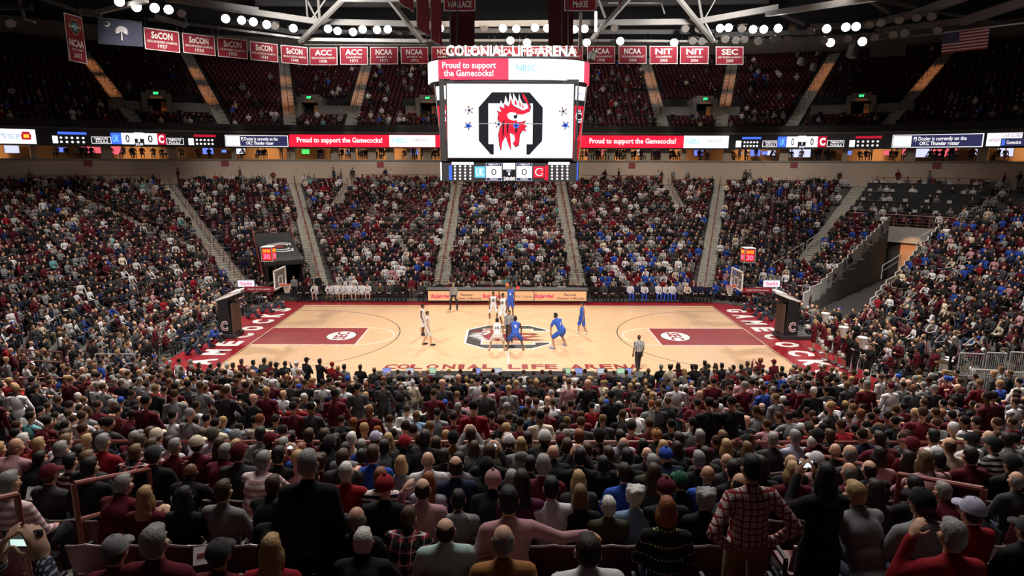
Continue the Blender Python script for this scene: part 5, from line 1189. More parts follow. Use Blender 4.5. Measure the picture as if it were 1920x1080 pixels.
aisle_rail(-4.54, (137, 907), (279, 880), 'maroon looped handrail behind the man in the dark red sweater')
aisle_rail(-4.54, (344, 868), (423, 845), 'shorter maroon handrail beside the grey-haired person in maroon')
aisle_rail(-4.54, (-60, 948), (31, 927), 'maroon handrail cut off at the left edge')
aisle_rail(4.75, (1687, 889), (1846, 917), 'long maroon handrail in front of the grey hooded sweatshirt')
aisle_rail(4.75, (1528, 852), (1620, 871), 'maroon handrail running behind the black-coated standing person')
aisle_rail(4.75, (1452, 836), (1500, 846), 'short maroon handrail near the pink striped hood')
aisle_rail(-3.25, (514, 829), (541, 817), 'small maroon stair rail beside the standing maroon hoodie')
aisle_rail(3.85, (1373, 827), (1413, 816), 'small maroon stair rail by the jersey numbered one')
for i, (px, py) in enumerate(((652, 768), (1283, 790))):
    p = at_y(px, py, -21.5); pipe_rail([p, p+V((.0, 1.1, -.34))], ('left' if i == 0 else 'right')+' maroon stair rail in the pale aisle of the standing section')
for i, (x0, y0, x1, y1, lab) in enumerate(((150, 655, 252, 668, 'long rail in the lower left stand near the standing fans'), (165, 708, 520//4+0, 716, 'rail in the lower left stand below the blue shirts'), (325, 598, 370, 604, 'white rail near the left baseline photographers'), (178, 664, 252, 664, 'pale rail at the end of the left floor seats'))):
    pass
for k, (pa, pb, Y0, lab, mt) in enumerate((((178, 664), (252, 664), -9.5, 'pale rail loop above the black floor chairs at left', LSTEEL), ((325, 598), (369, 600), 2.6, 'pale rail loop beside the left baseline', LSTEEL), ((32, 655), (115, 660), -12.5, 'maroon rail among the seated fans at left', RAILM), ((40, 709), (128, 709), -15.5, 'lower maroon rail among the seated fans at left', RAILM), ((228, 577), (285, 594), 3.5, 'maroon rail in the end stand above the white programmes', RAILM), ((60, 540), (120, 562), 4.5, 'maroon rail high in the left end stand', RAILM), ((8, 505), (42, 522), 5.0, 'maroon rail at the far left of the end stand', RAILM))):
    pipe_rail([at_y(*pa, Y0), at_y(*pb, Y0)], lab, mt)
WR = mat('rail_white', (.6, .59, .57), .4)
for k, (x, y, ux) in enumerate(((1445, 497, 24), (1477, 474, 30), (1513, 452, 30), (1555, 424, 20), (1655, 498, 34), (1720, 447, 30), (1796, 410, 36), (1842, 385, 20), (1870, 365, 22))):
    d = raydir(x, y); R_ = [12, 16, 20, 24, 13, 18, 22, 26, 29][k]; best = None
    for t in [20+.25*i for i in range(240)]:
        q = CPOS+d*t; rr = math.hypot(max(abs(q.x)-cc(R0), 0), q.y) if q.x > 0 else 1e9
        j = row_at(q.x, q.y); e = abs(q.z-(zrow(j)+.95))
        if best is None or e < best[0]: best = (e, q)
    q = best[1]; p2 = raydir(x+ux, y-ux*.62); sc_ = (q-CPOS).length*1.035; B = CPOS+p2*sc_
    pipe_rail([q, B], ('first', 'second', 'third', 'fourth', 'fifth', 'sixth', 'seventh', 'eighth', 'ninth')[k]+' pale sloping stair rail counted from the right hoop outward', WR)
for i, (x0, x1, y) in enumerate(((1800, 1846, 662), (1852, 1888, 661), (1896, 1930, 660), (1830, 1872, 693), (1880, 1920, 697))):
    A, B = at_y(x0, y, -13.5-2.2*(i > 2)), at_y(x1, y+2, -13.5-2.2*(i > 2)); o = empty('balustrade', (0, 0, 0), 0, ('first', 'second', 'third', 'fourth', 'fifth')[i]+' pale barred barrier by the drum kit at right, counted from the mascot walkway', 'balustrade')
    m = MB(); m.path([A-V((0, 0, 1)), A, B, B-V((0, 0, 1))], .03); m.tube(A-V((0, 0, .85)), B-V((0, 0, .85)), .02); m.build('frame', WR, o); m = MB()
    for k in range(1, 9): q = A+(B-A)*k/9; m.tube(q, q-V((0, 0, .85)), .014, n=5)
    m.build('bars', WR, o)
# concourse chairs against the far wall
CHM = mat('seat_maroon', (.115, .010, .018), .45, var=.15); CHE = mat('seat_edge_highlight', (.32, .27, .26), .35)
def simple_chair():
    o = empty('stacking_chair', (0, 0, 0)); MB().box((0, .0, .45), (.46, .44, .06)).build('seat', CHM, o); MB().box((0, .21, .75), (.46, .05, .42)).build('backrest', CHM, o)
    for x in (-.2, .2):
        for y in (-.18, .2): MB().tube((x, y, 0), (x, y, .45 if y < 0 else .75), .014, n=6).build('leg', DARK, o)
    return o
pc = simple_chair(); fi = True
CI = (65, 77, 115, 133, 146, 160, 690, 703, 715, 727, 740, 748, 762, 781, 808, 817, 1116, 1150, 1161, 1178, 1184, 1196, 1209, 1223, 1748, 1821, 1836)
for px in CI:
    R = rrow(30)+.35; x, y, nx, ny = stad(R, CW, curve_pt(R, CW, zrow(30), px)[1]); o = pc if fi else copy_tree(pc); fi = False
    o.location = (x, y, zrow(30)); o.rotation_euler = (0, 0, math.atan2(ny, nx)-PI/2); tag(o, ordw(CI.index(px)+1)+' maroon stacking chair from the left along the beige concourse wall', 'chair', 'chairs along the concourse wall')
# drum kit at the right
dk = at_z(1782, 742, .3); o = empty('drum_kit', dk, .4, 'drum kit with brass cymbals on the walkway at lower right', 'drum kit')
DR_ = mat('drum_shell', (.02, .02, .025), .3); HEAD = mat('drum_head', (.55, .5, .42), .5); BRASS = mat('brass', (.65, .45, .18), .25, metal=1)
for x, y, z, r_, h in ((0, 0, .32, .3, .45), (-.45, .1, .55, .2, .25), (.45, .1, .5, .22, .35), (-.15, .35, .85, .16, .2), (.2, .35, .85, .17, .2)):
    MB().tube((x, y, z-h/2), (x, y, z+h/2), r_, n=18).build('drum', DR_, o); MB().tube((x, y, z+h/2), (x, y, z+h/2+.015), r_*1.03, n=18).build('drum_head', HEAD, o); MB().tube((x, y, 0), (x, y, z-h/2+.05), .02).build('stand', LSTEEL, o)
for x, y, z in ((-.55, -.2, 1.15), (.55, -.1, 1.2), (.1, .6, 1.3)):
    MB().ell((x, y, z), (.27, .27, .025), 18, 6).build('cymbal', BRASS, o); MB().tube((x, y, 0), (x, y, z), .014).build('stand', LSTEEL, o)

# ------------------------------------------------------------------ people: colours and ready-made meshes
TOP = {'K': ((.012, .012, .013), 'black'), 'D': ((.045, .045, .048), 'dark grey'), 'G': ((.19, .19, .195), 'grey'), 'W': ((.60, .58, .60), 'white'), 'M': ((.095, .008, .016), 'maroon'), 'R': ((.24, .010, .016), 'red'),
       'N': ((.014, .018, .05), 'navy'), 'U': ((.025, .07, .36), 'blue'), 'T': ((.17, .40, .42), 'teal'), 'P': ((.42, .22, .24), 'pink'), 'V': ((.42, .40, .52), 'lavender'), 'B': ((.30, .13, .045), 'brown'),
       'O': ((.065, .06, .04), 'olive'), 'C': ((.62, .52, .40), 'cream'), 'L': ((.36, .62, .06), 'lime green'), 'Q': ((.35, .47, .45), 'pale teal'), 'I': ((.10, .02, .06), 'purple'), 'F': ((.02, .09, .05), 'green'), 'J': ((.16, .25, .38), 'denim blue')}
HAIRC = {'k': ((.008, .007, .007), 'black'), 'd': ((.020, .012, .008), 'dark brown'), 'b': ((.055, .028, .014), 'brown'), 'l': ((.15, .085, .04), 'light brown'), 'y': ((.38, .24, .11), 'blonde'), 'g': ((.24, .23, .22), 'grey'), 'w': ((.55, .53, .50), 'white'), 'r': ((.20, .06, .02), 'ginger')}
SKINS = [(.62, .36, .25), (.66, .40, .29), (.55, .30, .20), (.18, .085, .045), (.30, .15, .08)]
_c = {}
def once(key, fn):
    if key not in _c: _c[key] = fn()
    return _c[key]
def M_body(pose, lod=0): return once(('b', pose, lod), lambda: body_mesh('body', skel(pose), {2: 9000, 0: 3800, 1: 2200}[lod], {2: .0075, 0: .0115, 1: .014}[lod]))
def M_shirt(pose, kind): return once(('s', pose, kind), lambda: shirt_mesh('shirt', skel(pose), 1100, kind))
def M_legs(pose, kind): return once(('l', pose, kind), lambda: legs_mesh('trousers', skel(pose), 800, kind))
def M_hair(k): return once(('h', k), lambda: hair_mesh(k))
def shoe_one(J, s):
    m = MB(); a, t = J['ank', s], J['toe', s]; d = (t-a); zf = t.z+.012; d.z = 0; q = d.to_track_quat('Y', 'Z').to_matrix()
    m.ell(V((a.x, a.y, zf))+d*.5, (.055, .165, .052), 10, 6, q); return m.mesh('shoe', True)
def skel(pose):
    def mk():
        if pose in ('crouch', 'walk', 'jump', 'tip', 'sit_floor', 'sit_knees'):
            J = skeleton('stand' if pose in ('crouch', 'walk') else ('stand_oneup' if pose in ('jump', 'tip') else 'sit_lean'))
        else: return skeleton(pose)
        if pose == 'crouch':
            J['pel'] = V((0, -.16, .74)); J['chest'] = V((0, .06, 1.04)); J['neck'] = V((0, .17, 1.19)); J['head'] = V((0, .25, 1.33))
            for s in (-1, 1):
                J['hip', s] = V((s*.11, -.15, .71)); J['knee', s] = V((s*.26, .12, .45)); J['ank', s] = V((s*.34, -.06, .09)); J['toe', s] = V((s*.38, .11, .035))
                J['sh', s] = V((s*.19, .15, 1.13)); J['el', s] = V((s*.27, .22, .88)); J['wr', s] = V((s*.25, .24, .62)); J['fd', s] = V((0, .2, -1)).normalized()
        if pose == 'walk':
            J['knee', 1] = V((.11, .14, .50)); J['ank', 1] = V((.11, .16, .09)); J['toe', 1] = V((.12, .33, .035)); J['knee', -1] = V((-.11, -.04, .49)); J['ank', -1] = V((-.11, -.22, .11)); J['toe', -1] = V((-.12, -.06, .035))
        if pose in ('jump', 'tip'):
            J['el', 1] = J['sh', 1]+V((.0, .10, .26)); J['wr', 1] = J['sh', 1]+V((-.02, .20, .50)); J['fd', 1] = V((0, .3, 1)).normalized()
            for s in (-1, 1): J['knee', s] += V((0, .10 if s > 0 else -.02, .0)); J['ank', s] += V((0, -.12, .02)); J['toe', s] += V((0, -.16, -.05))
        if pose == 'sit_floor':
            dz = V((0, 0, -.40))
            for k in list(J):
                if k == 'hrot' or (isinstance(k, tuple) and k[0] in ('knee', 'ank', 'toe', 'fd')): continue
                J[k] = J[k]+dz
            for s in (-1, 1): J['knee', s] = V((s*.16, .38, .50)); J['ank', s] = V((s*.12, .58, .10)); J['toe', s] = V((s*.14, .74, .05)); J['el', s] = J['sh', s]+V((s*.08, .16, -.2)); J['wr', s] = J['sh', s]+V((-s*.04, .34, -.12))
        return J
    return once(('k', pose), mk)
PEOPLE = []
def person(loc, rz, pose, skin, hair, top, kind='long', cloth=None, legs=(.03, .03, .035), legkind='long', sc=1.0, wide=1.0, cap=None, beanie=None, shoes=None, eyes=False, lod=0, mirror=False, trim=None):
    """hair = (style, colour) or None; top = colour"""
    J = skel(pose)
    o = mesh_obj('person', M_body(pose, lod), SKIN); o.color = (*skin, 1); o.location = loc; o.rotation_euler = (0, 0, rz); o.scale = (-sc*wide if mirror else sc*wide, sc*wide, sc)
    def part(nm, me, mtl, col, at=None):
        c = mesh_obj(nm, me, None, o)
        if not me.materials: me.materials.append(mtl)
        c.material_slots[0].link = 'OBJECT'; c.material_slots[0].material = mtl; c.color = (*col, 1)
        if at is not None: c.location = at
        return c
    part('jersey' if kind == 'tank' else ('coat' if kind == 'coat' else 'shirt'), M_shirt(pose, kind), cloth or CLOTH, top)
    part('shorts' if legkind == 'shorts' else 'trousers', M_legs(pose, legkind), CLOTH, legs)
    h = J['head']
    if hair: part('hair', M_hair(hair[0]), HAIR, hair[1], h)
    if cap: part('cap', once('cap', cap_hat), CLOTH, cap, h)
    if beanie: part('knit_hat', once('beanie', beanie_hat), CLOTH, beanie, h)
    if eyes:
        for s in (-1, 1): part('eye', once('eye', lambda: MB().ell((0, 0, 0), (.012, .010, .008), 8, 6).mesh('eye', True)), HAIR, (.015, .012, .01), h+V((s*.031, .071, .000)))
        part('mouth', once('mouth', lambda: MB().ell((0, 0, 0), (.022, .008, .005), 8, 4).mesh('mouth', True)), SKIN, (.30, .10, .09), h+V((0, .085, -.060)))
    if shoes:
        for s in (-1, 1): part('shoe', once(('shoe', pose, s), lambda: shoe_one(J, s)), CLOTH, shoes)
    PM[o.name] = Matrix.Translation(loc)@Matrix.Rotation(rz, 4, 'Z')@Matrix.Diagonal((o.scale[0], o.scale[1], o.scale[2], 1))
    return o
def back_text(o, s, mtl, z=1.27, w_=.2, h=.22, y=-.165, front=False):
    Mx = PM[o.name]; c = Mx@V((0, -y if front else y, z)); r_ = (Mx.to_3x3()@V((-1 if front else 1, 0, 0))); text(s, mtl, c, r_, (0, 0, 1), o, w_, h, .03, name='number')

# ------------------------------------------------------------------ the game on the court
WJ, BJ = (.66, .65, .66), (.04, .10, .46); DSK = (.14, .065, .035); TAN = (.36, .19, .11)
NUMK = mat('number_black', (.02, .02, .02), .7); NUMW = mat('number_white', (.7, .7, .7), .7); NUMM = mat('number_maroon', (.2, .01, .03), .7)
def court_person(px, py, h, pose, rz, label, cat='person', **k):
    p = at_z(px, py, .026); o = person((p.x, p.y, .026+h), rz, pose, **k); tag(o, label, cat); return o
SHW = (.6, .6, .6); SHK = (.02, .02, .02)
o = court_person(932, 657, 0, 'crouch', 0, 'player in white jersey ten crouching with back to the camera on the centre mark', skin=TAN, hair=('short', (.01, .01, .01)), top=WJ, kind='tank', legs=WJ, legkind='shorts', sc=1.2, shoes=SHW); back_text(o, '10', NUMK, 1.06, .2, .22, -.13)
o = court_person(966, 656, 0, 'crouch', 0, 'player in blue jersey three with back to the camera beside the white jersey ten', skin=DSK, hair=('short', (.01, .01, .01)), top=BJ, kind='tank', legs=BJ, legkind='shorts', sc=1.25, shoes=(.4, .3, .15)); back_text(o, '3', NUMW, 1.06, .14, .24, -.13)
o = court_person(957, 606, .5, 'jump', PI*.96, 'player in blue jersey leaping with one arm up for the ball', skin=DSK, hair=('short', (.01, .01, .01)), top=BJ, kind='tank', legs=BJ, legkind='shorts', sc=1.12, shoes=SHK, eyes=True); back_text(o, '4', NUMW, 1.27, .12, .2, -.165, True)
o = court_person(943, 620, .35, 'tip', PI*.9, 'player in white jersey jumping beside the leaping blue player', skin=DSK, hair=('short', (.01, .01, .01)), top=WJ, kind='tank', legs=WJ, legkind='shorts', sc=1.12, shoes=SHW, mirror=False, eyes=True); back_text(o, '14', NUMK, 1.27, .18, .2, -.165, True)
o = court_person(925, 601, 0, 'stand_wide', PI*1.02, 'player in white jersey standing wide and facing the camera behind the centre mark', skin=DSK, hair=('short', (.01, .01, .01)), top=WJ, kind='tank', legs=WJ, legkind='shorts', sc=1.08, shoes=SHW, eyes=True); back_text(o, '25', NUMK, 1.27, .18, .2, -.165, True)
o = court_person(955, 640, 0, 'stand', PI, 'official in grey shirt half hidden behind the blue jersey three', skin=TAN, hair=('short', (.012, .01, .01)), top=(.4, .4, .4), cloth=REFEREE, sc=1.03, shoes=SHK, eyes=True)
o = court_person(793, 628, 0, 'stand', -PI*.55, 'far one of two white players standing sideways left of centre', skin=DSK, hair=('short', (.01, .01, .01)), top=WJ, kind='tank', legs=WJ, legkind='shorts', sc=1.06, shoes=SHK, eyes=True)
o = court_person(802, 647, 0, 'walk', -PI*.45, 'near one of two white players standing sideways left of centre', skin=(.5, .28, .18), hair=('short', (.02, .012, .01)), top=WJ, kind='tank', legs=WJ, legkind='shorts', sc=1.1, shoes=SHK, eyes=True); back_text(o, '5', NUMK, 1.27, .12, .2)
o = court_person(1048, 651, 0, 'crouch', PI*.22, 'player in blue jersey striding with bent knees right of centre', skin=TAN, hair=('short', (.012, .01, .008)), top=BJ, kind='tee', legs=BJ, legkind='shorts', sc=1.3, shoes=(.3, .35, .6), eyes=True); back_text(o, '12', NUMW, 1.06, .2, .22, -.14)
o = court_person(1091, 626, 0, 'walk', PI*.62, 'player in blue jersey standing upright at far right with white shoes', skin=TAN, hair=('short', (.012, .01, .008)), top=BJ, kind='tank', legs=BJ, legkind='shorts', sc=1.08, shoes=SHW, eyes=True)
o = court_person(851, 580, 0, 'stand_wide', PI*.95, 'official in striped shirt facing the camera before the courtside table', skin=(.6, .36, .26), hair=('short', (.25, .24, .23)), top=(.5, .5, .5), cloth=REFEREE, sc=1.06, shoes=SHK, eyes=True)
o = court_person(1196, 697, 0, 'walk', PI*.08, 'official in striped shirt with back to the camera by the near sideline', skin=DSK, hair=('bald', (.02, .012, .01)), top=(.55, .55, .56), kind='tee', cloth=REFEREE, sc=1.06, shoes=SHK)
# the far benches
bp = simple_chair(); bfirst = True; nb = 0
def bench(px, pose, top, hair, skin, label, kind='long', legs=(.02, .02, .022), legkind='long', y=9.75, sc=1.0):
    global bfirst, bp
    X = at_y(px, 556, y).x; o = person((X, y, .03), PI+random.uniform(-.15, .15), pose, skin, hair, top, kind, legs=legs, legkind=legkind, sc=sc, shoes=SHK if pose.startswith('sit') else None, eyes=True, lod=1); tag(o, label, 'person')
    if pose.startswith('sit'):
        c = bp if bfirst else copy_tree(bp); bfirst = False; c.location = (X, y+.05, .025); c.rotation_euler = (0, 0, 0); tag(c, 'black chair under the '+label.split(' on the ')[1].split(' bench')[0]+' bench person, '+label.split(', ')[-1], 'chair', 'bench chairs on the far sideline')
SK1, SK3 = SKINS[0], SKINS[3]; HK, HB, HG = ('short', (.01, .009, .008)), ('short', (.05, .027, .015)), ('short', (.25, .24, .23))
ORD = ['first', 'second', 'third', 'fourth', 'fifth', 'sixth', 'seventh', 'eighth', 'ninth', 'tenth', 'eleventh', 'twelfth', 'thirteenth', 'fourteenth', 'fifteenth', 'sixteenth', 'seventeenth', 'eighteenth', 'nineteenth', 'twentieth', 'twenty-first', 'twenty-second', 'twenty-third', 'twenty-fourth', 'twenty-fifth']
Lb = [(565, 'sit_lap', 'K', HB, SK1), (581, 'sit_lap', 'K', HB, SK1), (594, 'sit_lean', 'W', HB, SK1), (608, 'sit_lap', 'K', HK, SK3), (620, 'sit_lean', 'W', HK, SK3), (631, 'sit_lap', 'W', HK, SK3), (643, 'sit_lean', 'W', HB, SK1), (654, 'sit_lap', 'W', HK, SK3), (666, 'sit_lean', 'W', HB, SK1), (679, 'sit_lap', 'W', HK, SK3), (691, 'sit_lean', 'W', HB, SK1), (703, 'sit_lap', 'D', HK, SK3), (716, 'sit_lean', 'O', ('bald', (.2, .18, .16)), SK1), (731, 'sit_lap', 'D', HB, SK1), (744, 'sit_lap', 'K', HK, SK3), (757, 'sit_lean', 'K', HB, SK1), (790, 'sit_lap', 'D', HG, SK1)]
for i, (px, po, t, h, sk) in enumerate(Lb):
    ath = t == 'W'; bench(px, po, TOP[t][0], h, sk, 'person on the left bench in %s, %s along from the hoop' % ('white warm-up top' if ath else TOP[t][1]+' clothes', ORD[i]), legs=(.55, .54, .55) if ath else (.02, .02, .022), legkind='shorts' if ath else 'long')
Rb = [(1116, 'K', HG, SK1), (1131, 'D', HB, SK1), (1148, 'K', HB, SK1), (1164, 'K', HK, SK3), (1181, 'W', HK, SK3), (1194, 'N', HB, SK1), (1206, 'W', HK, SK3), (1221, 'D', HK, SK3), (1233, 'W', HB, SK1), (1246, 'W', HB, SK1), (1259, 'W', HB, SK1), (1273, 'G', HG, SK1), (1286, 'C', ('bald', (.2, .18, .16)), SK1), (1299, 'N', HB, SK1), (1312, 'N', HB, SK1), (1326, 'N', HB, SK1), (1352, 'D', HB, SK1)]
for i, (px, t, h, sk) in enumerate(Rb):
    ath = t == 'W'; bench(px, 'sit_lean' if i % 3 == 0 else 'sit_lap', TOP[t][0], h, sk, 'person on the right bench in %s, %s along from the table' % ('white warm-up top' if ath else TOP[t][1]+' clothes', ORD[i]), legs=(.03, .09, .5) if ath else (.02, .02, .022))
bench(772, 'stand', TOP['M'][0], HB, SK1, 'person in maroon standing at the end of the left bench', legs=(.1, .08, .07)); bench(598, 'stand', TOP['K'][0], HB, SK1, 'person in black standing behind the left bench near the hoop', y=10.6); bench(553, 'stand', TOP['G'][0], HB, SK1, 'person in a grey suit standing beside the left hoop', y=10.0)
# photographers on the floor behind the baselines
for i, (px, py, t) in enumerate(((425, 622, 'K'), (396, 640, 'U'), (375, 652, 'D'), (352, 664, 'K'), (465, 596, 'D'), (492, 586, 'D'), (515, 578, 'O'), (1412, 582, 'M'), (1432, 592, 'K'), (1446, 601, 'D'))):
    p = at_z(px, py, .03); rz = -PI/2 if px < 960 else PI/2
    o = person((p.x, p.y, .03), rz+random.uniform(-.2, .2), 'sit_floor', SK1, HB if i % 2 else HK, TOP[t][0], legs=(.05, .07, .12), eyes=True, lod=1, shoes=SHK)
    tag(o, 'photographer in %s on the floor by the %s baseline, %s from the far corner' % (TOP[t][1], 'left' if px < 960 else 'right', {0: 'fourth', 1: 'fifth', 2: 'sixth', 3: 'last', 4: 'third', 5: 'second', 6: 'first', 7: 'first', 8: 'second', 9: 'third'}[i]), 'person')
# cheerleaders and band on the right apron
POM = mat('pompom_white', (.68, .66, .62), .8)
def pompom_mesh():
    m = MB(); r_ = random.Random(4)
    for i in range(60):
        d = V((r_.uniform(-1, 1), r_.uniform(-1, 1), r_.uniform(-1, 1))).normalized(); s = d.orthogonal().normalized()*.02; m.add([s, -s, d*.19], [(0, 1, 2)]); m.add([d.cross(s), -d.cross(s), d*.17], [(0, 1, 2)])
    m.ell((0, 0, 0), (.1, .1, .1), 8, 6); return m.mesh('pompom')
CH = [(1524, 657, 'M', 'y', 'stand_clap'), (1541, 662, 'M', 'b', 'stand'), (1549, 676, 'M', 'y', 'stand'), (1567, 681, 'M', 'd', 'stand_clap'), (1580, 689, 'M', 'y', 'stand'), (1642, 683, 'K', 'd', 'stand_cross'), (1663, 684, 'K', 'y', 'stand'), (1676, 688, 'K', 'd', 'stand')]
for i, (px, py, t, hc, po) in enumerate(CH):
    p = at_z(px, py, .03); o = person((p.x, p.y, .03), PI*.45, po, SK1, ('pony' if i % 2 else 'long', HAIRC[hc][0]), TOP[t][0], 'tank' if t == 'K' else 'long', legs=TOP[t][0], legkind='shorts', sc=.98, shoes=SHW, eyes=True, lod=1)
    tag(o, '%s-haired cheerleader in %s, %s from the hoop along the right apron' % (HAIRC[hc][1], TOP[t][1], ORD[i]), 'person')
    if t == 'M':
        J = skel(po); pm_ = PM[o.name]
        for s in (-1, 1):
            q = mesh_obj('pompom', once('pom', pompom_mesh), POM); q.location = pm_@(J['wr', s]+J['fd', s]*.14); tag(q, 'white pompom in the %s hand of the %s cheerleader from the hoop' % ('near' if s > 0 else 'far', ORD[i]), 'pompom', 'pompoms of the %s cheerleader' % ORD[i])
for i, (px, py, po) in enumerate(((1602, 700, 'stand_cross'), (1626, 716, 'stand_phone'), (1590, 692, 'stand_phone'), (1556, 660, 'stand_phone'))):
    p = at_z(px, py, .03); o = person((p.x, p.y, .03), PI*.5, po, SK1, HB, TOP['K'][0], 'long', legs=(.02, .02, .02), sc=1.05, shoes=SHW, eyes=True, lod=1); tag(o, ('person in black and white band uniform with arms folded by the cheerleaders', 'person in black uniform raising a white megaphone nearest the camera', 'person in black uniform raising a white megaphone among the cheerleaders', 'person in black uniform raising a white megaphone nearest the right hoop')[i], 'person')
    Mx = PM[o.name]
    for s in (-1, 1): MB().box((s*.178, .0, .5), (.012, .045, .72)).build('side_stripe', WHITE, o)
    if po == 'stand_phone':
        q = empty('megaphone', Mx@V((0, .42, 1.66)), 0, ('', 'white megaphone raised by the band person nearest the camera', 'white megaphone raised among the cheerleaders', 'white megaphone raised nearest the right hoop')[i], 'megaphone'); MB().tube((0, 0, -.12), (0, 0, .38), .07, .21, 18).build('horn', POM, q); MB().tube((0, 0, .38), (0, 0, .41), .22, .22, 18).build('rim', WHITE, q)
for px, py, t, hc, lab in ((1712, 722, 'M', 'k', 'person in maroon top and black trousers walking behind the right apron'), (1742, 726, 'M', 'd', 'taller person in maroon top beside the walkway at right'), (1815, 752, 'W', 'd', 'person in white polo sitting by the drum kit'), (1868, 757, 'W', 'd', 'person in white polo at the right edge beyond the drum kit')):
    p = at_z(px, py, .1); o = person((p.x, p.y, .1), PI*.4, 'stand', SKINS[4], ('short', HAIRC[hc][0]), TOP[t][0], 'tee' if t == 'W' else 'long', sc=1.02, shoes=SHK, eyes=True, lod=1); tag(o, lab, 'person')
# the standing row along the near sideline, in silhouette against the court
NEARROW = """357,680,g,G|372,685,d,K|395,686,b,K|410,683,k,D|425,688,w,W|436,686,d,M|452,677,b,M|463,692,cM,K|474,679,k,D|495,679,b,D|507,682,b,M|517,683,cK,K|534,682,d,K|555,684,nW,W|578,671,cK,K|599,679,k,K|622,684,nR,R|633,693,y,M|645,690,d,G|675,687,b,K|701,693,9,D|714,708,b,D|1216,697,9,D|1240,688,g,K|1257,691,dC,C|1272,684,dL,M|1284,699,yL,G|1299,687,kC,K|1305,691,k,K|1322,683,d,O|1329,686,nD,K|1342,687,bL,W|1354,688,k,K|1370,692,y,D|1376,688,k,G|1390,690,d,M|1402,682,b,D|1426,678,rC,M|1430,695,k,G|1452,678,cM,M|1467,692,k,K|1492,689,k,W|1517,688,b,G|1541,686,cW,K|1570,694,0,G"""
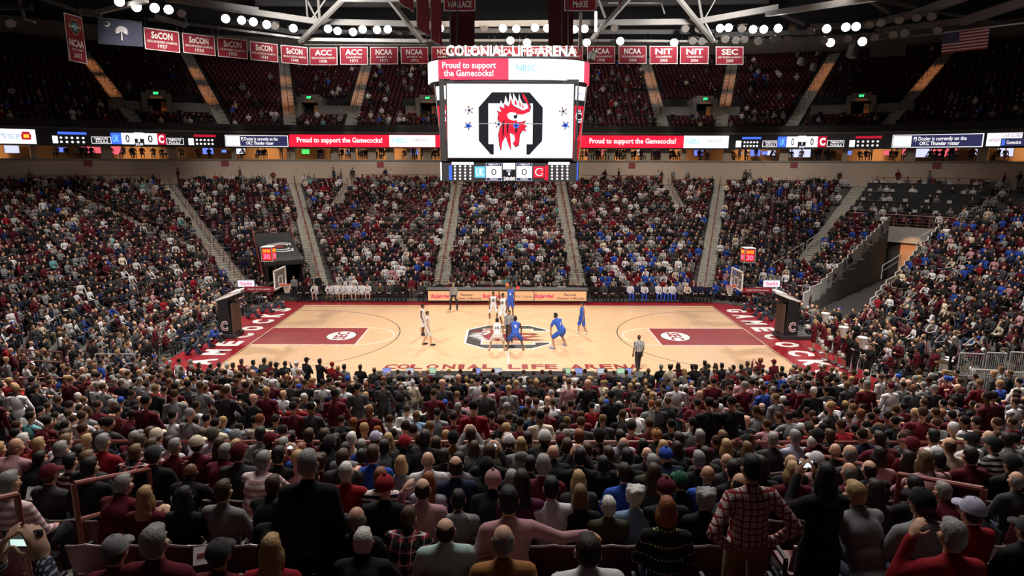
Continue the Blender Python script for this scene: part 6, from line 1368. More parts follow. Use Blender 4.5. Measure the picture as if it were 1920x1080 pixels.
# near stand, read off the photograph: head x, head y, hair or hat, top, pose / extras
NEAR = """8,910,g,Ps,e|86,893,cM,D|54,873,k,K|127,869,k,Ms|162,880,k,K|187,862,l,Rx|248,857,cD,K|191,927,g,M|270,935,yL,M,c|251,1040,cG,M|340,1002,g,M|356,1046,cD,M|473,1036,yL,R|358,936,kL,K|406,925,b,G|476,929,b,K|331,900,9,K|441,861,g,M|467,880,g,Ps|493,871,0,D|525,857,k,K,p|553,873,g,Kc,S|578,864,y,P|598,870,bC,M|618,898,d,K,t|631,889,w,R|618,938,b,D|547,978,k,K|651,978,go,K|666,1047,w,K|748,993,b,Mx|828,983,do,Q,w|720,918,nR,K|693,898,r,Ns|804,922,do,P,e|857,942,k,Gh|847,896,rL,V|784,873,yB,G|895,878,do,N|929,891,cK,K|947,876,g,M|942,902,g,D|949,920,nP,K|955,945,k,P,a|944,1020,go,B|729,849,k,D|697,851,k,M|837,867,k,G|1098,1018,d,W,w|1040,920,k,W|1088,933,lB,K|1123,942,w,O|1222,935,wC,J|1252,962,rB,Kk|1065,893,yL,D|1143,874,k,Kh|1205,891,d,U|1253,891,bL,D|1019,908,dL,I|1004,873,k,D|1121,860,k,K,p|1173,861,k,K|1214,862,g,O|1061,863,0,K|1244,868,nU,N|1251,923,nM,K|1271,928,gC,K|1413,864,k,Rp,h|1551,896,kL,Kc,q|1321,894,0,U|1339,913,do,D|1296,905,cF,K|1322,865,g,K|1361,885,k,K|1362,869,0,D|1377,870,bL,K|1453,878,dB,K|1473,877,yB,M|1511,882,lB,D|1482,862,bo,K|1527,867,cW,P|1584,889,go,M|1569,848,0,K|1628,854,go,D|1662,858,dB,P|1699,864,dL,M|1734,867,k,P|1769,878,lL,P|1638,895,do,K|1651,951,y,G|1704,918,kP,K|1735,949,cK,Gh|1811,940,g,M|1855,964,cV,R|1889,983,cD,K|1795,1011,g,R,e|1912,904,go,D|1889,864,cK,K|1824,858,d,M|1798,853,w,M|1662,924,dL,D
6,846,y,R|35,851,0,P|54,845,y,R|88,839,l,W|50,821,w,M|24,811,d,D|25,790,b,M|52,780,d,T|62,795,k,M|31,775,d,W|71,765,k,K|86,761,b,G|115,786,cM,G|99,777,d,K|92,790,d,K|124,775,b,G|150,781,b,W|160,774,b,G|180,764,cM,M|150,802,b,P|137,820,b,K|164,829,y,G|179,810,cD,D|205,832,g,R|190,794,d,K|217,776,d,M|227,789,d,M|229,816,kL,K|235,840,b,D|181,855,l,D|127,850,dB,M|85,857,g,D|145,760,d,K|251,764,k,P|277,756,cM,V|311,766,b,K|342,771,yP,G|365,766,d,W|397,771,bL,D|415,781,yL,J|436,765,d,G|456,770,d,K|446,796,dL,K|475,787,cC,V|384,781,kL,P|401,792,d,C|362,792,d,D|321,786,k,Ws|352,782,kL,K|287,789,d,K|269,780,b,W|260,787,d,D|259,809,g,K|251,823,b,I|242,830,g,M|295,820,cC,V|284,840,b,Mx|332,826,d,W|336,840,g,M|352,826,b,V|370,819,cO,V|371,836,cC,M|406,822,cG,G|409,838,bL,W|440,834,yB,K|472,817,k,G|475,852,cM,D|485,791,r,C|514,784,d,Dh|506,760,b,G|549,757,d,Mh,S|582,758,d,D,S|627,744,cD,M,S9|631,790,d,K|662,796,r,K|682,814,cM,K|700,810,rL,D|604,820,b,M|625,820,b,K|639,822,dL,M|675,832,g,U|669,826,w,C|710,825,cV,Gh|655,847,d,G|636,855,b,U|605,853,b,D|585,841,cD,K|572,840,r,U|534,838,g,M|501,837,cM,D|586,824,d,D|692,757,cW,M,S|762,771,bL,W|730,784,b,Ws|775,786,cK,J|801,760,k,K|819,779,d,G|831,763,cM,K|854,760,cW,D|890,781,cW,D,p|922,777,d,M,e|945,758,b,M|955,783,b,K|939,799,b,K|906,800,d,P|850,788,d,M|874,797,cK,D|835,807,cM,M|795,806,bo,P|805,804,l,D|760,813,d,K|774,810,d,G|736,809,dL,G|725,821,yL,D|739,830,k,K|754,827,b,G|775,833,d,K|755,842,cR,K|787,850,k,K|824,827,b,G|861,824,cK,B|872,817,b,G,p|855,850,bL,D|894,853,b,K,p|914,832,b,U|941,830,cW,D,p|941,847,bL,O|807,857,0,W|975,796,d,M|999,781,b,N|1015,799,b,K|1025,772,bP,M|1005,764,b,Gh|1037,756,cN,W,17|1059,766,d,K|1070,761,d,M|1090,779,cG,M|1064,782,cD,G|1056,795,cK,D|1090,794,b,Dh|1110,764,k,Rh|1129,757,bL,D|1131,782,l,D|1139,765,cU,M|1161,760,cW,W|1174,782,b,K|1186,795,b,G|1189,756,d,M|1195,781,b,Ws|1062,815,g,Wh|1026,822,b,T|1037,833,cW,K|1072,830,cM,K|1107,820,cK,Px|1096,821,r,D|1131,806,k,K|1145,822,d,V|1180,831,kL,R|1086,840,b,D|1097,847,b,K|1141,846,b,D|1196,845,go,K|992,844,yL,Gh|990,825,d,M|986,769,cN,G|1222,765,r,G|1235,761,cU,D|1219,792,b,M|1260,761,b,K|1260,799,k,K|1300,800,k,G|1330,757,k,K,S1|1372,763,d,K,S1|1390,770,d,W|1401,792,cM,D|1419,779,b,G|1431,775,b,M|1241,843,yL,K|1270,827,nB,K|1315,822,g,M|1331,823,lL,D|1336,841,yL,D|1345,833,bL,D|1365,830,cK,K|1366,851,lL,D|1295,851,dL,K|1294,826,d,D|1319,847,d,D|1205,847,0,D|1487,760,k,M|1492,781,k,M|1462,782,b,K|1452,802,b,Ps|1514,773,d,Mx|1500,807,k,G|1521,807,dL,D|1531,787,b,N|1539,778,b,D|1546,805,k,J|1559,761,cV,K|1574,768,b,W|1570,791,k,W|1596,780,b,G|1601,772,l,W|1605,801,k,Gh|1621,765,k,G|1627,802,kL,K|1634,786,r,M|1636,776,d,M|1646,771,k,M|1666,792,cW,D|1587,758,yL,D|1650,811,0,D|1652,822,cK,K|1502,822,g,V|1526,833,w,K|1546,821,cK,M|1581,827,b,K|1612,818,0,N|1620,828,do,M|1464,827,g,D|1692,782,l,P|1700,801,k,K|1719,776,yP,M|1735,800,b,P|1756,782,b,D|1771,766,k,W|1780,795,b,Gh|1806,782,k,M|1812,801,cK,W|1835,793,d,M|1836,812,b,D|1840,768,cK,M|1874,793,b,K|1902,791,b,M|1874,815,b,D|1906,826,k,D|1804,766,d,G|1696,765,k,M|1682,768,b,G|1725,826,bL,D|1754,821,k,P|1697,827,bo,D|1709,835,d,M|1751,838,cM,M|1760,847,cW,D|1790,816,cW,C|1819,821,cK,W|1800,838,bo,C|1839,838,cK,Ws|1880,837,d,G|1852,823,go,D"""
def parse(txt):
    L = []
    for e in txt.replace('\n', '|').split('|'):
        f = e.strip().split(',')
        if len(f) < 4: continue
        L.append((float(f[0]), float(f[1]), f[2], f[3], f[4] if len(f) > 4 else ''))
    return L
def rnear(x, y, Rt): 
    c = cc(Rt); return math.hypot(abs(x)-c, y) if abs(x) > c else abs(y)
def hit(px, py, Rt):
    d = raydir(px, py); a, b = .5, 60.0
    lo, hi = a, b
    # distance along the ray where the row radius falls to Rt (before it starts to grow again)
    t = a; prev = rnear(CPOS.x, CPOS.y, Rt)
    while t < b:
        p = CPOS+d*t
        if rnear(p.x, p.y, Rt) < Rt: break
        t += .25
    lo, hi = t-.25, t
    for _ in range(18):
        m_ = (lo+hi)/2; p = CPOS+d*m_
        if rnear(p.x, p.y, Rt) < Rt: hi = m_
        else: lo = m_
    return CPOS+d*hi
def place(px, py, H):
    best = None
    for j in range(26, -1, -1):
        p = hit(px, py, rrow(j)+.5); e = abs(p.z-zrow(j)-H)
        if best is None or e < best[0]: best = (e, j, p)
    return best[1], best[2]
HW = {'': 'short %s hair', 'L': 'long %s hair', 'B': 'bobbed %s hair', 'C': 'curly %s hair', 'P': '%s hair tied back', 'o': 'balding %s head'}
def decode(h, t):
    k = {'hair': None, 'cap': None, 'beanie': None}; skin = random.choice(SKINS[:3])
    if h[0] == 'c': k['cap'] = TOP[h[1]][0]; k['hair'] = ('short', random.choice([HAIRC['d'][0], HAIRC['b'][0]])); hw = '%s cap' % TOP[h[1]][1]
    elif h[0] == 'n': k['beanie'] = TOP[h[1]][0]; hw = '%s knit hat' % TOP[h[1]][1]
    elif h[0] == '0': hw = 'bald head'; k['hair'] = ('bald', (.35, .2, .14))
    elif h[0] == '9': hw = 'shaved dark head'; k['hair'] = ('bald', (.02, .012, .01)); skin = SKINS[3]
    else:
        st = h[1:] ; hw = HW[st] % HAIRC[h[0]][1]; k['hair'] = ({'': 'short', 'L': 'long', 'B': 'bob', 'C': 'curly', 'P': 'pony', 'o': 'balding'}[st], HAIRC[h[0]][0])
    k['skin'] = skin; k['top'] = TOP[t[0]][0]; pat = t[1:]
    tw = TOP[t[0]][1]+' top'; k['kind'] = 'long'
    if pat == 'x': k['cloth'] = TARTAN; k['top'] = (.25, .02, .03) if t[0] in 'MR' else k['top']; tw = ('red' if t[0] in 'MR' else TOP[t[0]][1])+' tartan shirt'
    if pat == 'p': k['cloth'] = PLAID; k['top'] = (.20, .014, .02); tw = 'red and white plaid shirt'
    if pat == 's': k['cloth'] = STRIPE if t[0] in 'W' else STRIPEW; tw = TOP[t[0]][1]+' striped top'
    if pat == 'k': k['cloth'] = KNIT; tw = 'black patterned sweater'
    if pat == 'h': k['kind'] = 'hood'; tw = TOP[t[0]][1]+' hooded top'
    if pat == 'c': k['kind'] = 'coat'; tw = TOP[t[0]][1]+' coat'
    return k, hw, tw
ents = []
for px, py, h, t, x in parse(NEAR):
    stand = x[:1] in ('S', 'h', 'q'); H = 1.635 if stand else 1.245
    if x[:1] == 'h': H = 1.72
    j, p = place(px, py, H); 
    auto = (not stand) and j <= 16 and 540 < px < 1640 and x not in ('p', 'e', 'a') and random.random() < .62
    if auto:
        j2, p2 = place(px, py, 1.635)
        if j2 < j: stand = True; j, p, H = j2, p2, 1.635
    if j < 14 and in_strip(p.x, p.y, TUN_N[0], TUN_N[1], TUN_N[2]+.3): continue
    ents.append([(p-CPOS).dot(_f), px, py, h, t, x, stand, j, p, H])
ents.sort(key=lambda e: e[0])
NIND = 196
leftover = ents[NIND:]; ents = ents[:NIND]
rows = {}
for e in ents: rows.setdefault(e[7], []).append(e)
for j, L in rows.items():
    L.sort(key=lambda e: e[8].x)
    for it in range(4):
        for a, b in zip(L[:-1], L[1:]):
            g = .40-(b[8].x-a[8].x)
            if g > 0: a[8].x -= g/2; b[8].x += g/2
INFO = []
def yaw_to(x, y, f=.7, tx=0.0, ty=3.0): return math.atan2(-(tx-x), ty-y)*f
SEATED = {}
for e in ents:
    zc, px, py, h, t, x, stand, j, p, H = e
    k, hw, tw = decode(h, t); sc = max(.88, min(1.12, (p.z-zrow(j))/H)); y = -math.sqrt(max(0, (rrow(j)+.5)**2-max(0, abs(p.x)-cc(rrow(j)+.5))**2))
    pose = 'stand' if stand else random.choice(['sit_lap', 'sit_lap', 'sit_lean', 'sit_back'])
    if stand and x == '': pose = random.choice(['stand', 'stand_cross', 'stand', 'stand_clap'])
    mp = {'p': 'sit_phone', 'a': 'sit_armout', 't': 'sit_point', 'e': 'sit_hand', 'c': 'sit_clap', 'h': 'stand_hips', 'q': 'stand_phone'}
    if x[:1] in mp: pose = mp[x[0]]
    if stand and x == 'p': pose = 'stand_phone'
    wide = 1.12 if x == 'w' else .93 if h[1:] in ('L', 'B', 'P') else 1.0
    o = person((p.x, y, zrow(j)), yaw_to(p.x, y)+random.uniform(-.12, .12), pose, k['skin'], k['hair'], k['top'], k['kind'], k.get('cloth'), legs=random.choice([(.02, .02, .025), (.03, .04, .07), (.06, .05, .04)]) if x != 'h' else (.25, .17, .09), sc=sc, wide=wide, cap=k['cap'], beanie=k['beanie'], lod=2 if zc < 6.6 else 0 if zc < 14 else 1, eyes=zc < 13 and px > 1560)
    tag(o, None, 'person'); INFO.append(dict(o=o, hw=hw, tw=tw, j=j, x=p.x, pose=pose, px=px))
    if x in ('S9', 'S1', '17'): back_text(o, x.strip('S'), NUMW if x != '17' else NUMK, 1.27 if stand else .92, .10 if '1' == x[-1:] else .18, .2, -.16)
    if pose in ('sit_phone', 'stand_phone'):
        J = skel(pose); Mx = PM[o.name]; c_ = (J['wr', 1]+J['wr', -1])/2+V((0, .03, .09)); q = empty('phone', Mx@c_, o.rotation_euler.z); q.scale = (1, 1, 1)
        MB().box((0, 0, 0), (.15, .012, .075)).build('case', DARK, q); MB().box((0, -.0075, 0), (.13, .002, .066)).build('screen', scr('phone', (.75, .8, .9), 1.0), q)
        INFO[-1]['phone'] = q
    if not stand: SEATED.setdefault(j, []).append((p.x, y))
# person at the lower left corner, mostly outside the frame, holding up a phone
j = 25; p = hit(28, 1052, rrow(j)+.2); d = raydir(46, 1018); 
ph = CPOS+d*3.55
po_ = 'sit_phone'; J = skel(po_); cm_ = (J['wr', 1]+J['wr', -1])/2+V((0, .03, .06)); base = ph-cm_
o = person(base, 0, po_, SKINS[0], ('short', HAIRC['d'][0]), (.30, .32, .36), 'long', GINGHAM, sc=1, lod=2); tag(o, 'raised hands and checked cuffs of a person filming at the lower left corner', 'person')
q = empty('phone', ph+V((0, .0, .02)), 0, 'black phone with a lit picture held up at the lower left corner', 'phone'); MB().box((0, 0, 0), (.16, .014, .08)).build('case', DARK, q); MB().box((0, -.0085, 0), (.125, .002, .066)).build('screen', scr('phone_dim', (.03, .04, .04), 1), q); MB().box((0, -.0105, -.012), (.10, .002, .03)).build('picture', scr('phone_pic', (.6, .8, .75), 1), q)
SEATED.setdefault(25, []).append((base.x, base.y))
NR = parse(NEARROW)
for i, (px, py, h, t, x) in enumerate(NR):
    d = raydir(px, py); tt = (1.66-CPOS.z)/d.z; p = CPOS+d*tt; p.y = min(p.y, -9.75)
    k, hw, tw = decode(h, t); pose = random.choice(['stand', 'stand_cross', 'stand_clap', 'stand']); 
    if i in (12, 37): pose = 'stand_phone'
    o = person((p.x, p.y, 0.0), yaw_to(p.x, p.y, .5)+random.uniform(-.3, .3), pose, k['skin'], k['hair'], k['top'], 'coat' if h == 'nR' else k['kind'], k.get('cloth'), sc=random.uniform(.98, 1.05), cap=k['cap'], beanie=k['beanie'], lod=1, legs=random.choice([(.02, .02, .03), (.04, .05, .09), (.02, .02, .02)]), shoes=SHK)
    tag(o, None, 'person'); INFO.append(dict(o=o, hw=hw, tw=tw, j=-1, x=p.x, pose=pose, px=px))
    if t == 'K' and h == 'cM': back_text(o, '44', NUMW, 1.3, .2, .2)
# labels that single each spectator out: look first, then row, then a neighbour
def row_phrase(j): return 'standing along the near sideline' if j < 0 else '%s row from the camera' % ORD[max(0, 25-j)]
byrow = {}
for f in INFO: byrow.setdefault(f['j'], []).append(f)
for L in byrow.values():
    L.sort(key=lambda f: f['x'])
    for a, f in enumerate(L): f['l'] = L[a-1] if a else None; f['r'] = L[a+1] if a+1 < len(L) else None
PW = {'sit_phone': 'filming', 'stand_phone': 'filming', 'stand_hips': 'hands on hips', 'sit_point': 'pointing', 'sit_armout': 'arm outstretched', 'sit_hand': 'hand raised'}
def opts(f):
    w_ = PW.get(f['pose'], 'standing' if f['pose'].startswith('stand') and f['j'] >= 0 else 'seated' if f['j'] >= 0 else '')
    base = 'person with %s, %s' % (f['hw'], f['tw']); rare = w_ in PW.values() or 'knit' in f['hw'] or 'curly' in f['hw'] or f['tw'].split()[-1] != 'top'
    if rare: yield base+(', '+w_ if w_ in PW.values() else ', '+w_ if w_ else '')
    b2 = '%s, %s' % (base, row_phrase(f['j'])); 
    if f['j'] >= 0 and not (f['l'] or f['r']): yield b2
    for sd, wd in (('l', 'right of'), ('r', 'left of')):
        if f[sd]: yield 'person with %s, %s, %s, %s %s' % (f['hw'], f['tw'], row_phrase(f['j']).replace(' from the camera', '').replace('standing along the ', ''), wd, f[sd]['hw'])
    for sd, wd in (('l', 'right of'), ('r', 'left of')):
        if f[sd]: yield 'person with %s, %s, %s, %s %s' % (f['hw'], f['tw'], row_phrase(f['j']).replace(' from the camera', '').replace('standing along the ', ''), wd, f[sd]['tw'])
    yield b2
    L = byrow[f['j']]; i = L.index(f); yield '%s person from the left, %s, %s' % (ordw(i+1), f['tw'], row_phrase(f['j']))
allo = [list(opts(f)) for f in INFO]; used = set(); 
from collections import Counter
for lvl in range(9):
    cnt = Counter(o_[min(lvl, len(o_)-1)] for f, o_ in zip(INFO, allo) if 'lab' not in f)
    for f, o_ in zip(INFO, allo):
        if 'lab' in f: continue
        s_ = o_[min(lvl, len(o_)-1)]
        if cnt[s_] == 1 and s_ not in used and len(s_.split()) <= 16: f['lab'] = s_; used.add(s_)
PHN = sorted(round(f['x'], 3) for f in INFO if 'phone' in f)
for f, o_ in zip(INFO, allo):
    s_ = f.get('lab', o_[-1]); s_ = ' '.join(s_.split()[:16]); f['o']['label'] = s_
    if 'phone' in f: tag(f['phone'], ordw(PHN.index(round(f['x'], 3))+1)+' raised phone from the left, held by the '+s_.split(' with ')[-1].split(',')[0]+' person', 'phone')

# ------------------------------------------------------------------ seats: individuals in the near rows
def seat_unit():
    o = empty('stadium_seat', (0, 0, 0)); n = 8
    def shell(z0, z1, yb, th, tilt):
        m = MB(); F, B = [], []
        for i in range(n+1):
            u = -1+2*i/n; y = yb+.055*u*u
            F.append((u*.235, y)); B.append((u*.24, y-th))
        vs = []
        for (pts, z, dy) in ((F, z0, 0), (F, z1, -tilt), (B, z0, 0), (B, z1, -tilt)):
            vs += [(x, y+dy, z-(.05*abs(i-n/2)/(n/2))**1*(1 if z == z1 else 0)) for i, (x, y) in enumerate(pts)]
        k = n+1; fs = []
        for i in range(n): fs += [(i, i+1, k+i+1, k+i), (2*k+i+1, 2*k+i, 3*k+i, 3*k+i+1), (k+i, k+i+1, 3*k+i+1, 3*k+i), (i+1, i, 2*k+i, 2*k+i+1)]
        fs += [(0, k, 3*k, 2*k), (n, 2*k+n, 3*k+n, k+n)]; return m.add(vs, fs)
    shell(.50, .86, -.235, .035, .07).build('backrest', CHM, o)
    m = MB(); pts = [V((-.24+.48*i/n, -.235-.07-.018+.055*(-1+2*i/n)**2, .862-.05*abs(i-n/2)/(n/2))) for i in range(n+1)]; m.path(pts, .013, 6); m.build('rim', CHE, o)  # pale tube paints in court light catching the backrest's top edge
    MB().box((0, .0, .435), (.46, .42, .05)).build('seat', CHM, o)
    m = MB(); m.box((-.255, -.06, .30), (.03, .36, .05)); m.box((-.255, -.12, .2), (.04, .08, .42)); m.box((-.255, -.02, .60), (.035, .30, .03)); m.box((-.255, -.16, .5), (.03, .05, .2)); m.build('armrest', BLACK, o); return o
su = seat_unit(); sfirst = True; INDSEAT = {}
def put_seat(x, y, j, label, group=None):
    global sfirst
    o = su if sfirst else copy_tree(su); sfirst = False; o.location = (x, y, zrow(j)+.0); tag(o, label, 'seat')
    if group: o['group'] = group
    elif 'group' in o.keys(): del o['group']
    INDSEAT.setdefault(j, []).append(x)
nse = 0; emp = {}
for j in range(25, 17, -1):
    Y = -(rrow(j)+.5); half = .81*((Y-CPOS.y)*.98+2)+.3 if Y > CPOS.y else 2
    xs = sorted(x for x, y in SEATED.get(j, []))
    for x in xs:
        put_seat(x, Y, j, '%s occupied seat from the left, %s row from the camera' % (ordw(xs.index(x)+1), ORD[25-j]), 'occupied seats, %s row from the camera' % ORD[25-j]); nse += 1
    pts = [-half]+xs+[half]
    for a, b in zip(pts[:-1], pts[1:]):
        g = b-a; k = int(g/.53)-1
        for i in range(k):
            x = a+g*(i+1)/(k+1)
            if any(abs(x-(P.x+(Q.x-P.x)*(j-j0)/max(1, j1-j0))) < .85 for P, Q, hw_, j0, j1 in AISLES if P.y < 0 and abs(P.x-Q.x) < .6 and j0 <= j <= j1): continue
            emp.setdefault(j, []).append(x)
for j, L in emp.items():
    for i, x in enumerate(sorted(L)):
        put_seat(x, -(rrow(j)+.5), j, '%s empty maroon seat from the left, %s row from the camera' % (ordw(i+1), ORD[25-j])); nse += 1
print('individual people', len(INFO), 'seats', nse)

# ------------------------------------------------------------------ the rest of the crowd and of the seats: one mesh each
def lowpoly(stand, arms):
    vs, fs, ids = [], [], []
    def add(fn, cid):
        n0 = len(vs); fn(); ids.extend([cid]*(len(vs)-n0))
    J = skeleton(('stand_'+arms if arms else 'stand') if stand else ('sit_'+arms if arms else 'sit_lap'))
    h = J['head']
    add(lambda: ell_mesh(vs, fs, h, (.078, .092, .115), None, 7, 5), 0)
    add(lambda: ell_mesh(vs, fs, h+V((0, -.02, .04)), (.086, .094, .09), None, 7, 4), 1)
    add(lambda: ell_mesh(vs, fs, lerp(J['pel'], J['chest'], .25), (.17, .125, .2), None, 7, 5), 2); add(lambda: ell_mesh(vs, fs, J['chest']+V((0, 0, .0)), (.185, .13, .19), None, 7, 5), 2)
    for s in (-1, 1): add(lambda: cap_mesh(vs, fs, J['neck']+V((0, 0, -.05)), J['sh', s], .08, .066, 5), 2)
    add(lambda: cap_mesh(vs, fs, J['neck'], h, .055, .05, 4), 0)
    for s in (-1, 1):
        add(lambda: cap_mesh(vs, fs, J['sh', s], J['el', s], .062, .05, 5), 2); add(lambda: cap_mesh(vs, fs, J['el', s], J['wr', s], .048, .036, 4), 2)
        add(lambda: ell_mesh(vs, fs, J['wr', s]+J['fd', s]*.05, (.045, .055, .045), None, 4, 3), 0)
        add(lambda: cap_mesh(vs, fs, J['hip', s], J['knee', s], .095, .065, 4), 3); add(lambda: cap_mesh(vs, fs, J['knee', s], J['ank', s], .065, .045, 4), 3)
    tris = []
    for f in fs:
        for i in range(1, len(f)-1): tris.append((f[0], f[i], f[i+1]))
    return np.array([tuple(v) for v in vs], np.float32), np.array(tris, np.int32), np.array(ids)
LP = {(0, ''): lowpoly(0, ''), (0, 'lean'): lowpoly(0, 'lean'), (0, 'clap'): lowpoly(0, 'clap'), (1, ''): lowpoly(1, ''), (1, 'cross'): lowpoly(1, 'cross'), (1, 'clap'): lowpoly(1, 'clap')}
print('lowpoly tris', len(LP[(0, '')][1]))
TK = list(TOP); 
def pal(d):
    k = list(d); w_ = np.array([d[i] for i in k], float); return k, w_/w_.sum()
PAL0 = pal(dict(K=.31, D=.24, G=.15, W=.11, M=.12, R=.012, U=.03, P=.02, N=.04, C=.02, T=.005)); PALU = pal(dict(K=.24, D=.2, G=.14, W=.11, M=.08, R=.012, U=.15, P=.02, N=.04, C=.02)); PALM = pal(dict(K=.29, D=.19, G=.12, W=.12, M=.25, R=.03, U=.02, P=.03, N=.02, C=.02))
HK_, HP_ = ['k', 'd', 'b', 'l', 'y', 'g', 'w'], [.2, .24, .22, .1, .1, .1, .04]
CV, CF_, CC_ = [], [], []; cn = 0; ncrowd = 0
def crowd(x, y, z, rz, stand, p, top=None, hair=None):
    global cn, ncrowd
    arms = ('cross', 'clap', '', '')[rng.integers(4)] if stand else ('lean', 'clap', '', '', '')[rng.integers(5)]
    v, t, ids = LP[(1 if stand else 0, arms)]; s = rng.uniform(.92, 1.06); c, sn = math.cos(rz), math.sin(rz)
    q = np.empty_like(v); q[:, 0] = (c*v[:, 0]-sn*v[:, 1])*s+x; q[:, 1] = (sn*v[:, 0]+c*v[:, 1])*s+y; q[:, 2] = v[:, 2]*s+z
    tc = TOP[top or p[0][rng.choice(len(p[0]), p=p[1])]][0]; k = rng.uniform(.75, 1.25)
    hc = HAIRC[hair or HK_[rng.choice(7, p=HP_)]][0]; sk = SKINS[rng.choice(5, p=[.34, .3, .2, .06, .1])]
    if not hair and rng.random() < .14: hc = TOP['WMKDU'[rng.integers(5)]][0]
    if not hair and rng.random() < .07: hc = sk
    lg = [(.02, .02, .025), (.05, .07, .12), (.02, .02, .02), (.16, .12, .08)][rng.integers(4)]
    colr = np.array([sk, hc, tuple(a*k for a in tc), lg], np.float32)[ids]
    CV.append(q); CF_.append(t+cn); CC_.append(colr); cn += len(q); ncrowd += 1
for e in leftover:
    zc, px, py, h, t, x, stand, j, p, H = e
    y = -math.sqrt(max(0, (rrow(j)+.5)**2-max(0, abs(p.x)-cc(rrow(j)+.5))**2)); crowd(p.x, y, zrow(j), yaw_to(p.x, y), stand, PAL0, t[0], h[0] if h[0] in HAIRC else None)
taken = {}
for f in INFO: taken.setdefault(f['j'], []).append(f['x'])
for e in leftover: taken.setdefault(e[7], []).append(e[8].x)
def in_aisle(x, y, j, pad=.12):
    for P, Q, hw_, j0, j1 in AISLES:
        if j0-1 <= j <= j1+1:
            d = Q-P; L = d.length; dx, dy = d.x/L, d.y/L
            if abs(-(x-P.x)*dy+(y-P.y)*dx) < hw_+pad and -1 < (x-P.x)*dx+(y-P.y)*dy < L+1: return True
    return False
# seat shape for the mass
sv, sf = [], []
_m = MB(); _m.box((0, -.24, .68), (.47, .06, .38)); _m.box((0, 0, .43), (.46, .42, .06)); _m.box((0, -.05, .2), (.10, .1, .4))
SV = np.array(_m.v, np.float32); ST = []
for f in _m.f: ST += [(f[0], f[1], f[2]), (f[0], f[2], f[3])]
ST = np.array(ST, np.int32); SVs, SFs = [], []; sn_ = 0; nseat = 0
SVF = np.array(MB().box((0, -.24, .68), (.47, .06, .38)).box((0, -.16, .5), (.46, .1, .36)).box((0, -.05, .2), (.10, .1, .4)).v, np.float32)
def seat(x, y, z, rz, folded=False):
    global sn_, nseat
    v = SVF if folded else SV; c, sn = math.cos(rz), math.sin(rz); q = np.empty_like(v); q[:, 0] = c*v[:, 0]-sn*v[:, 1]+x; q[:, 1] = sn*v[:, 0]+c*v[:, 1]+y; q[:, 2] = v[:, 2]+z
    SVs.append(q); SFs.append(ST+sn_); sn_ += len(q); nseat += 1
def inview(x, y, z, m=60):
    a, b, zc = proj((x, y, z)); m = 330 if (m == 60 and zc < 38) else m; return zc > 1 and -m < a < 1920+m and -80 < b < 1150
PAPER = []
for j in range(30):
    R = rrow(j)+.5; c = cc(R); per = [2*c, PI*R, 2*c, PI*R]
    for k in range(4):
        n = int(per[k]/.54)
        for i in range(n):
            x, y, nx, ny = stad(R, c, k+(i+.5)/n); z = zrow(j)
            if not inview(x, y, z+1): continue
            if cutter(j, x, y) or in_aisle(x, y, j): continue
            a, b, zc = proj((x, y, z+1.2))
            near = y < 0 and zc < 30 and abs(x) < cc(R)+6
            if near and j >= 18: continue
            uu = (k+(i+.5)/n) % 4
            if any(jj <= j <= jj+2 and u0-.03 < (uu if abs(uu-u0) < 2 else uu-4) < u1+.03 for jj, u0, u1 in PRESS): 
                hit_ = [jj for jj, _, _ in PRESS if j == jj+1]
                if hit_ and rng.random() < .55: crowd(x, y, z, math.atan2(ny, nx)-PI/2+PI, False, pal(dict(G=.4, W=.3, D=.2, K=.1, C=.1)))
                continue
            rz = math.atan2(ny, nx)-PI/2+PI
            if near and j >= 11 and any(abs(x-t) < .42 for t in taken.get(j, [])): 
                continue
            # how full each block is, and in which colours
            occ, p, st = .66, PAL0, 0.02
            if y > 8 and abs(x) < 26:
                occ = .80 if j < 10 else (.62 if j < 20 else .55)
                if x > 5 and x < 20 and j < 12: p = PALU; occ = .86
                if x < -5 and j > 14: occ = .5
            elif x < 0: occ = .70 if j > 4 else .82; st = .3 if y < -2 and j < 14 else .04
            else: occ = .80; p = PALU if j > 6 and y > -4 else PALM; st = .05 if y > 0 else .35
            if x < -20 and j > 20: occ = .42
            if near: occ, p, st = .97, PALM, ((.45 if j > 7 else 0) if abs(x) < 7.6 else .5)
            if near and j >= 14: occ = .85
            if y > 8 and 26 < abs(x): occ = .62
            jx, jy = rng.uniform(-.06, .06), rng.uniform(-.05, .05)
            if rng.random() < occ:
                s_ = rng.random() < st; yw = math.atan2(-(0-x), 0-y); d_ = (yw-rz+PI) % (2*PI)-PI
                crowd(x+jx, y+jy, z, rz+d_*.5+rng.normal(0, .2), s_, p)
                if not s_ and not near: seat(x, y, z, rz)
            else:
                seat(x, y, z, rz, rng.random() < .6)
                if rng.random() < .3 and not near: PAPER.append((x, y, z+.475, rz+rng.normal(0, .5)))
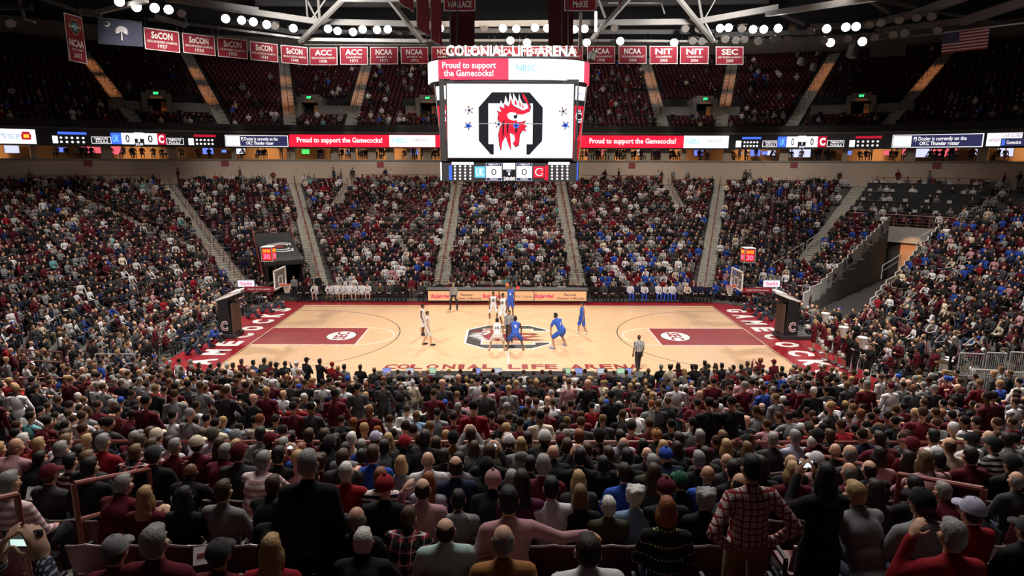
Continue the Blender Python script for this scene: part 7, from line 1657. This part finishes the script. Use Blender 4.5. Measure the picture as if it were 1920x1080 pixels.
# seats and people of the upper deck
for j in range(UN-1):
    R = urr(j)+.45; per = [2*CW, PI*R, 0, PI*R]
    for k in (0, 1, 3):
        n = int(per[k]/.56)
        for i in range(n):
            u = k+(i+.5)/n; x, y, nx, ny = stad(R, CW, u); z = uzr(j)
            if y < -12 or not inview(x, y, z+1, 20): continue
            bad = False
            for P, Q in UAIS:
                d = Q-P; L = d.length; dx, dy = d.x/L, d.y/L
                if abs(-(x-P.x)*dy+(y-P.y)*dx) < .95 and y > 5: bad = True; break
            if bad: continue
            a, b, zc = proj((x, y, z+1))
            if 3 <= j <= 7 and any(w0-6 < a < w1+6 for w0, w1 in ((203, 392), (545, 668), (760, 850), (1240, 1388), (1520, 1715))): continue
            rz = math.atan2(ny, nx)-PI/2+PI; seat(x, y, z, rz, True)
            occ = (.34 if j < 5 else .16 if j < 10 else .07)
            if a < 500 and j > 8: occ *= .35
            if 680 < a < 1240 and j < 16: occ = max(occ, .24)
            if rng.random() < occ: crowd(x, y, z, rz+rng.normal(0, .25), rng.random() < .05, PAL0)
# concourse, suites, courtside row behind the table and benches
for i in range(90):
    u = rng.uniform(-.62, 1.6) % 4; R = rrow(30)+rng.uniform(.1, .6); x, y, nx, ny = stad(R, CW, u)
    if inview(x, y, 9) and rng.random() < .5: crowd(x, y, zrow(30), rng.uniform(0, 6.28), True, PAL0)
for i in range(360):
    u = rng.uniform(-.68, 1.68) % 4; R = RW+rng.uniform(.5, 2.2); x, y, nx, ny = stad(R, CW, u)
    if inview(x, y, 11): crowd(x, y, 10.16, math.atan2(ny, nx)+PI/2+rng.normal(0, .6), rng.random() < .25, PAL0)
for px in range(806, 1100, 9):
    X = at_y(px, 545, 10.0).x; crowd(X, 10.0, .03, PI+rng.normal(0, .2), False, pal(dict(K=.5, D=.3, W=.1, M=.1)))
for px in range(712, 1210, 19):
    X = at_y(px, 705, -9.9).x
    if True: crowd(X+rng.uniform(-.1, .1), -10.25, .0, rng.normal(0, .2), False, pal(dict(K=.3, D=.25, W=.15, M=.12, J=.12, T=.05)))
for i in range(150):   # fans and press at floor level beside the right and left aprons
    s = 1 if i % 2 else -1; x, y = s*(17.9+.62*(i//2 % 4)+rng.uniform(-.1, .1)), -8.6+.78*(i//8)+rng.uniform(-.15, .15)
    if in_strip(x, y, *TUN_R) or in_strip(x, y, TUN_N[0], TUN_N[1], TUN_N[2]): continue
    crowd(x, y, .0, s*PI/2+rng.normal(0, .2), rng.random() < (.5 if s > 0 and y < -2 else .1), PALM if s > 0 else PAL0)
def big_mesh(name, VL, FL, mtl, cols=None):
    Vv = np.concatenate(VL); F = np.concatenate(FL); me = bpy.data.meshes.new(name)
    me.vertices.add(len(Vv)); me.vertices.foreach_set('co', Vv.ravel()); me.loops.add(F.size); me.loops.foreach_set('vertex_index', F.ravel()); me.polygons.add(len(F))
    me.polygons.foreach_set('loop_start', np.arange(0, F.size, 3, dtype=np.int32)); me.update(calc_edges=True)
    if cols is not None:
        a = me.attributes.new('Col', 'FLOAT_COLOR', 'POINT'); c4 = np.ones((len(Vv), 4), np.float32); c4[:, :3] = np.concatenate(cols); a.data.foreach_set('color', c4.ravel())
        me.polygons.foreach_set('use_smooth', np.ones(len(F), bool))
    me.materials.append(mtl); o = bpy.data.objects.new(name, me); COL.objects.link(o); return o
o = big_mesh('crowd', CV, CF_, mat_attr('crowd_cloth'), CC_); tag(o, 'mass of spectators filling the far, side and upper stands in maroon, black, white and blue', 'crowd', kind='stuff')
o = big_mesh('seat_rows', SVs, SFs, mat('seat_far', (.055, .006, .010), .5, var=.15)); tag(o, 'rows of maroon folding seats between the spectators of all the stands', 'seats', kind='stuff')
m = MB()
for x, y, z, rz in PAPER: m.box((x, y, z), (.34, .40, .012), rz)
o = m.build('programmes', mat('paper', (.72, .70, .68), .8)); tag(o, 'white paper programmes lying on the empty maroon seats', 'paper', kind='stuff')
# a few things held or left among the near rows
PAPM = mat('paper', (.72, .70, .68), .8)
for px, py, z_, wd, lab in ((1170, 952, .5, .5, 'open newspaper on the lap beside the white-haired man in olive'), (388, 1040, .75, .22, 'white leaflet with red print held at the lower left'), (380, 917, .6, .16, 'folded white leaflet near the black coat at left'), (1112, 1040, .8, .14, 'rolled newspaper beside the white shirt in the front row'), (907, 1050, .7, .2, 'white programme beside the brown top in the front row'), (1275, 861, .6, .4, 'open white newspaper near the blonde person at centre right'), (917, 945, .6, .14, 'white sheet standing between two seats near the pink shirt'), (75, 925, .8, .3, 'programme held up by the pink striped sleeve at left'), (1868, 930, .6, .4, 'white papers in front of the grey coat at right'), (1070, 722, 1.5, .34, 'white poster held above the heads by the scorers table')):
    j, p = place(px, py, z_); o = empty('paper_sheet', p, .3, lab, 'paper'); MB().box((0, 0, 0), (wd, .015, wd*.7), M=Matrix.Rotation(-.7, 3, 'X')).build('sheet', PAPM, o); MB().box((0, -.005, .015), (wd*.7, .012, wd*.08), M=Matrix.Rotation(-.7, 3, 'X')).build('print', mat('print_red', (.35, .03, .04), .8) if wd < .25 else mat('print_grey', (.25, .25, .25), .8), o)
j, p = place(1820, 970, .8); o = MB().ell((0, 0, 0), (.16, .06, .10), 10, 7).build('snack_bag', mat('bag_green', (.02, .30, .10), .25, metal=.4, bump=.6), smooth=False); o.location = p; tag(o, 'shiny green snack bag held by the grey-haired person in maroon at right', 'bag')
fit_texts()
print('crowd', ncrowd, 'seats', nseat, 'tris', sum(len(f) for f in CF_)+sum(len(f) for f in SFs), 'objects', len(bpy.data.objects), 'time', round(time.time()-T0, 1))
